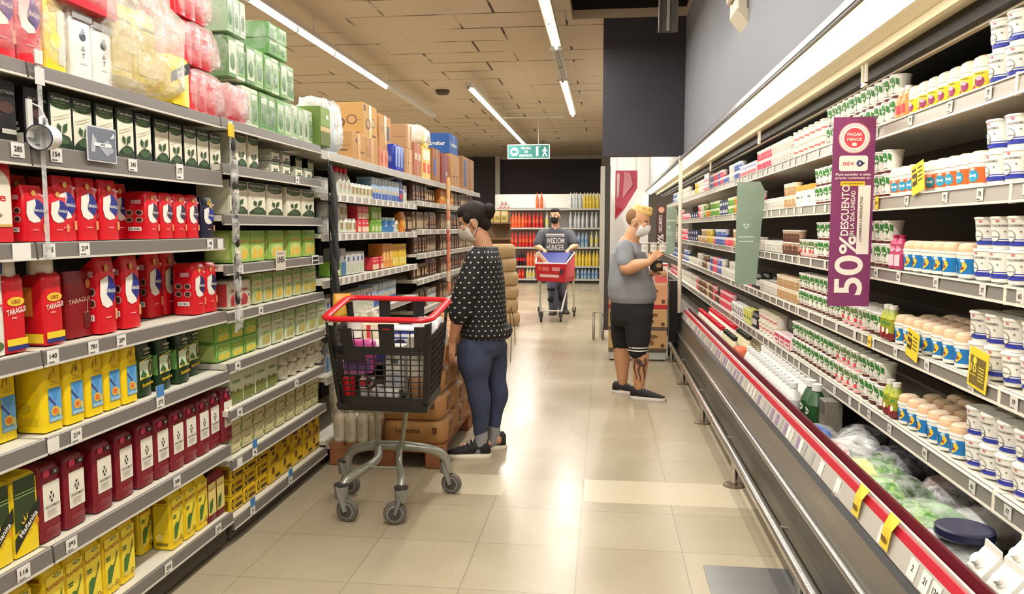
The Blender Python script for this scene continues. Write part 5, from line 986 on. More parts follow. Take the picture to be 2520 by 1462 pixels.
g = G(); g.rr([(-.034, .12, .001, .01), (.034, .12, .001, .01)], W_); g = G(); rr2 = []
for q, (sx, sz) in enumerate(((1, 1), (-1, 1), (-1, -1), (1, -1))):
    for j in range(5): a = (q+j/4)*PI/2; rr2.append((cx+sx*.05+.011*math.cos(a), 1.737+sz*.023+.011*math.sin(a)))
g.poly(rr2, W_, .001); g.text('mi', cx-.032, 1.738, .02, RD_, .002); g.text('<', cx-.006, 1.736, .016, RD_, .002); BN = M((60, 66, 110), .4)
g.ell(cx+.026, 1.737, .014, .014, BN, .002); g.poly([(cx+.02, 1.745), (cx+.034, 1.737), (cx+.02, 1.729), (cx+.026, 1.737)], W_, .0026); g.poly([(cx+.036, 1.744), (cx+.05, 1.737), (cx+.036, 1.73)], BN, .002); obj('card_badge', g, t)
g = G(); g.text('Para acceder a este', cx, 1.689, .0115, W_, .001, .148); g.text('precio registrate en', cx, 1.672, .0115, W_, .001, .148); g.rect(cx-.052, cx+.052, 1.638, 1.658, M((232, 196, 40), .4), .001); g.text('carrefour.com.ar', cx, 1.648, .008, M((120, 90, 30), .4), .0018, .09); obj('small_print', g, t)
g = G(); q = PI/2
g.text('50', cx-.004, 1.24, .122, W_, .0012, .178, q); g.text('%', cx-.012, 1.378, .072, W_, .0012, .085, q); g.text('DESCUENTO', cx-.028, 1.53, .034, W_, .0012, .225, q); g.text('EN LA 2DA UNIDAD', cx+.004, 1.515, .019, W_, .0012, .205, q); g.rect(cx+.025, cx+.078, 1.335, 1.64, W_, .0012)
g.text('LLEVANDO 2 PRODUCTOS', cx+.04, 1.49, .011, M((70, 40, 60), .4), .002, .2, q); obj('lettering', g, t)
g = G(); g.box(.15, w+.06, .003, .012, 1.89, 1.9, M((210, 206, 196), .4)); g.box(w-.02, w+.06, .003, .012, 1.56, 1.575, M((210, 206, 196), .4)); obj('clip', g, t)
SG = (132, 150, 132); heart = [(0, -.02), (-.022, .004), (-.02, .018), (-.01, .021), (0, .012), (.01, .021), (.02, .018), (.022, .004)]
for Y, lab in ((6.1, 'pale green blade sign with a white heart mid case'), (13.2, 'far pale green blade sign beyond the white post')):
    t, w = blade('blade_sign', lab, Y, 1.0, 1.19, 1.02, 1.8, SG, [(0, 1.02), (.16, 1.02), (.19, 1.5), (.205, 1.62), (.205, 1.74), (.17, 1.805), (0, 1.8)])
    g = G(); hw = M((214, 220, 206), .5)
    g.poly([(.075+x, 1.465+z) for x, z in heart], hw, .001); g.poly([(.075+x*.6, 1.466+z*.6) for x, z in heart], M(SG, .4), .0014); g.text('sin TACC', .08, 1.385, .014, hw, .001, .12); g.text('saludable', .08, 1.35, .014, hw, .001, .11); g.rect(.08, .17, 1.775, 1.78, M((160, 160, 130), .5), .001); g.rect(.08, .18, 1.7, 1.706, M((150, 140, 110), .5), .001); obj('lettering', g, t)
    g = G(); g.box(.19, .22, .003, .01, 1.6, 1.612, M((200, 200, 190), .4)); obj('clip', g, t)
t, w = blade('offer_sign', 'far dark brown discount sign by the second green blade sign', 12.0, .78, .93, 1.1, 1.8, (76, 48, 46))
g = G(); g.ell(w/2, 1.73, .045, .045, M((206, 150, 120), .4), .001, 20); g.text('20%', w/2-.005, 1.25, .09, W_, .0012, .22, PI/2); g.text('DESCUENTO', w/2-.01, 1.52, .05, W_, .0012, .26, PI/2); obj('lettering', g, t)
g = G(); g.box(w-.02, 1.21-.78, .003, .012, 1.56, 1.575, M((210, 206, 196), .4)); obj('clip', g, t)
def card(label, px, py, k, w, h, lines, tilt=-.12, col=(228, 200, 50), z=None, dark=False):
    X = RX-.012; zc = z; y = yat(px, X, zc)
    t = thing('offer_card', label, 'card', (X, y, zc), -PI/2)
    g = G(); g.X = MX.Rotation(tilt, 4, 'Y'); g.box(-w/2, w/2, 0, .002, -h/2, h/2, M(col, .4, 0, .08, 20)); obj('card', g, t)
    g = G(); g.X = MX.Rotation(tilt, 4, 'Y'); ink = M((70, 56, 30), .5)
    if dark:
        g.rect(-w*.4, w*.4, -h*.42, h*.3, M((110, 92, 40), .5), .001); g.rr([(0, .01, .01, .004)]*2, ink) if 0 else None
        yl_ = M((232, 208, 70), .5); g.ell(-w*.16, h*.2, w*.1, w*.1, yl_, .0015); g.text('10', -w*.2, -.0, h*.2, yl_, .0018, w*.3); g.text('unidades', -w*.2, -h*.17, h*.05, yl_, .0018, w*.3)
        for i in range(5): g.rect(w*.05, w*.36, h*(.06-.08*i), h*(.085-.08*i), yl_, .0016)
    else:
        g.rect(-w*.42, -w*.05, -h*.2, h*.2, ink, .001); g.text('2x1', -w*.24, 0, h*.18, M((232, 208, 70), .5), .0018, w*.3); g.rect(-w*.42, -w*.1, h*.28, h*.36, ink, .001)
        for i in range(4): g.rect(w*.04, w*.4, h*(.3-.14*i), h*(.34-.14*i), ink, .001)
    obj('print', g, t); return t
card('yellow offer card tilted before the orange cups', 2258, 445, 1, .115, .115, 0, -.2, z=1.642)
card('yellow offer card before the blue cups, fourth shelf', 2245, 842, 3, .115, .11, 0, .18, z=1.0)
card('larger yellow and brown offer card with number ten', 2406, 890, 3, .125, .13, 0, .1, z=1.0, dark=True)
for px, zz in ((2145, .94), (2163, 1.56)): 
    t = thing('yellow_ticket', f'small yellow ticket on the {"fourth" if zz < 1 else "second"} case shelf edge', 'ticket', (RX-.01, yat(px, RX, zz), zz), -PI/2); g = G(); g.box(-.022, .022, 0, .001, -.025, .03, M((228, 196, 60), .5)); g.rect(-.012, .012, -.004, .008, M((150, 110, 30), .5)); obj('card', g, t)
for px, zz, lab in ((2118, .5, 'yellow ticket folded over the low ticket strip'), (2190, .5, 'crumpled yellow ticket bent over the red rail')):
    t = thing('yellow_ticket', lab, 'ticket', (.86, yat(px, .88, zz), zz), -PI/2); g = G(); ym = M((230, 198, 60), .45)
    g.loft([[(-.034, .0, -.03), (-.034, .0005, -.03), (.034, .0005, -.03), (.034, 0, -.03)], [(-.036, .012, .03), (-.036, .0125, .03), (.032, .0125, .034), (.032, .012, .034)], [(-.03, .03, .075), (-.03, .031, .075), (.036, .036, .07), (.036, .035, .07)]], ym, False)
    g.rect(-.02, .02, -.01, .01, M((120, 90, 30), .5), .0) ; obj('card', g, t)
# ================================================================= far end: drinks shelf
BX0, BX1, BY = -2.86, -.13, 20.4
t = thing('drinks_shelf', 'white shelf of red, yellow and clear bottles against the far end', 'shelf', (0, BY, 0))
wh = M((206, 204, 196), .5)
g = G(); g.box(BX0, BX1, .36, .4, 0, 2.0, M((150, 148, 142), .7)); obj('back_panel', g, t)
g = G(); g.box(BX0, BX1, .3, .4, 1.99, 2.36, M((226, 224, 214), .5)); obj('header', g, t)
g = G(); g.box(BX0, BX1, .02, .36, 0, .1, M((30, 26, 24), .7)); obj('plinth', g, t)
for x in (BX0-.03, BX1): g = G(); g.box(x, x+.035, 0, .4, 0, 2.34, wh); obj('upright', g, t)
BZ = (1.97, 1.47, .96, .46, .12)
for z in BZ[:4]+(.12,):
    g = G(); g.box(BX0+.006, BX1-.001, .0, .36, z-.03, z-.004, wh); g.box(BX0+.006, BX1-.001, -.012, 0, z-.045, z, M((196, 192, 184), .4)); s_ = obj('shelf', g, t)
def soda(c, lab, cap, h=.41, r=.042): return {'bottle': turned([(r*.85, 0, c), (r, .012, c), (r, h*.3, lab), (r, h*.52, c), (r*.85, h*.68, c), (r*.36, h*.88, c), (r*.34, h*.93, None)], n=12), 'cap': turned([(r*.4, h*.93, cap), (r*.4, h, cap), (r*.3, h+.002, None)], n=10, R=r)}
for nm, a in {'red': ((206, 40, 34), (226, 96, 60), (200, 30, 34)), 'orange': ((236, 96, 50), (240, 120, 70), (226, 70, 40)), 'cola': ((44, 18, 18), (196, 30, 50), (190, 26, 40)), 'clear': ((190, 196, 196), (206, 210, 210), (226, 226, 220)), 'yellow': ((222, 190, 60), (230, 206, 80), (206, 200, 180)), 'blue': ((150, 176, 196), (110, 150, 190), (70, 110, 170)), 'pale': ((206, 200, 160), (226, 206, 90), (222, 214, 190))}.items(): kind('soda_'+nm, 'soda_bottle', 'bottle', soda(*a), 0)
def bx(px): return (px-1488)/1900*(BY-.0)*1.0
SR = [[('orange', 1316, 1340, 2), ('clear', 1402, 1432, 4), ('yellow', 1434, 1474, 5)], [('orange', 1250, 1290, 5), ('red', 1290, 1338, 5), ('pale', 1340, 1352, 1), ('clear', 1400, 1472, 7)],
      [('red', 1248, 1330, 9), ('clear', 1400, 1418, 2), ('blue', 1420, 1448, 3), ('pale', 1450, 1474, 2)], [('cola', 1270, 1294, 3), ('orange', 1296, 1320, 3), ('yellow', 1416, 1474, 7)], [('red', 1276, 1290, 2), ('pale', 1294, 1318, 3), ('yellow', 1400, 1418, 2), ('blue', 1420, 1474, 6)]]
for k, row in enumerate(SR):
    for c, a, b, n in row:
        for i in range(n):
            x = bx(a)+(bx(b)-bx(a))*(i+.5)/n
            put('soda_'+c, (x, BY+.03, BZ[k]-.0025), rnd.uniform(-.3, .3), f'{c} soda bottle', f'on the {("top", "second", "third", "fourth", "lowest")[k]} shelf of the far end', 'left', x, 'bottles on the far drinks shelf').scale.z = .72 if k == 4 else 1
for i in range(3): put('smallbox', (bx(1232+i*10), BY+.05, 1.968), 0, 'red carton lying on top of the far shelf', '', 'left', i)
for i in range(2): put('smallbox', (bx(1236+i*9), BY+.05, 2.07), 0, 'red carton in the upper layer on the far shelf', '', 'left', i)
# display beyond the left shelves
t = thing('display_rack', 'brown display rack past the last left shelf unit', 'rack', (-1.62, 11.6, 0))
g = G(); bm = M((120, 92, 66), .7); [g.box(*q, bm) for q in ((-.2, .16, .4, .43, 0, 1.7),)]; obj('frame', g, t)
for z in (.02, 1.28, 1.52): g = G(); g.box(-.2, .2, .03, .4, z, z+.02, bm); obj('shelf', g, t)
kind('gold_pack', 'snack_pack', 'pack', bag(.1, .17, .07, (206, 180, 110), [('r', .2, .8, .2, .5, (150, 140, 70)), ('r', .2, .8, .6, .8, (226, 214, 180))]), 0)
for i in range(3): put('gold_pack', (-1.73+i*.11, 11.64, 1.542), 0, 'golden pack on the far display rack', '', 'left', i)
kind('brown_sack', 'paper_sack', 'sack', (lambda g: (g.rr([(0, .3, .28, .06), (.03, .34, .32, .08), (.12, .35, .33, .09), (.17, .33, .31, .08), (.2, .26, .24, .06)], M((176, 146, 104), .75, 0, .12, 9, .6), 0, .17), g)[1])(G()), 0)
for i in range(6): put('brown_sack', (-1.42+rnd.uniform(-.015, .015), 11.3, .002+i*.203), .1*i, 'brown paper sack in the far pile', ('at the bottom', 'second up', 'third up', 'fourth up', 'fifth up', 'on top')[i])
# posts and poster by the bulkhead
t = thing('barrier_post', 'tall pale post beside the stacked cartons under the bulkhead', 'post', (-.03, 10.3, 0))
g = G(); g.box(-.03, .03, -.03, .03, 0, 2.26, M((196, 190, 176), .5)); obj('post', g, t)
g = G(); g.box(.03, .1, -.01, .01, .1, 2.26, M((70, 64, 60), .6)); obj('panel', g, t)
g = G(); g.tube([(-.1, -.25, 0), (-.1, -.25, .36), (.02, -.25, .36), (.02, -.25, 0)], .016, steel(), 8); obj('foot_loop', g, t)
t = thing('shelf_end', 'grey shelf end with yellow strip far right under the bulkhead', 'shelf', (.02, 13.0, 0))
g = G(); g.box(0, .05, 0, 2.9, 0, 2.2, M((150, 146, 138), .6)); obj('panel', g, t); g = G(); g.box(.01, .07, -.02, 0, 1.35, 2.1, M((226, 200, 60), .5)); obj('strip', g, t)
t = thing('poster', 'slanted pink and red poster hanging under the bulkhead', 'poster', (.14, 10.8, 0)); PK = M((222, 96, 120), .5)
g = G(); g.loft([[(x, y+.12*x, z) for x, z in ((0, 1.56), (.12, 1.7), (.3, 2.0), (.3, 2.24), (0, 2.24))] for y in (0, .004)], PK, False); obj('sheet', g, t)
g = G(); g.poly([(.02, 2.2), (.06, 2.2), (.05, 1.9), (.02, 1.85)], M((240, 214, 214), .5), .003); g.poly([(.12, 2.22), (.2, 2.2), (.24, 2.05), (.1, 1.86)], M((236, 160, 170), .5), .003); g.poly([(0.0, 1.6), (.1, 1.72), (.02, 1.74)], M((196, 30, 50), .5), .003); obj('print', g, t)
g = G(); g.tube([(.02, .005, 2.24), (.02, .005, CEIL)], .004, wh, 5); g.tube([(.28, .036, 2.24), (.28, .036, CEIL)], .004, wh, 5); obj('cord', g, t)
# stacked produce cartons on a white base
t = thing('base_plinth', 'low white base under the stacked cartons by the case end', 'base', (.37, 8.5, 0)); g = G(); g.box(-.31, .31, 0, .5, .012, .1, M((190, 190, 184), .5), .006); obj('body', g, t); g = G(); g.box(-.29, .29, .02, .48, 0, .012, M((30, 28, 26), .7)); obj('foot', g, t)
def crate(label, z, h, band, txt, col=(196, 156, 104), w=.63):
    t = thing('produce_carton', label, 'carton', (.37, 8.49, z)); g = carton(w, h, .5, M(col, .75, 0, .06, 6), [('r', .0, 1, .0, .17, band), ('e', .72, .72, .13, .1, (120, 84, 50)), ('t', txt, .52, .4, .26, (96, 56, 36), .52, 6), ('e', .93, .3, .035, .09, (100, 66, 40)), ('r', .04, .96, .94, .97, (222, 190, 140))], [('r', 0, 1, 0, .17, band)]); obj('carton', g, t)
    g = G(); g.rect(-.05, .05, h*.8, h*.9, M((60, 40, 30), .7), .002); obj('hand_hole', g, t)
crate('kraft carton with brown script at the bottom of the stack', .1015, .235, (90, 78, 60), 'Bubblé'); crate('kraft carton with brown script in the middle of the stack', .338, .235, (96, 80, 62), 'Bubblé'); crate('kraft carton with red script and red band, third up', .575, .27, (178, 36, 44), 'Bubblé', (206, 150, 110))
kind('snackbox', 'snack_carton', 'carton', carton(.15, .22, .2, (226, 196, 176), [('r', .06, .94, .06, .4, (206, 90, 90)), ('r', .1, .9, .5, .8, (230, 216, 196)), ('t', 'oferta', .5, .65, .14, (160, 50, 50), .6), ('r', .02, .98, .9, .98, (190, 40, 50))]), 0)
for i in range(4): put('snackbox', (.15+i*.155, 8.52, .8465), 0, 'pink snack carton on top of the kraft stack', '', 'left', i)
# ================================================================= pallet and sacks behind the cart
t = thing('pallet', 'wooden pallet under the brown sacks beside the left shelves', 'pallet', (-1.31, 4.47, 0)); wd_ = M((150, 98, 62), .8, 0, .2, 9, .3)
for x in (-.3, 0, .3):
    for y in (.0, .9, 1.85): g = G(); g.box(x-.055, x+.055, y, y+.14, .0, .1, M((150, 92, 60), .8, 0, .2, 9), .006); obj('block', g, t)
for y in (0, .9, 1.85): g = G(); g.box(-.36, .36, y, y+.12, .1, .12, wd_); obj('stringer', g, t)
for i in range(6): g = G(); g.box(-.36+i*.125, -.265+i*.125, 0, 1.99, .12, .14, wd_); obj('board', g, t)
SB = (172, 122, 72)
def sackg(): 
    g = G(); g.rr([(0, .36, .26, .05), (.02, .4, .285, .07), (.08, .415, .292, .1), (.132, .4, .28, .075), (.152, .33, .22, .05)], M(SB, .5, 0, .12, 7, .7), 0, .15, 4)
    g.X = MX.Translation((.2085, .15, .085)) @ MX.Rotation(PI/2, 4, 'Z'); g.poly([(-.05, -.045), (.05, -.04), (.06, .04), (-.045, .045)], M((150, 102, 60), .6), .002); g.poly([(-.06, .04), (0, .0), (.06, .045), (0, .05)], M((120, 78, 44), .6), .003); g.X = None
    h = G(); h.text('Ledesma', -.03, .09, .03, M((80, 50, 32), .7), .003, .15); h.rect(.12, .15, .07, .11, M((110, 66, 40), .7), .002); return {'sack': g, 'print': h}
kind('sugar_sack', 'paper_sack', 'sack', sackg(), 0)
LN = ('bottom', 'second', 'third', 'top')
for L in range(4):
    for j in range(6):
        put('sugar_sack', (-1.13+rnd.uniform(-.015, .015)-.012*L, 4.485+j*.305+(.15 if L == 4 else 0)+rnd.uniform(-.005, .005), .1415+L*.1535), rnd.uniform(-.015, .015), f'brown paper sack in the {LN[L]} layer on the pallet', '', 'left', j, 'brown paper sacks on the pallet')
kind('white_bottle', 'white_bottle', 'bottle', turned([(.034, 0, (206, 196, 170)), (.037, .01, (216, 206, 184)), (.037, .15, (216, 206, 184)), (.026, .18, (206, 196, 170)), (.02, .184, (226, 220, 204)), (.02, .2, None)], [('r', .3, .7, .2, .6, (190, 180, 156))], .06, .2, 12), 0)
for L in range(4):
    for i in range(4):
        put('white_bottle', (-1.612+i*.0752+.004*(L % 2), 4.48+.005*L, .1415+L*.2015), 0, f'cream bottle in the {LN[L]} layer of the wrapped block', 'by the pallet', 'left', i, 'cream wrapped bottles')
t = thing('wrap_sheet', 'clear film wound round the cream bottles by the pallet', 'film', (-1.49, 4.455, .1415)); obj('film', lump(.35, .84, .12, film((226, 214, 190), .74), 83, .02), t)
# ================================================================= shopping cart in front
t = CART = thing('shopping_cart', 'black basket shopping cart with red rim and full of goods', 'shopping cart', (-1.09, 3.82, 0)); O = V((-1.09, 3.82, 0))
TP = [V((-1.352, 3.59, 1.0)), V((-.828, 3.59, .998)), V((-.822, 4.06, 1.055)), V((-1.385, 4.06, 1.062))]
BT = [V((-1.303, 3.612, .6)), V((-.845, 3.612, .595)), V((-.868, 4.03, .6)), V((-1.33, 4.03, .6))]
TP = [p-O for p in TP]; BT = [p-O for p in BT]
bk = M((26, 23, 21), .42)
def face(i):
    a, b, c, d = TP[i], TP[(i+1) % 4], BT[(i+1) % 4], BT[i]; n = (b-a).cross(d-a).normalized()
    cr = .1
    def q(s, t_):
        p = (a*(1-s)+b*s)*(1-t_)+(d*(1-s)+c*s)*t_
        e = max(0, abs(s-.5)-.4)/.1                       # rounded corners
        return p+n*(.02*e*e)*(1 if n.dot(O*0+(a+b+c+d)/4) < 0 else -1)
    return q, n
def slab(g, q, n, s0, s1, t0, t1, m, th=.005, k=6):
    A = [q(s0+(s1-s0)*i/k, t0) for i in range(k+1)]; B = [q(s0+(s1-s0)*i/k, t1) for i in range(k+1)]
    for i in range(k):
        P = [A[i], A[i+1], B[i+1], B[i]]; g.loft([[p-n*th/2 for p in P], [p+n*th/2 for p in P]], m, False)
def lattice(g, q, n, nv, nh, t0, t1, s0=0, s1=1, r=.0032):
    for i in range(nv+1): s = s0+(s1-s0)*i/nv; g.tube([q(s, t0+(t1-t0)*j/4) for j in range(5)], r, bk, 5)
    for j in range(nh+1): tt = t0+(t1-t0)*j/nh; g.tube([q(s0+(s1-s0)*i/8, tt) for i in range(9)], r, bk, 5)
for i, nm in enumerate(('front_panel', 'side_panel', 'rear_panel', 'side_panel')):
    q, n = face(i); g = G()
    if i == 0:
        lattice(g, q, n, 11, 8, .38, .93, 0, 1, .0036); lattice(g, q, n, 11, 1, .1, .36, 0, 1, .003)
        slab(g, q, n, .0, 1, .3, .4, bk); slab(g, q, n, .0, .1, .05, .3, bk); slab(g, q, n, .14, .26, .08, .3, bk); slab(g, q, n, .52, .67, .02, .3, bk); slab(g, q, n, .86, 1, .05, .3, bk); slab(g, q, n, .02, .36, .4, .47, bk)
        slab(g, q, n, 0, .04, .3, 1, bk); slab(g, q, n, .96, 1, .3, 1, bk); slab(g, q, n, 0, 1, .92, 1.04, bk, .008); slab(g, q, n, .46, .54, .7, .76, bk)
        c = q(.4, .75); g.tube([c+V((.02*math.cos(a*PI/6), 0, .02*math.sin(a*PI/6))) for a in range(12)], .008, bk, 6, True)
    elif i == 2:
        lattice(g, q, n, 11, 7, .38, .93, 0, 1, .0026); slab(g, q, n, 0, 1, .3, .4, bk); slab(g, q, n, 0, 1, .92, 1.04, bk, .008)
        for s in (.3, .64):
            slab(g, q, n, s-.055, s+.055, -.02, .3, bk, .006)
            slab(g, q, n, s-.09, s+.09, .22, .3, bk, .006)
    else:
        lattice(g, q, n, 20, 9, .22, .95); slab(g, q, n, 0, 1, .18, .26, bk); slab(g, q, n, 0, .1, .02, 1, bk); slab(g, q, n, .9, 1, .02, 1, bk); slab(g, q, n, 0, 1, .93, 1.04, bk, .008)
        for k in range(8): slab(g, q, n, 0, 1, .3+k*.08, .315+k*.08, bk, .009)
    obj(nm, g, t)
g = G(); g.loft([[(p.x, p.y, p.z-.02) for p in BT], [(p.x, p.y, p.z-.008) for p in BT]], bk, False)
g.loft([[(p.x*.97, p.y*.96, p.z-.042) for p in BT], [(p.x, p.y, p.z-.02) for p in BT]], bk, False); obj('bottom', g, t)
rim = []
for i in range(4):
    a, p, b = TP[i-1], TP[i], TP[(i+1) % 4]; u, w = (a-p).normalized(), (b-p).normalized()
    for k in range(5):
        f = k/4; A, B = p+u*.06, p+w*.06; rim.append((A*(1-f)+p*f)*(1-f)+(p*(1-f)+B*f)*f+V((0, 0, .012)))
g = G(); g.tube(rim, .022, M((206, 18, 36), .3), 10, True, .62); obj('rim', g, t)
q, n = face(0); g = G(); slab(g, q, n, .56, .63, .075, .09, M((190, 20, 36), .4), .009); obj('red_clip', g, t)
cg = M((158, 158, 146), .35, .55, .08, 20)
L_ = lambda px, py, Y: at(px, py, Y)-O
def smooth(P, k=5):
    R = []; Q = [P[0]]+list(P)+[P[-1]]
    for i in range(1, len(Q)-2):
        for j in range(k):
            s = j/k; a, b, c, d = Q[i-1], Q[i], Q[i+1], Q[i+2]
            R.append(.5*((2*b)+(c-a)*s+(2*a-5*b+4*c-d)*s*s+(3*b-a-3*c+d)*s**3))
    return R+[P[-1]]
g = G()
g.tube(smooth([L_(850, 1165, 3.99), L_(862, 1115, 3.99), L_(905, 1098, 3.97), L_(985, 1096, 3.97), L_(1060, 1106, 4.0), L_(1094, 1125, 4.04), L_(1106, 1160, 4.06)]), .025, cg, 10); obj('rear_arch', g, t)
for P in ([L_(925, 1010, 3.8), L_(930, 1095, 3.93)], [L_(1000, 1005, 3.8), L_(989, 1095, 3.93)]): g = G(); g.tube(P, .013, cg, 10); obj('upright', g, t)
g = G(); g.tube(smooth([L_(930, 1098, 3.94), L_(928, 1130, 3.86), L_(885, 1160, 3.72), L_(850, 1185, 3.63), L_(840, 1215, 3.6)]), .022, cg, 10); obj('leg', g, t)
g = G(); g.tube(smooth([L_(983, 1098, 3.94), L_(982, 1140, 3.82), L_(988, 1175, 3.66), L_(986, 1215, 3.6)]), .018, cg, 10); obj('leg', g, t)
g = G(); g.tube([L_(902, 1149, 3.76), L_(983, 1151, 3.76)], .006, cg, 8); obj('cross_bar', g, t)
g = G(); g.tube([L_(870, 1010, 3.8), L_(1040, 1010, 3.8)], .012, cg, 8); obj('basket_bar', g, t)
for px, py, Y, ang in ((855, 1256, 3.6, .35), (972, 1263, 3.59, PI-.5), (862, 1195, 3.99, .2), (1111, 1192, 4.06, .2)):
    c = at(px, py, Y)-O; R_ = .057; c.z = R_; hd = V((math.cos(ang), -.18, 0)).normalized()
    piv = c-hd*.032; g = G(); gm = M((136, 134, 126), .45, .3)
    g.lathe([(.033, .116, gm), (.035, .16, gm), (.034, .178, M((50, 46, 44), .5)), (.036, .188, M((50, 46, 44), .5)), (.022, .192, None)], 14, piv.x, piv.y)
    sd = hd.cross(V((0, 0, 1)))
    for k in (-1, 1): g.tube([piv+V((0, 0, .125))+sd*.02*k, piv+hd*.008+V((0, 0, .085))+sd*.026*k, c+sd*.024*k], [.024, .02, .014], gm, 8, False, .4)
    ca = obj('caster', g, t); g = G(); g.X = MX.Translation(c) @ hd.to_track_quat('Y', 'Z').to_matrix().to_4x4() @ MX.Rotation(PI/2, 4, 'Y')
    ty, hb = M((96, 90, 84), .6), M((70, 64, 60), .5); g.lathe([(.012, -.02, hb), (.034, -.018, M((150, 148, 142), .4)), (.038, -.017, ty), (R_-.004, -.015, ty), (R_, -.008, ty), (R_, .008, ty), (R_-.004, .015, ty), (.038, .017, M((150, 148, 142), .4)), (.034, .018, hb), (.012, .02, None)], 24); obj('wheel', g, ca)
# goods in the cart
def goods(name, label, x, y, z, g, rz=0, rx=0, cat=None):
    o = obj(name, g, None, (x, y, z), rz); o.rotation_euler.x = rx; return tag(o, label, cat or name.split('_')[-1])
goods('napkin_pack', 'pink and violet pack low in the cart basket', -1.2, 3.64, .74, brick(.15, .16, .08, (206, 80, 150), [('r', .05, .95, .05, .45, (110, 70, 130)), ('p', [(.1, .4), (.5, .6), (.9, .4)], (226, 160, 200))]))
goods('milk_carton', 'white carton upright in the middle of the cart', -1.02, 3.66, .655, carton(.09, .22, .09, (214, 210, 202), [('r', .1, .9, .1, .4, (170, 172, 180)), ('r', .3, .7, .6, .7, (90, 90, 96))]))
goods('milk_carton', 'white carton beside the first, nearer the cart side', -.92, 3.68, .72, carton(.08, .2, .09, (206, 200, 180), [('r', .1, .9, .5, .8, (226, 222, 210))]))
goods('paper_bag', 'brown paper bag at the right corner of the cart', -.9, 3.65, .6, bag(.1, .12, .09, (156, 110, 70)))
goods('flour_bag', 'white bag lying on the cart bottom', -1.1, 3.65, .6, brick(.2, .06, .2, (210, 206, 200), [('r', .1, .5, .2, .6, (190, 180, 170))]))
goods('red_can', 'red can on its side low in the cart', -1.24, 3.63, .62, turned([(.03, 0, RED), (.032, .008, RED), (.032, .09, RED), (.028, .096, None)], n=14), .4)
goods('red_box', 'red and white small box above the red can', -1.16, 3.63, .665, carton(.06, .05, .06, (214, 190, 190), [('r', .05, .95, .3, .9, (190, 40, 50))]))
goods('dark_box', 'dark grey box behind the white cartons in the cart', -1.12, 3.8, .6, carton(.2, .16, .12, (52, 50, 48)))
goods('towel_roll_pack', 'white pack of rolls filling the left rear of the cart', -1.23, 3.8, .7, brick(.24, .17, .18, (218, 214, 206), [('r', .1, .9, .3, .6, (190, 190, 186))]))
goods('tray_pack', 'white and beige tray pack under the rear rim', -1.2, 3.93, .86, brick(.22, .09, .1, (214, 200, 170), [('r', .3, .4, .1, .9, (196, 50, 60)), ('r', .5, .95, .2, .7, (226, 216, 196))]))
goods('striped_bag', 'white bag with blue stripes heaped in the cart', -1.05, 3.88, .82, brick(.17, .12, .14, (216, 220, 226), [('r', .05, .95, .7, .8, (50, 64, 150)), ('r', .05, .95, .5, .56, (50, 64, 150)), ('p', [(.1, .1), (.4, .45), (.6, .45), (.9, .1)], (40, 44, 70))]), .1)
goods('white_bag', 'white crumpled bag at the right rear of the cart', -.93, 3.92, .8, lump(.17, .17, .2, M((220, 220, 216), .35, 0, .15, 20, .6), 91, .12))
goods('blue_pack', 'dark blue pack between the bags in the cart', -1.08, 3.74, .78, brick(.13, .06, .1, (44, 56, 130)))
goods('white_tub', 'white round tub inside the left edge of the cart', -1.3, 3.86, .88, turned([(.036, 0, CW), (.042, .07, CW), (.044, .085, None)], n=16))
goods('yellow_bag', 'yellow snack bag sticking up at the left edge of the cart', -1.44, 4.12, .93, bag(.1, .16, .06, (226, 160, 40), [('p', [(.2, .2), (.8, .3), (.5, .8)], (236, 190, 70))]), .4)
# ================================================================= the red cart at the far end
t = RC = thing('shopping_cart', 'red plastic shopping cart with blue flap pushed by the far man', 'shopping cart', (-.75, 12.2, 0)); O2 = V((-.75, 12.2, 0)); rd = M((196, 20, 38), .35)
A = lambda px, py, Y: at(px, py, Y)-O2
F_ = [A(1318, 648, 11.85), A(1385, 652, 11.85), A(1383, 694, 11.9), A(1322, 690, 11.9)]; B_ = [A(1322, 622, 12.75), A(1414, 622, 12.75), A(1412, 690, 12.6), A(1326, 690, 12.6)]
F_[1] = A(1392, 650, 11.85); F_[2] = A(1388, 694, 11.9)
def pan(g, P, m, th=.02):
    n = (P[1]-P[0]).cross(P[3]-P[0]).normalized(); g.loft([[p-n*th/2 for p in P], [p+n*th/2 for p in P]], m, False); return n
def lerp4(P, s, t_): return (P[0]*(1-s)+P[1]*s)*(1-t_)+(P[3]*(1-s)+P[2]*s)*t_
for nm, P in (('front_panel', F_), ('side_panel', [F_[1], B_[1], B_[2], F_[2]]), ('side_panel', [B_[0], F_[0], F_[3], B_[3]]), ('bottom', [F_[3], F_[2], B_[2], B_[3]])):
    g = G(); n = pan(g, P, rd)
    if nm == 'side_panel':
        for i in range(7):
            s = .06+i*.13; q4 = [lerp4(P, s, .12), lerp4(P, s+.06, .12), lerp4(P, min(1, s+.02), .8), lerp4(P, max(0, s-.04), .8)]; g.loft([[p-n*.016 for p in q4], [p+n*.016 for p in q4]], M((226, 90, 100), .4), False)
    obj(nm, g, t)
g = G(); n = V((0, -1, 0)); P = F_
for s0, s1, t0, t1, c in ((.12, .8, .62, .78, (226, 200, 196)), (.22, .44, .2, .42, (226, 110, 110)), (.55, .82, .2, .4, (222, 150, 150)), (.08, .18, .18, .4, (226, 96, 60)), (.82, .95, .3, .6, (80, 30, 60))):
    q4 = [lerp4(P, s0, t0), lerp4(P, s1, t0), lerp4(P, s1, t1), lerp4(P, s0, t1)]; g.loft([[p+n*.012 for p in q4], [p+n*.016 for p in q4]], M(c, .5), False)
obj('sign_strip', g, t)
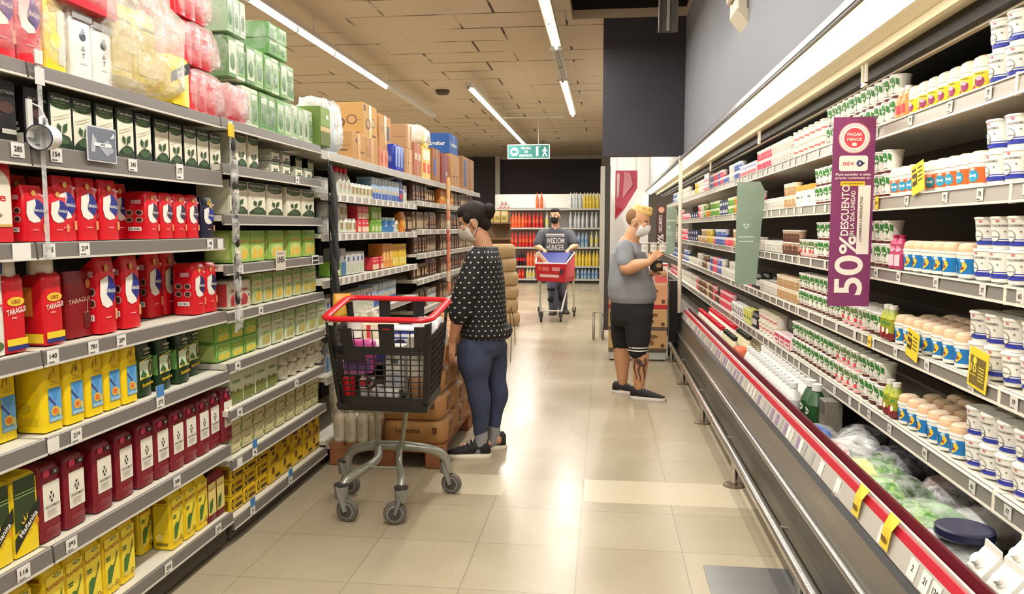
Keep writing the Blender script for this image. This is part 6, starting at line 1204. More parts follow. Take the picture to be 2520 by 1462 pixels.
g = G(); P = [A(1332, 622, 12.7), A(1406, 622, 12.7), A(1388, 652, 12.2), A(1352, 652, 12.2)]; pan(g, P, M((36, 44, 110), .4), .012)
for s in (.25, .55): g.loft([[p+V((0, -.012, 0)) for p in [lerp4(P, s, .18), lerp4(P, s+.2, .18), lerp4(P, s+.18, .3), lerp4(P, s+.02, .3)]], [p+V((0, -.016, 0)) for p in [lerp4(P, s, .18), lerp4(P, s+.2, .18), lerp4(P, s+.18, .3), lerp4(P, s+.02, .3)]]], M((170, 180, 220), .5), False)
obj('child_flap', g, t)
g = G(); g.tube([A(1322, 622, 12.78), A(1336, 618, 12.82), A(1400, 618, 12.82), A(1414, 622, 12.78)], .02, M((40, 36, 44), .5), 8); obj('handle', g, t)
g = G(); g.tube([F_[0], F_[1], B_[1]], .014, M((226, 200, 196), .4), 8); g.tube([F_[0], B_[0]], .014, M((226, 200, 196), .4), 8); obj('rim', g, t)
lg = M((206, 204, 190), .3, .5)
for P in ([A(1326, 692, 11.95), A(1331, 775, 11.9)], [A(1399, 690, 12.4), A(1380, 775, 11.95)], [A(1411, 690, 12.55), A(1413, 765, 12.7)], [A(1330, 690, 12.5), A(1328, 750, 12.7)]): g = G(); g.tube(P, .017, lg, 8); obj('leg', g, t)
g = G(); g.tube([A(1331, 764, 11.93), A(1381, 766, 11.95)], .012, lg, 8); obj('cross_bar', g, t)
for px, Y in ((1332, 11.9), (1380, 11.95), (1413, 12.72), (1328, 12.72)):
    c = at(px, 760, Y)-O2; c.z = .062; g = G(); g.box(c.x-.03, c.x+.03, c.y-.03, c.y+.03, .07, .16, M((60, 54, 52), .5), .01); ca = obj('caster', g, t)
    g = G(); g.X = MX.Translation(c) @ MX.Rotation(PI/2, 4, 'Y'); g.lathe([(.03, -.016, M((44, 38, 36), .6)), (.06, -.014, M((44, 38, 36), .6)), (.06, .014, M((44, 38, 36), .6)), (.03, .016, None)], 18); obj('wheel', g, ca)
goods('paper_roll', 'cream rolled pack leaning inside the red cart', *at(1338, 645, 12.25), shifted(carton(.1, .3, .08, (214, 200, 170), [('r', .1, .5, .2, .8, (180, 90, 70))]), 0, 0, -.12), 0, 0).rotation_euler = (0, math.radians(-40), 0)
# ================================================================= people
def interp(P, k=4):                        # Catmull-Rom through points with radii: [(V, rx, ry)]
    pts = smooth([p[0] for p in P], k); n = len(P); R = []
    for i in range(len(pts)):
        s = min(i/k, n-1-1e-6); a = int(s); f = s-a; f = f*f*(3-2*f); R.append((pts[i], P[a][1]*(1-f)+P[a+1][1]*f, P[a][2]*(1-f)+P[a+1][2]*f))
    return R
def limb(g, P, n=14, k=4):                 # tapered round limb with rounded ends
    P = [(p[0], p[1], p[2] if len(p) > 2 else p[1]) for p in P]; Q = interp(P, k); R = []; prev = None
    for i, (p, a, b) in enumerate(Q):
        t_ = (Q[min(i+1, len(Q)-1)][0]-Q[max(i-1, 0)][0]).normalized()
        if prev is None:
            u = t_.cross(V((0, 1, 0)));  u = u if u.length > .1 else t_.cross(V((1, 0, 0)))
        else: u = prev-t_*prev.dot(t_)
        u.normalize(); prev = u; w = t_.cross(u)
        R.append([p+u*(a*math.cos(2*PI*j/n))+w*(b*math.sin(2*PI*j/n)) for j in range(n)])
    g.loft(R, BLACK)
    g.ball(Q[0][0], min(Q[0][1], Q[0][2]), BLACK, 10, 7); g.ball(Q[-1][0], min(Q[-1][1], Q[-1][2]), BLACK, 10, 7)
def torso(g, L, n=28):                     # rings: (centre, half width, half depth, lateral axis, forward axis)
    R = []
    for c, a, b, lat, fo in L:
        ring = []
        for j in range(n):
            t_ = 2*PI*j/n; cx_, sx = math.cos(t_), math.sin(t_)
            ring.append(c+lat*(a*math.copysign(abs(cx_)**.85, cx_))+fo*(b*math.copysign(abs(sx)**.9, sx)))
        R.append(ring)
    g.loft(R, BLACK)
def hand(g, wrist, d, nrm, thumb, s=1.0, curl=.5, spread=.06):
    # palm and five fingers; d along the hand, nrm out of the palm, thumb: side of the thumb
    d = d.normalized(); nrm = (nrm-d*nrm.dot(d)).normalized(); sd = d.cross(nrm)
    if sd.dot(thumb) < 0: sd = -sd
    limb(g, [(wrist, .023*s, .019*s), (wrist+d*.03*s, .03*s, .017*s), (wrist+d*.07*s, .036*s, .016*s), (wrist+d*.09*s, .035*s, .014*s)], 12, 3)
    for i, (o, l) in enumerate(((.028, .072), (.0095, .08), (-.0095, .075), (-.027, .06))):
        p = wrist+d*(.088*s)+sd*o*s; P = [(p-d*.012*s, .0095*s)]; a = 0
        for k, f in enumerate((.46, .3, .24)):
            a += curl*(.75, 1, .7)[k]; v = d*math.cos(a)+nrm*math.sin(a)+sd*(spread*(1.2-i*.8)); p = p+v.normalized()*(l*f*s); P.append((p, (.0092, .0086, .0076)[k]*s))
        limb(g, P, 8, 2)
    p = wrist+d*.028*s+sd*.026*s; v1 = (d*.6+sd*.75+nrm*.3).normalized(); v2 = (d*.85+sd*.2+nrm*.5).normalized()
    limb(g, [(p-sd*.01*s, .014*s), (p+v1*.03*s, .0125*s), (p+v1*.03*s+v2*.028*s, .0105*s), (p+v1*.03*s+v2*.052*s, .0085*s)], 8, 2)
def frame(o, fo, upv):
    fo = fo.normalized(); lf = upv.cross(fo).normalized(); u = fo.cross(lf)
    return MX(((fo.x, lf.x, u.x, o.x), (fo.y, lf.y, u.y, o.y), (fo.z, lf.z, u.z, o.z), (0, 0, 0, 1)))
def head(g, T, s=1.0):                     # local x forward, y left, z up; s scales
    old = g.X; g.X = T @ MX.Scale(s, 4)
    g.ball((-.005, 0, .028), (.096, .076, .098), BLACK, 20, 14); g.ball((.03, 0, -.03), (.062, .06, .08), BLACK, 18, 12); g.ball((.043, 0, -.078), (.043, .045, .034), BLACK, 14, 10); g.ball((.0, 0, -.055), (.07, .058, .045), BLACK, 14, 10)
    g.ball((.07, 0, .018), (.026, .05, .012), BLACK, 12, 8)                                    # brow
    limb(g, [(V((.088, 0, .008)), .008), (V((.1, 0, -.016)), .011), (V((.109, 0, -.031)), .0125), (V((.094, 0, -.038)), .012)], 10, 3)
    for k in (-1, 1):
        g.ball((.103, .012*k, -.034), (.009, .008, .007), BLACK, 8, 6); g.ball((.062, .042*k, -.022), (.024, .022, .02), BLACK, 10, 8)   # nostril wing, cheekbone
        g.ball((-.004, .079*k, -.014), (.02, .009, .031), BLACK, 10, 8); g.ball((.006, .084*k, .008), (.014, .007, .012), BLACK, 8, 6)    # ear
    g.ball((.09, 0, -.062), (.014, .026, .007), BLACK, 10, 6); g.ball((.088, 0, -.075), (.013, .022, .008), BLACK, 10, 6)               # lips
    g.X = old
def eyes(t, T, s, iris=(60, 40, 28)):
    for k in (-1, 1):
        g = G(); g.X = T @ MX.Scale(s, 4); c = V((.075, .031*k, .0)); g.ball(c, .0135, M((226, 220, 212), .25), 12, 8); g.ball(c+V((.0085, 0, -.002)), (.006, .0068, .0068), M(iris, .2), 10, 6); g.ball(c+V((.003, 0, .009)), (.0125, .0165, .0065), M((96, 62, 46), .6), 10, 6); obj('eye', g, t)
        g = G(); g.X = T @ MX.Scale(s, 4); g.tube([(.083, .012*k, .021), (.088, .03*k, .026), (.072, .05*k, .02)], [.003, .0042, .0025], M((48, 32, 24), .8), 6); obj('eyebrow', g, t)
def mask(t, T, s, col, strapc, up_=False):
    g = G(); g.X = T @ MX.Scale(s, 4); m = M(col, .7, 0, .04, 30, .2); R = []; n = 12
    for z, rx, ry, dx in ((-.012, .082, .068, .03), (-.03, .083, .072, .032), (-.055, .083, .071, .028), (-.08, .08, .066, .02), (-.105, .066, .058, .012), (-.118, .05, .05, .008)):
        o_ = []; i_ = []
        for j in range(n+1):
            a = (-78+156*j/n)*PI/180; e = .018*math.exp(-(a/.35)**2)*(1 if z > -.09 else .3)
            o_.append(((rx-.0)*math.cos(a)+dx*.62+e, ry*math.sin(a), z-.012*(1-math.cos(a)) if z > -.02 else z)); i_.append(((rx-.006)*math.cos(a)+dx*.62+e, (ry-.006)*math.sin(a), o_[-1][2]))
        R.append(o_+i_[::-1])
    g.loft(R, m); o = obj('face_mask', g, t)
    for k in (-1, 1):
        g = G(); g.X = T @ MX.Scale(s, 4); sm_ = M(strapc, .6)
        g.tube(smooth([V(q) for q in ((.045, .07*k, -.022), (.018, .08*k, .004), (-.01, .086*k, .018), (-.026, .084*k, -.006), (-.016, .08*k, -.034), (.03, .072*k, -.085))], 4), .0026, sm_, 6); obj('mask_strap', g, o)
def skin(t, g, col, vox=.006, it=5): me = fuse(g, vox, it); me.materials.append(M(col, .55, 0, .05, 14)); return obj('body', me, t)
def cloth(t, name, g, mat, vox=.009, it=5, parent=None):
    me = fuse(g, vox, it); me.materials.append(M(mat, .85, 0, .06, 10) if isinstance(mat, tuple) else mat); return obj(name, me, parent or t)
def shoe(t, toe, heel, z, col, sole, w=.046, h=.09, lace=None):
    d = (toe-heel); L = d.length; d.normalize(); sd = V((-d.y, d.x, 0)); o = V((heel.x, heel.y, z)); N = 12
    def ring(x, hw, z0, z1, k=1): return [o+d*x+sd*(hw*math.cos(2*PI*j/N))+V((0, 0, (z0+z1)/2+(z1-z0)/2*math.sin(2*PI*j/N))) for j in range(N)]
    g = G(); g.loft([ring(.004, w*.5, .02, h*.8), ring(.02, w*.78, .018, h), ring(.07, w*.84, .018, h*1.02), ring(.105, w*.84, .018, h*.98), ring(L*.6, w*.94, .018, h*.7), ring(L*.8, w, .018, h*.5), ring(L*.94, w*.75, .018, h*.36), ring(L-.004, w*.3, .02, h*.26)], M(col, .7)); s_ = obj('shoe', g, t)
    g = G(); R = []
    for zz, e in ((0, .002), (.008, .005), (.026, .004), (.03, 0)):
        R.append([o+d*x+sd*y+V((0, 0, zz)) for x, y in ((-e, 0), (.01-e, w*.6), (.05, w*.84+e), (L*.6, w*.95+e), (L*.8, w+e), (L*.94, w*.75+e), (L+e, 0), (L*.94, -w*.75-e), (L*.8, -w-e), (L*.6, -w*.95-e), (.05, -w*.84-e), (.01-e, -w*.6))])
    g.loft(R, M(sole, .6)); obj('sole', g, s_)
    if lace:
        g = G()
        for i in range(4): x = .115+i*.024; zz = h*(.98-.1*i)-.004*i; g.tube([o+d*x+sd*(-w*.5)+V((0, 0, zz-.008)), o+d*(x+.004)+V((0, 0, zz+.004)), o+d*x+sd*(w*.5)+V((0, 0, zz-.008))], .004, M(lace, .8), 6)
        obj('lace', g, s_)
    return s_
def strands(t, name, g, col, vox=.006, it=4):
    me = fuse(g, vox, it); m = bpy.data.materials.get('hair_%02x%02x%02x' % col)
    if not m:
        m = bpy.data.materials.new('hair_%02x%02x%02x' % col); m.use_nodes = True; nt = m.node_tree; b = nt.nodes['Principled BSDF']; tc = nt.nodes.new('ShaderNodeTexCoord'); wv = nt.nodes.new('ShaderNodeTexWave')
        wv.inputs['Scale'].default_value = 38; wv.inputs['Distortion'].default_value = 7; wv.inputs['Detail'].default_value = 2; bp = nt.nodes.new('ShaderNodeBump'); bp.inputs['Strength'].default_value = .35; bp.inputs['Distance'].default_value = .004; b.inputs['Specular IOR Level'].default_value = .25
        nt.links.new(tc.outputs['Object'], wv.inputs['Vector']); nt.links.new(wv.outputs['Fac'], bp.inputs['Height']); nt.links.new(bp.outputs[0], b.inputs['Normal'])
        b.inputs['Base Color'].default_value = (lin(col[0]), lin(col[1]), lin(col[2]), 1); b.inputs['Roughness'].default_value = .62
    me.materials.append(m); return obj(name, me, t)
def dots_mat():
    m = bpy.data.materials.new('dotted_cloth'); m.use_nodes = True; nt = m.node_tree; b = nt.nodes['Principled BSDF']; N, L = nt.nodes.new, nt.links.new
    uv = N('ShaderNodeUVMap'); sp = N('ShaderNodeSeparateXYZ'); L(uv.outputs[0], sp.inputs[0])
    def mth(op, a, b_=None):
        n = N('ShaderNodeMath'); n.operation = op
        for i, v in enumerate((a, b_)):
            if v is None: continue
            if isinstance(v, (int, float)): n.inputs[i].default_value = v
            else: L(v, n.inputs[i])
        return n.outputs[0]
    v = mth('MULTIPLY', sp.outputs[1], 1/.03); row = mth('FLOOR', v); half = mth('MULTIPLY', mth('MODULO', row, 2), .5)
    u = mth('ADD', mth('MULTIPLY', sp.outputs[0], 1/.036), half); du = mth('SUBTRACT', mth('FRACT', u), .5); dv = mth('SUBTRACT', mth('FRACT', v), .5)
    r2 = mth('ADD', mth('MULTIPLY', mth('MULTIPLY', du, du), 1.44), mth('MULTIPLY', dv, dv)); f = mth('LESS_THAN', r2, .026)
    mx = N('ShaderNodeMix'); mx.data_type = 'RGBA'; L(f, mx.inputs[0]); mx.inputs[6].default_value = (.006, .005, .005, 1); mx.inputs[7].default_value = (.55, .52, .47, 1); L(mx.outputs[2], b.inputs['Base Color']); b.inputs['Roughness'].default_value = .8
    return m
def wrap_uv(me, c, k=.19):
    uv = me.uv_layers.new(name='UVMap'); 
    for p in me.polygons:
        a0 = None
        for li in p.loop_indices:
            co_ = me.vertices[me.loops[li].vertex_index].co; a = math.atan2(co_.y-c.y, co_.x-c.x)
            if a0 is None: a0 = a
            if a-a0 > PI: a -= 2*PI
            if a-a0 < -PI: a += 2*PI
            uv.data[li].uv = (a*k, co_.z)
SK = (196, 142, 108)
# ---------------------------------------------------------------- the woman at the left shelves
t = WOM = thing('person', 'woman in black dotted blouse and jeans looking down at the shelves, white mask', 'person', (-.78, 4.82, 0)); O3 = V((-.78, 4.82, 0))
P = lambda px, py, Y: at(px, py, Y)-O3
fo, lat = V((-1, -.12, 0)).normalized(), V((.12, -1, 0)).normalized()        # facing, her left
hf = V((-.94, -.1, -.3)); TH = frame(P(1166, 547, 4.82), hf, V((0, 0, 1))); hs = .98
sh_n, el_n, wr_n = P(1172, 640, 4.64), P(1132, 765, 4.6), P(1114, 838, 4.66); sh_f, el_f, wr_f = P(1206, 634, 5.0), P(1188, 765, 5.06), P(1140, 815, 5.05)
kn_n, an_n = P(1174, 950, 4.73), P(1184, 1075, 4.745); kn_f, an_f = P(1222, 945, 4.92), P(1215, 1062, 4.93)
hip_n, hip_f = P(1178, 838, 4.74), P(1206, 838, 4.93)
g = G(); head(g, TH, hs)
limb(g, [(P(1178, 575, 4.82), .056), (P(1190, 606, 4.82), .058), (P(1192, 632, 4.82), .075)], 14)
torso(g, [(P(1190, 626, 4.82), .1, .07, lat, fo), (P(1188, 650, 4.82), .17, .1, lat, fo), (P(1184, 700, 4.82), .18, .125, lat, fo), (P(1186, 770, 4.83), .17, .12, lat, fo), (P(1188, 830, 4.83), .18, .125, lat, fo), (P(1190, 862, 4.83), .15, .1, lat, fo)])
limb(g, [(sh_n, .05), ((sh_n+el_n)/2, .047), (el_n, .041), ((el_n*.6+wr_n*.4), .038), (wr_n, .025)]); limb(g, [(sh_f, .05), ((sh_f+el_f)/2, .047), (el_f, .041), (wr_f, .025)])
hand(g, wr_n, P(1108, 868, 4.66)-wr_n, V((.2, .9, 0)), V((-1, 0, 0)), .95, .3); hand(g, wr_f, V((-.5, 0, -.8)), V((0, -1, 0)), V((-1, 0, 0)), .95, .3)
for hp, kn, an in ((hip_n, kn_n, an_n), (hip_f, kn_f, an_f)):
    limb(g, [(hp, .08), (kn, .045), (kn*.55+an*.45+V((.006, 0, 0)), .036), (an, .028), (an-V((0, 0, .05)), .03)]); limb(g, [(an-V((-.03, 0, .05)), .036), (an-V((.12, 0, .07)), .026)])
skin(t, g, SK)
eyes(t, TH, hs); mask(t, TH, hs, (214, 206, 190), (224, 216, 204))
g = G(); g.X = TH @ MX.Scale(hs, 4); g.ball((-.018, 0, .036), (.096, .084, .1), BLACK, 20, 14); g.ball((.02, 0, .075), (.072, .07, .055), BLACK, 16, 10); g.ball((-.06, 0, -.02), (.05, .066, .06), BLACK, 14, 10)
for k in (-1, 1): g.ball((.025, .066*k, .035), (.035, .016, .035), BLACK, 10, 8)
h_ = strands(t, 'hair', g, (30, 21, 17))
g = G(); bc = TH.inverted() @ P(1204, 517, 4.82); g.X = TH; g.ball(bc, (.04, .042, .045), BLACK, 14, 10); g.ball(bc+V((.01, 0, -.03)), (.03, .034, .03), BLACK, 12, 8); g.ball(bc+V((.03, 0, .0)), (.03, .03, .03), BLACK, 10, 8)
strands(t, 'hair_bun', g, (30, 21, 17))
# blouse: trunk and wide half sleeves
g = G(); torso(g, [(P(1196, 606, 4.83), .075, .075, lat, fo), (P(1192, 620, 4.82), .14, .092, lat, fo), (P(1190, 640, 4.82), .2, .115, lat, fo), (P(1186, 690, 4.82), .215, .145, lat, fo), (P(1187, 740, 4.82), .21, .15, lat, fo), (P(1188, 790, 4.83), .212, .155, lat, fo), (P(1191, 818, 4.83), .215, .158, lat, fo), (P(1193, 828, 4.83), .2, .15, lat, fo)])
g.X = MX.Translation(P(1250, 815, 4.83)-V((0, 0, 0))) ; g.ball((-.03, 0, .0), (.06, .16, .055), BLACK, 14, 10); g.X = None
limb(g, [(sh_n+V((0, .02, .0)), .072), ((sh_n+el_n)/2, .078), (el_n*.9+wr_n*.1, .08, .07)]); limb(g, [(sh_f, .07), ((sh_f+el_f)/2, .076), (el_f, .08)])
me = fuse(g, .009, 6); wrap_uv(me, P(1187, 720, 4.82)); me.materials.append(dots_mat()); bl = obj('blouse', me, t)
g = G(); bkm = M((20, 18, 18), .8)
for a, b, c in ((P(1254, 760, 4.76), P(1258, 830, 4.76), P(1256, 892, 4.76)), (P(1258, 755, 4.8), P(1266, 800, 4.8), P(1268, 848, 4.8))):
    g.tube(smooth([a, b, c], 4), .007, bkm, 6, False, .3)
obj('tie', g, bl)
g = G(); torso(g, [(P(1188, 790, 4.83), .17, .125, lat, fo), (P(1189, 822, 4.83), .195, .14, lat, fo), (P(1190, 850, 4.83), .19, .135, lat, fo), (P(1192, 872, 4.83), .14, .1, lat, fo)])
limb(g, [(P(1170, 850, 4.735), .12, .105), (P(1168, 890, 4.73), .112, .1), (P(1173, 945, 4.73), .074), (P(1180, 980, 4.735), .073), (P(1183, 1025, 4.74), .056), (P(1182, 1062, 4.745), .046)])
limb(g, [(P(1212, 850, 4.93), .1, .095), (P(1216, 890, 4.93), .088), (P(1223, 940, 4.92), .062), (P(1227, 972, 4.925), .066), (P(1219, 1015, 4.93), .05), (P(1216, 1050, 4.93), .042)])
cloth(t, 'jeans', g, M((56, 63, 90), .85, 0, .25, 5, .1))
for an, Y in ((an_n, 4.745), (an_f, 4.93)):
    g = G(); limb(g, [(an+V((0, 0, .035)), .043), (an-V((0, 0, .03)), .044), (an-V((.02, 0, .075)), .048)]); cloth(t, 'sock', g, (138, 136, 136), .008, 3)
shoe(t, V((-.985, 4.72, 0))-O3, V((-.7, 4.75, 0))-O3, 0, (24, 22, 22), (222, 212, 190), .052, .118, (200, 196, 190)); shoe(t, V((-.905, 4.93, 0))-O3, V((-.628, 4.95, 0))-O3, 0, (24, 22, 22), (214, 204, 182), .052, .118)
# ---------------------------------------------------------------- the person in grey at the chilled case
t = thing('person', 'blond person in grey tee and black shorts holding packs, white mask', 'person', (.22, 6.65, 0)); O4 = V((.22, 6.65, 0))
P = lambda px, py, Y: at(px, py, Y)-O4
fo, lat = V((1, -.15, 0)).normalized(), V((.15, 1, 0)).normalized()
TH = frame(P(1570, 545, 6.62), V((.92, -.32, -.22)), V((0, 0, 1))); hs = 1.02
sh_n, el_n, wr_n = P(1537, 612, 6.42), P(1541, 660, 6.36), P(1597, 645, 6.3); sh_f, el_f, wr_f = P(1562, 612, 6.85), P(1585, 668, 6.85), P(1606, 672, 6.6)
g = G(); head(g, TH, hs); limb(g, [(P(1560, 570, 6.63), .066), (P(1552, 590, 6.64), .07), (P(1547, 604, 6.65), .095)], 14)
torso(g, [(P(1547, 602, 6.65), .11, .08, lat, fo), (P(1547, 620, 6.65), .18, .11, lat, fo), (P(1550, 660, 6.65), .18, .14, lat, fo), (P(1556, 710, 6.65), .19, .17, lat, fo), (P(1556, 745, 6.65), .17, .15, lat, fo)])
limb(g, [(sh_n, .064), ((sh_n+el_n)/2, .062), (el_n, .053), (el_n*.6+wr_n*.4, .053), (wr_n, .031)]); limb(g, [(sh_f, .055), (el_f, .046), (wr_f, .028)])
hand(g, wr_n, P(1626, 616, 6.32)-wr_n, V((.3, .8, -.2)), V((-.3, 0, 1)), 1, .45); hand(g, wr_f, P(1622, 668, 6.55)-wr_f, V((-.2, .2, -.9)), V((0, -1, .2)), 1, .7)
lg_ = ((P(1568, 760, 6.55), P(1570, 850, 6.54), P(1576, 880, 6.55), P(1572, 962, 6.56)), (P(1534, 760, 6.75), P(1530, 845, 6.76), P(1531, 880, 6.77), P(1532, 945, 6.78)))
for a, b, c, d in lg_: limb(g, [(a, .1), (b, .07), (c, .0715), (c*.4+d*.6, .053), (d, .039), (d-V((0, 0, .03)), .037)]); limb(g, [(d-V((.02, 0, .03)), .036), (d+V((.1, -.02, -.05)), .026)])
skin(t, g, (204, 150, 112)); eyes(t, TH, hs); mask(t, TH, hs, (226, 222, 218), (226, 222, 216))
g = G(); g.X = TH @ MX.Scale(hs, 4); g.ball((.008, 0, .085), (.092, .066, .05), BLACK, 18, 10); g.ball((.05, 0, .085), (.055, .055, .038), BLACK, 14, 8)
for i in range(9): a = i*.7; g.ball((.02+.06*math.cos(a), .045*math.sin(a), .118), (.022, .018, .02), BLACK, 8, 6)
strands(t, 'hair_top', g, (214, 178, 110))
g = G(); g.X = TH @ MX.Scale(hs, 4); g.ball((-.026, 0, .03), (.083, .079, .086), BLACK, 18, 12); strands(t, 'shaved_hair', g, (134, 98, 64))
g = G(); torso(g, [(P(1546, 594, 6.66), .085, .08, lat, fo), (P(1545, 604, 6.65), .16, .1, lat, fo), (P(1545, 622, 6.65), .215, .135, lat, fo), (P(1548, 660, 6.65), .215, .165, lat, fo), (P(1554, 705, 6.65), .225, .2, lat, fo), (P(1557, 730, 6.65), .222, .205, lat, fo), (P(1557, 744, 6.65), .205, .185, lat, fo)])
limb(g, [(sh_n, .078), (sh_n*.5+el_n*.5, .076), (sh_n*.35+el_n*.65, .076)]); limb(g, [(sh_f, .075), (sh_f*.35+el_f*.65, .074)])
cloth(t, 'tee_shirt', g, M((134, 136, 140), .85, 0, .2, 5, .2))
g = G(); torso(g, [(P(1556, 725, 6.65), .18, .165, lat, fo), (P(1556, 750, 6.65), .205, .185, lat, fo), (P(1554, 785, 6.65), .2, .17, lat, fo), (P(1552, 800, 6.65), .16, .13, lat, fo)])
limb(g, [(P(1570, 770, 6.55), .13, .12), (P(1570, 820, 6.54), .11, .1), (P(1570, 862, 6.54), .084, .09)]); limb(g, [(P(1534, 770, 6.75), .12, .115), (P(1531, 820, 6.76), .1, .095), (P(1530, 850, 6.77), .08, .085)])
sh_ = cloth(t, 'shorts', g, (26, 24, 26))
c = P(1570, 858, 6.54); g = G()
for z0 in (-.012, .012): g.lathe([(.0885, c.z+z0, M(WHITE, .8)), (.0892, c.z+z0+.01, None)], 24, c.x, c.y, True, False)
for v in g.v: v.x = c.x+(v.x-c.x)*.99; v.y = c.y+(v.y-c.y)*1.04
obj('stripe', g, sh_)
g = G(); ink = M((78, 56, 46), .6); a, d = lg_[0][2], lg_[0][3]
def on_leg(u, v): z = a.z+(d.z-a.z)*v; r_ = .0735-.022*max(0, v-.15); cx_ = a.x+(d.x-a.x)*v; cy_ = a.y+(d.y-a.y)*v; return V((cx_+r_*math.sin(u), cy_-r_*math.cos(u), z))
for u0, v0, u1, v1, w_ in ((-.9, -.05, -.5, .62, .1), (-.2, .0, .0, .68, .12), (.5, -.02, .6, .6, .11), (-.5, .12, .4, .2, .14), (-.6, .02, .1, .1, .08), (.2, .05, .7, .1, .08)):
    R = []
    for i in range(9):
        f = i/8; w = w_*(1-.6*abs(f-.4)); R.append([on_leg(u0+(u1-u0)*f+.12*math.sin(f*9)+s*w, v0+(v1-v0)*f+(abs(u1-u0) > .5)*s*.05) for s in (-1, 1)])
    g.add([p for r_ in R for p in r_], [(2*i, 2*i+1, 2*i+3, 2*i+2) for i in range(8)], ink)
obj('tattoo', g, t)
for d_, hh in ((V((.53, 6.5, 0)), V((.232, 6.57, 0))), (V((.36, 6.74, 0)), V((.082, 6.8, 0)))): shoe(t, d_-O4, hh-O4, 0, (30, 26, 26), (216, 208, 200), .052, .105, (206, 190, 176))
hp = P(1606, 614, 6.3)+O4
t2 = thing('yogurt_pack', 'white yogurt six-pack held up by the blond person', 'pack', hp, -.15)
for i in range(3):
    for j in range(2): obj('pot', shifted(turned([(.026, 0, CW), (.031, .06, CW), (.034, .062, (206, 204, 200)), (.034, .068, None)], [('r', .2, .8, .3, .6, (196, 190, 180))], .05, .07, 12), -.066+i*.07, .01+j*.07, -.02), t2)
g = G(); g.rr([(.049, .215, .145, .01), (.052, .215, .145, .01)], M((226, 222, 212), .4), 0.004, .08); g.text('YO', .03, .05, .001, M(BLACK, .5)); obj('lid_sheet', g, t2)
t2 = thing('dark_package', 'dark wrapped package in the lower hand of the blond person', 'package', P(1618, 668, 6.5)+O4, .2); obj('wrapper', lump(.1, .1, .07, M((44, 36, 36), .35, 0, .3, 20), 95, .1), t2); g = G(); g.ell(.01, .05, .025, .02, M((190, 150, 110), .5), .004); obj('label', g, t2)
# ---------------------------------------------------------------- the man with the red cart
t = thing('person', 'man in dark grey printed tee and black mask pushing the red cart', 'person', (-.78, 13.1, 0)); O5 = V((-.78, 13.1, 0))
P = lambda px, py, Y: at(px, py, Y)-O5
fo, lat = V((0, -1, 0)), V((1, 0, 0)); TH = frame(P(1367, 532, 13.0), V((-.42, -.9, .02)), V((0, 0, 1))); hs = 1.06
S_ = [(P(1334, 577, 13.05), P(1322, 605, 12.98), P(1334, 613, 12.84)), (P(1402, 577, 13.1), P(1417, 603, 13.0), P(1402, 613, 12.84))]
g = G(); head(g, TH, hs); limb(g, [(P(1367, 548, 13.05), .062), (P(1367, 560, 13.06), .066), (P(1367, 566, 13.06), .08)])
torso(g, [(P(1367, 565, 13.08), .12, .08, lat, fo), (P(1367, 578, 13.1), .2, .11, lat, fo), (P(1368, 610, 13.1), .19, .125, lat, fo), (P(1369, 660, 13.1), .17, .12, lat, fo)])
for i, (a, b, c) in enumerate(S_): limb(g, [(a, .058), (b, .048), (b*.5+c*.5, .046), (c, .032)]); hand(g, c, P(1340 if i == 0 else 1397, 618, 12.8)-c, V((0, .1, -1)), V((1 if i == 0 else -1, 0, 0)), 1.05, .8)
LG_ = ((P(1358, 680, 13.05), P(1361, 725, 12.98), P(1362, 766, 13.0)), (P(1382, 680, 13.12), P(1384, 722, 13.12), P(1385, 762, 13.2)))
for a, b, c in LG_: limb(g, [(a, .09), (b, .06), (c, .04)])
skin(t, g, (206, 156, 124), .008); eyes(t, TH, hs); mask(t, TH, hs, (30, 26, 26), (30, 26, 26))
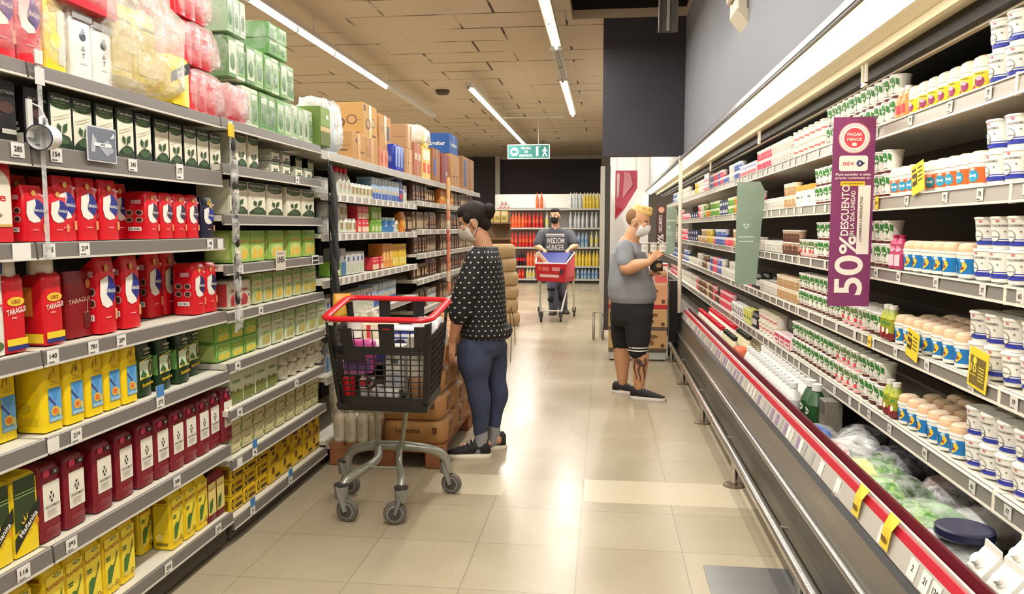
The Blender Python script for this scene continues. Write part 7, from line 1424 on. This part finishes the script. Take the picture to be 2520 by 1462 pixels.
g = G(); g.X = TH @ MX.Scale(hs, 4); g.ball((-.018, 0, .045), (.092, .08, .088), BLACK, 16, 12); g.ball((.03, 0, .085), (.072, .068, .045), BLACK, 14, 9); strands(t, 'hair', g, (40, 32, 28), .008)
g = G(); torso(g, [(P(1367, 560, 13.08), .09, .085, lat, fo), (P(1367, 566, 13.08), .17, .1, lat, fo), (P(1367, 578, 13.1), .235, .13, lat, fo), (P(1368, 600, 13.1), .23, .15, lat, fo), (P(1369, 640, 13.1), .235, .155, lat, fo), (P(1370, 662, 13.1), .22, .14, lat, fo)])
for a, b, c in S_: limb(g, [(a, .085), (a*.45+b*.55, .085), (a*.2+b*.8, .085)])
ts = cloth(t, 'tee_shirt', g, M((74, 76, 84), .85, 0, .1, 4), .011)
g = G(); c = P(1368, 600, 13.1); g.X = MX.Translation((c.x, c.y-.168, 0)); wt = M((206, 204, 198), .7); z = P(1368, 590, 13.0).z
g.wrap = .34; g.wr = .34
g.rect(-.16, .15, z+.05, z+.1, wt, .002); g.rect(-.14, .12, z+.058, z+.075, M((90, 90, 94), .7), .004); g.text('WISDOM', 0, z-.015, .1, wt, .003, .3); g.text('HUNGER', 0, z-.13, .1, wt, .003, .3); g.wrap = None; obj('print', g, ts)
g = G(); torso(g, [(P(1369, 650, 13.1), .18, .13, lat, fo), (P(1369, 680, 13.1), .2, .14, lat, fo), (P(1369, 695, 13.1), .18, .12, lat, fo)])
for a, b, c in LG_: limb(g, [(a, .11), (b, .088), (c+V((0, 0, .03)), .08)])
jn = cloth(t, 'jeans', g, M((96, 102, 122), .85, 0, .2, 4), .011)
g = G(); dk_ = M((36, 34, 38), .8); g.X = None
for (px, py, Y, rx, rz) in ((1355, 737, 12.88, .055, .05), (1382, 733, 13.02, .05, .055), (1356, 712, 12.9, .07, .03), (1374, 708, 12.97, .03, .04)):
    g = G(); g.ball(P(px, py, Y), (rx, .03, rz), dk_, 12, 6); obj('patch', g, jn)
for d_, hh in ((V((-.87, 12.8, 0)), V((-.83, 13.08, 0))), (V((-.62, 13.0, 0)), V((-.68, 13.27, 0)))): shoe(t, d_-O5, hh-O5, 0, (60, 52, 46), (50, 44, 40), .055, .11)
finish_labels()
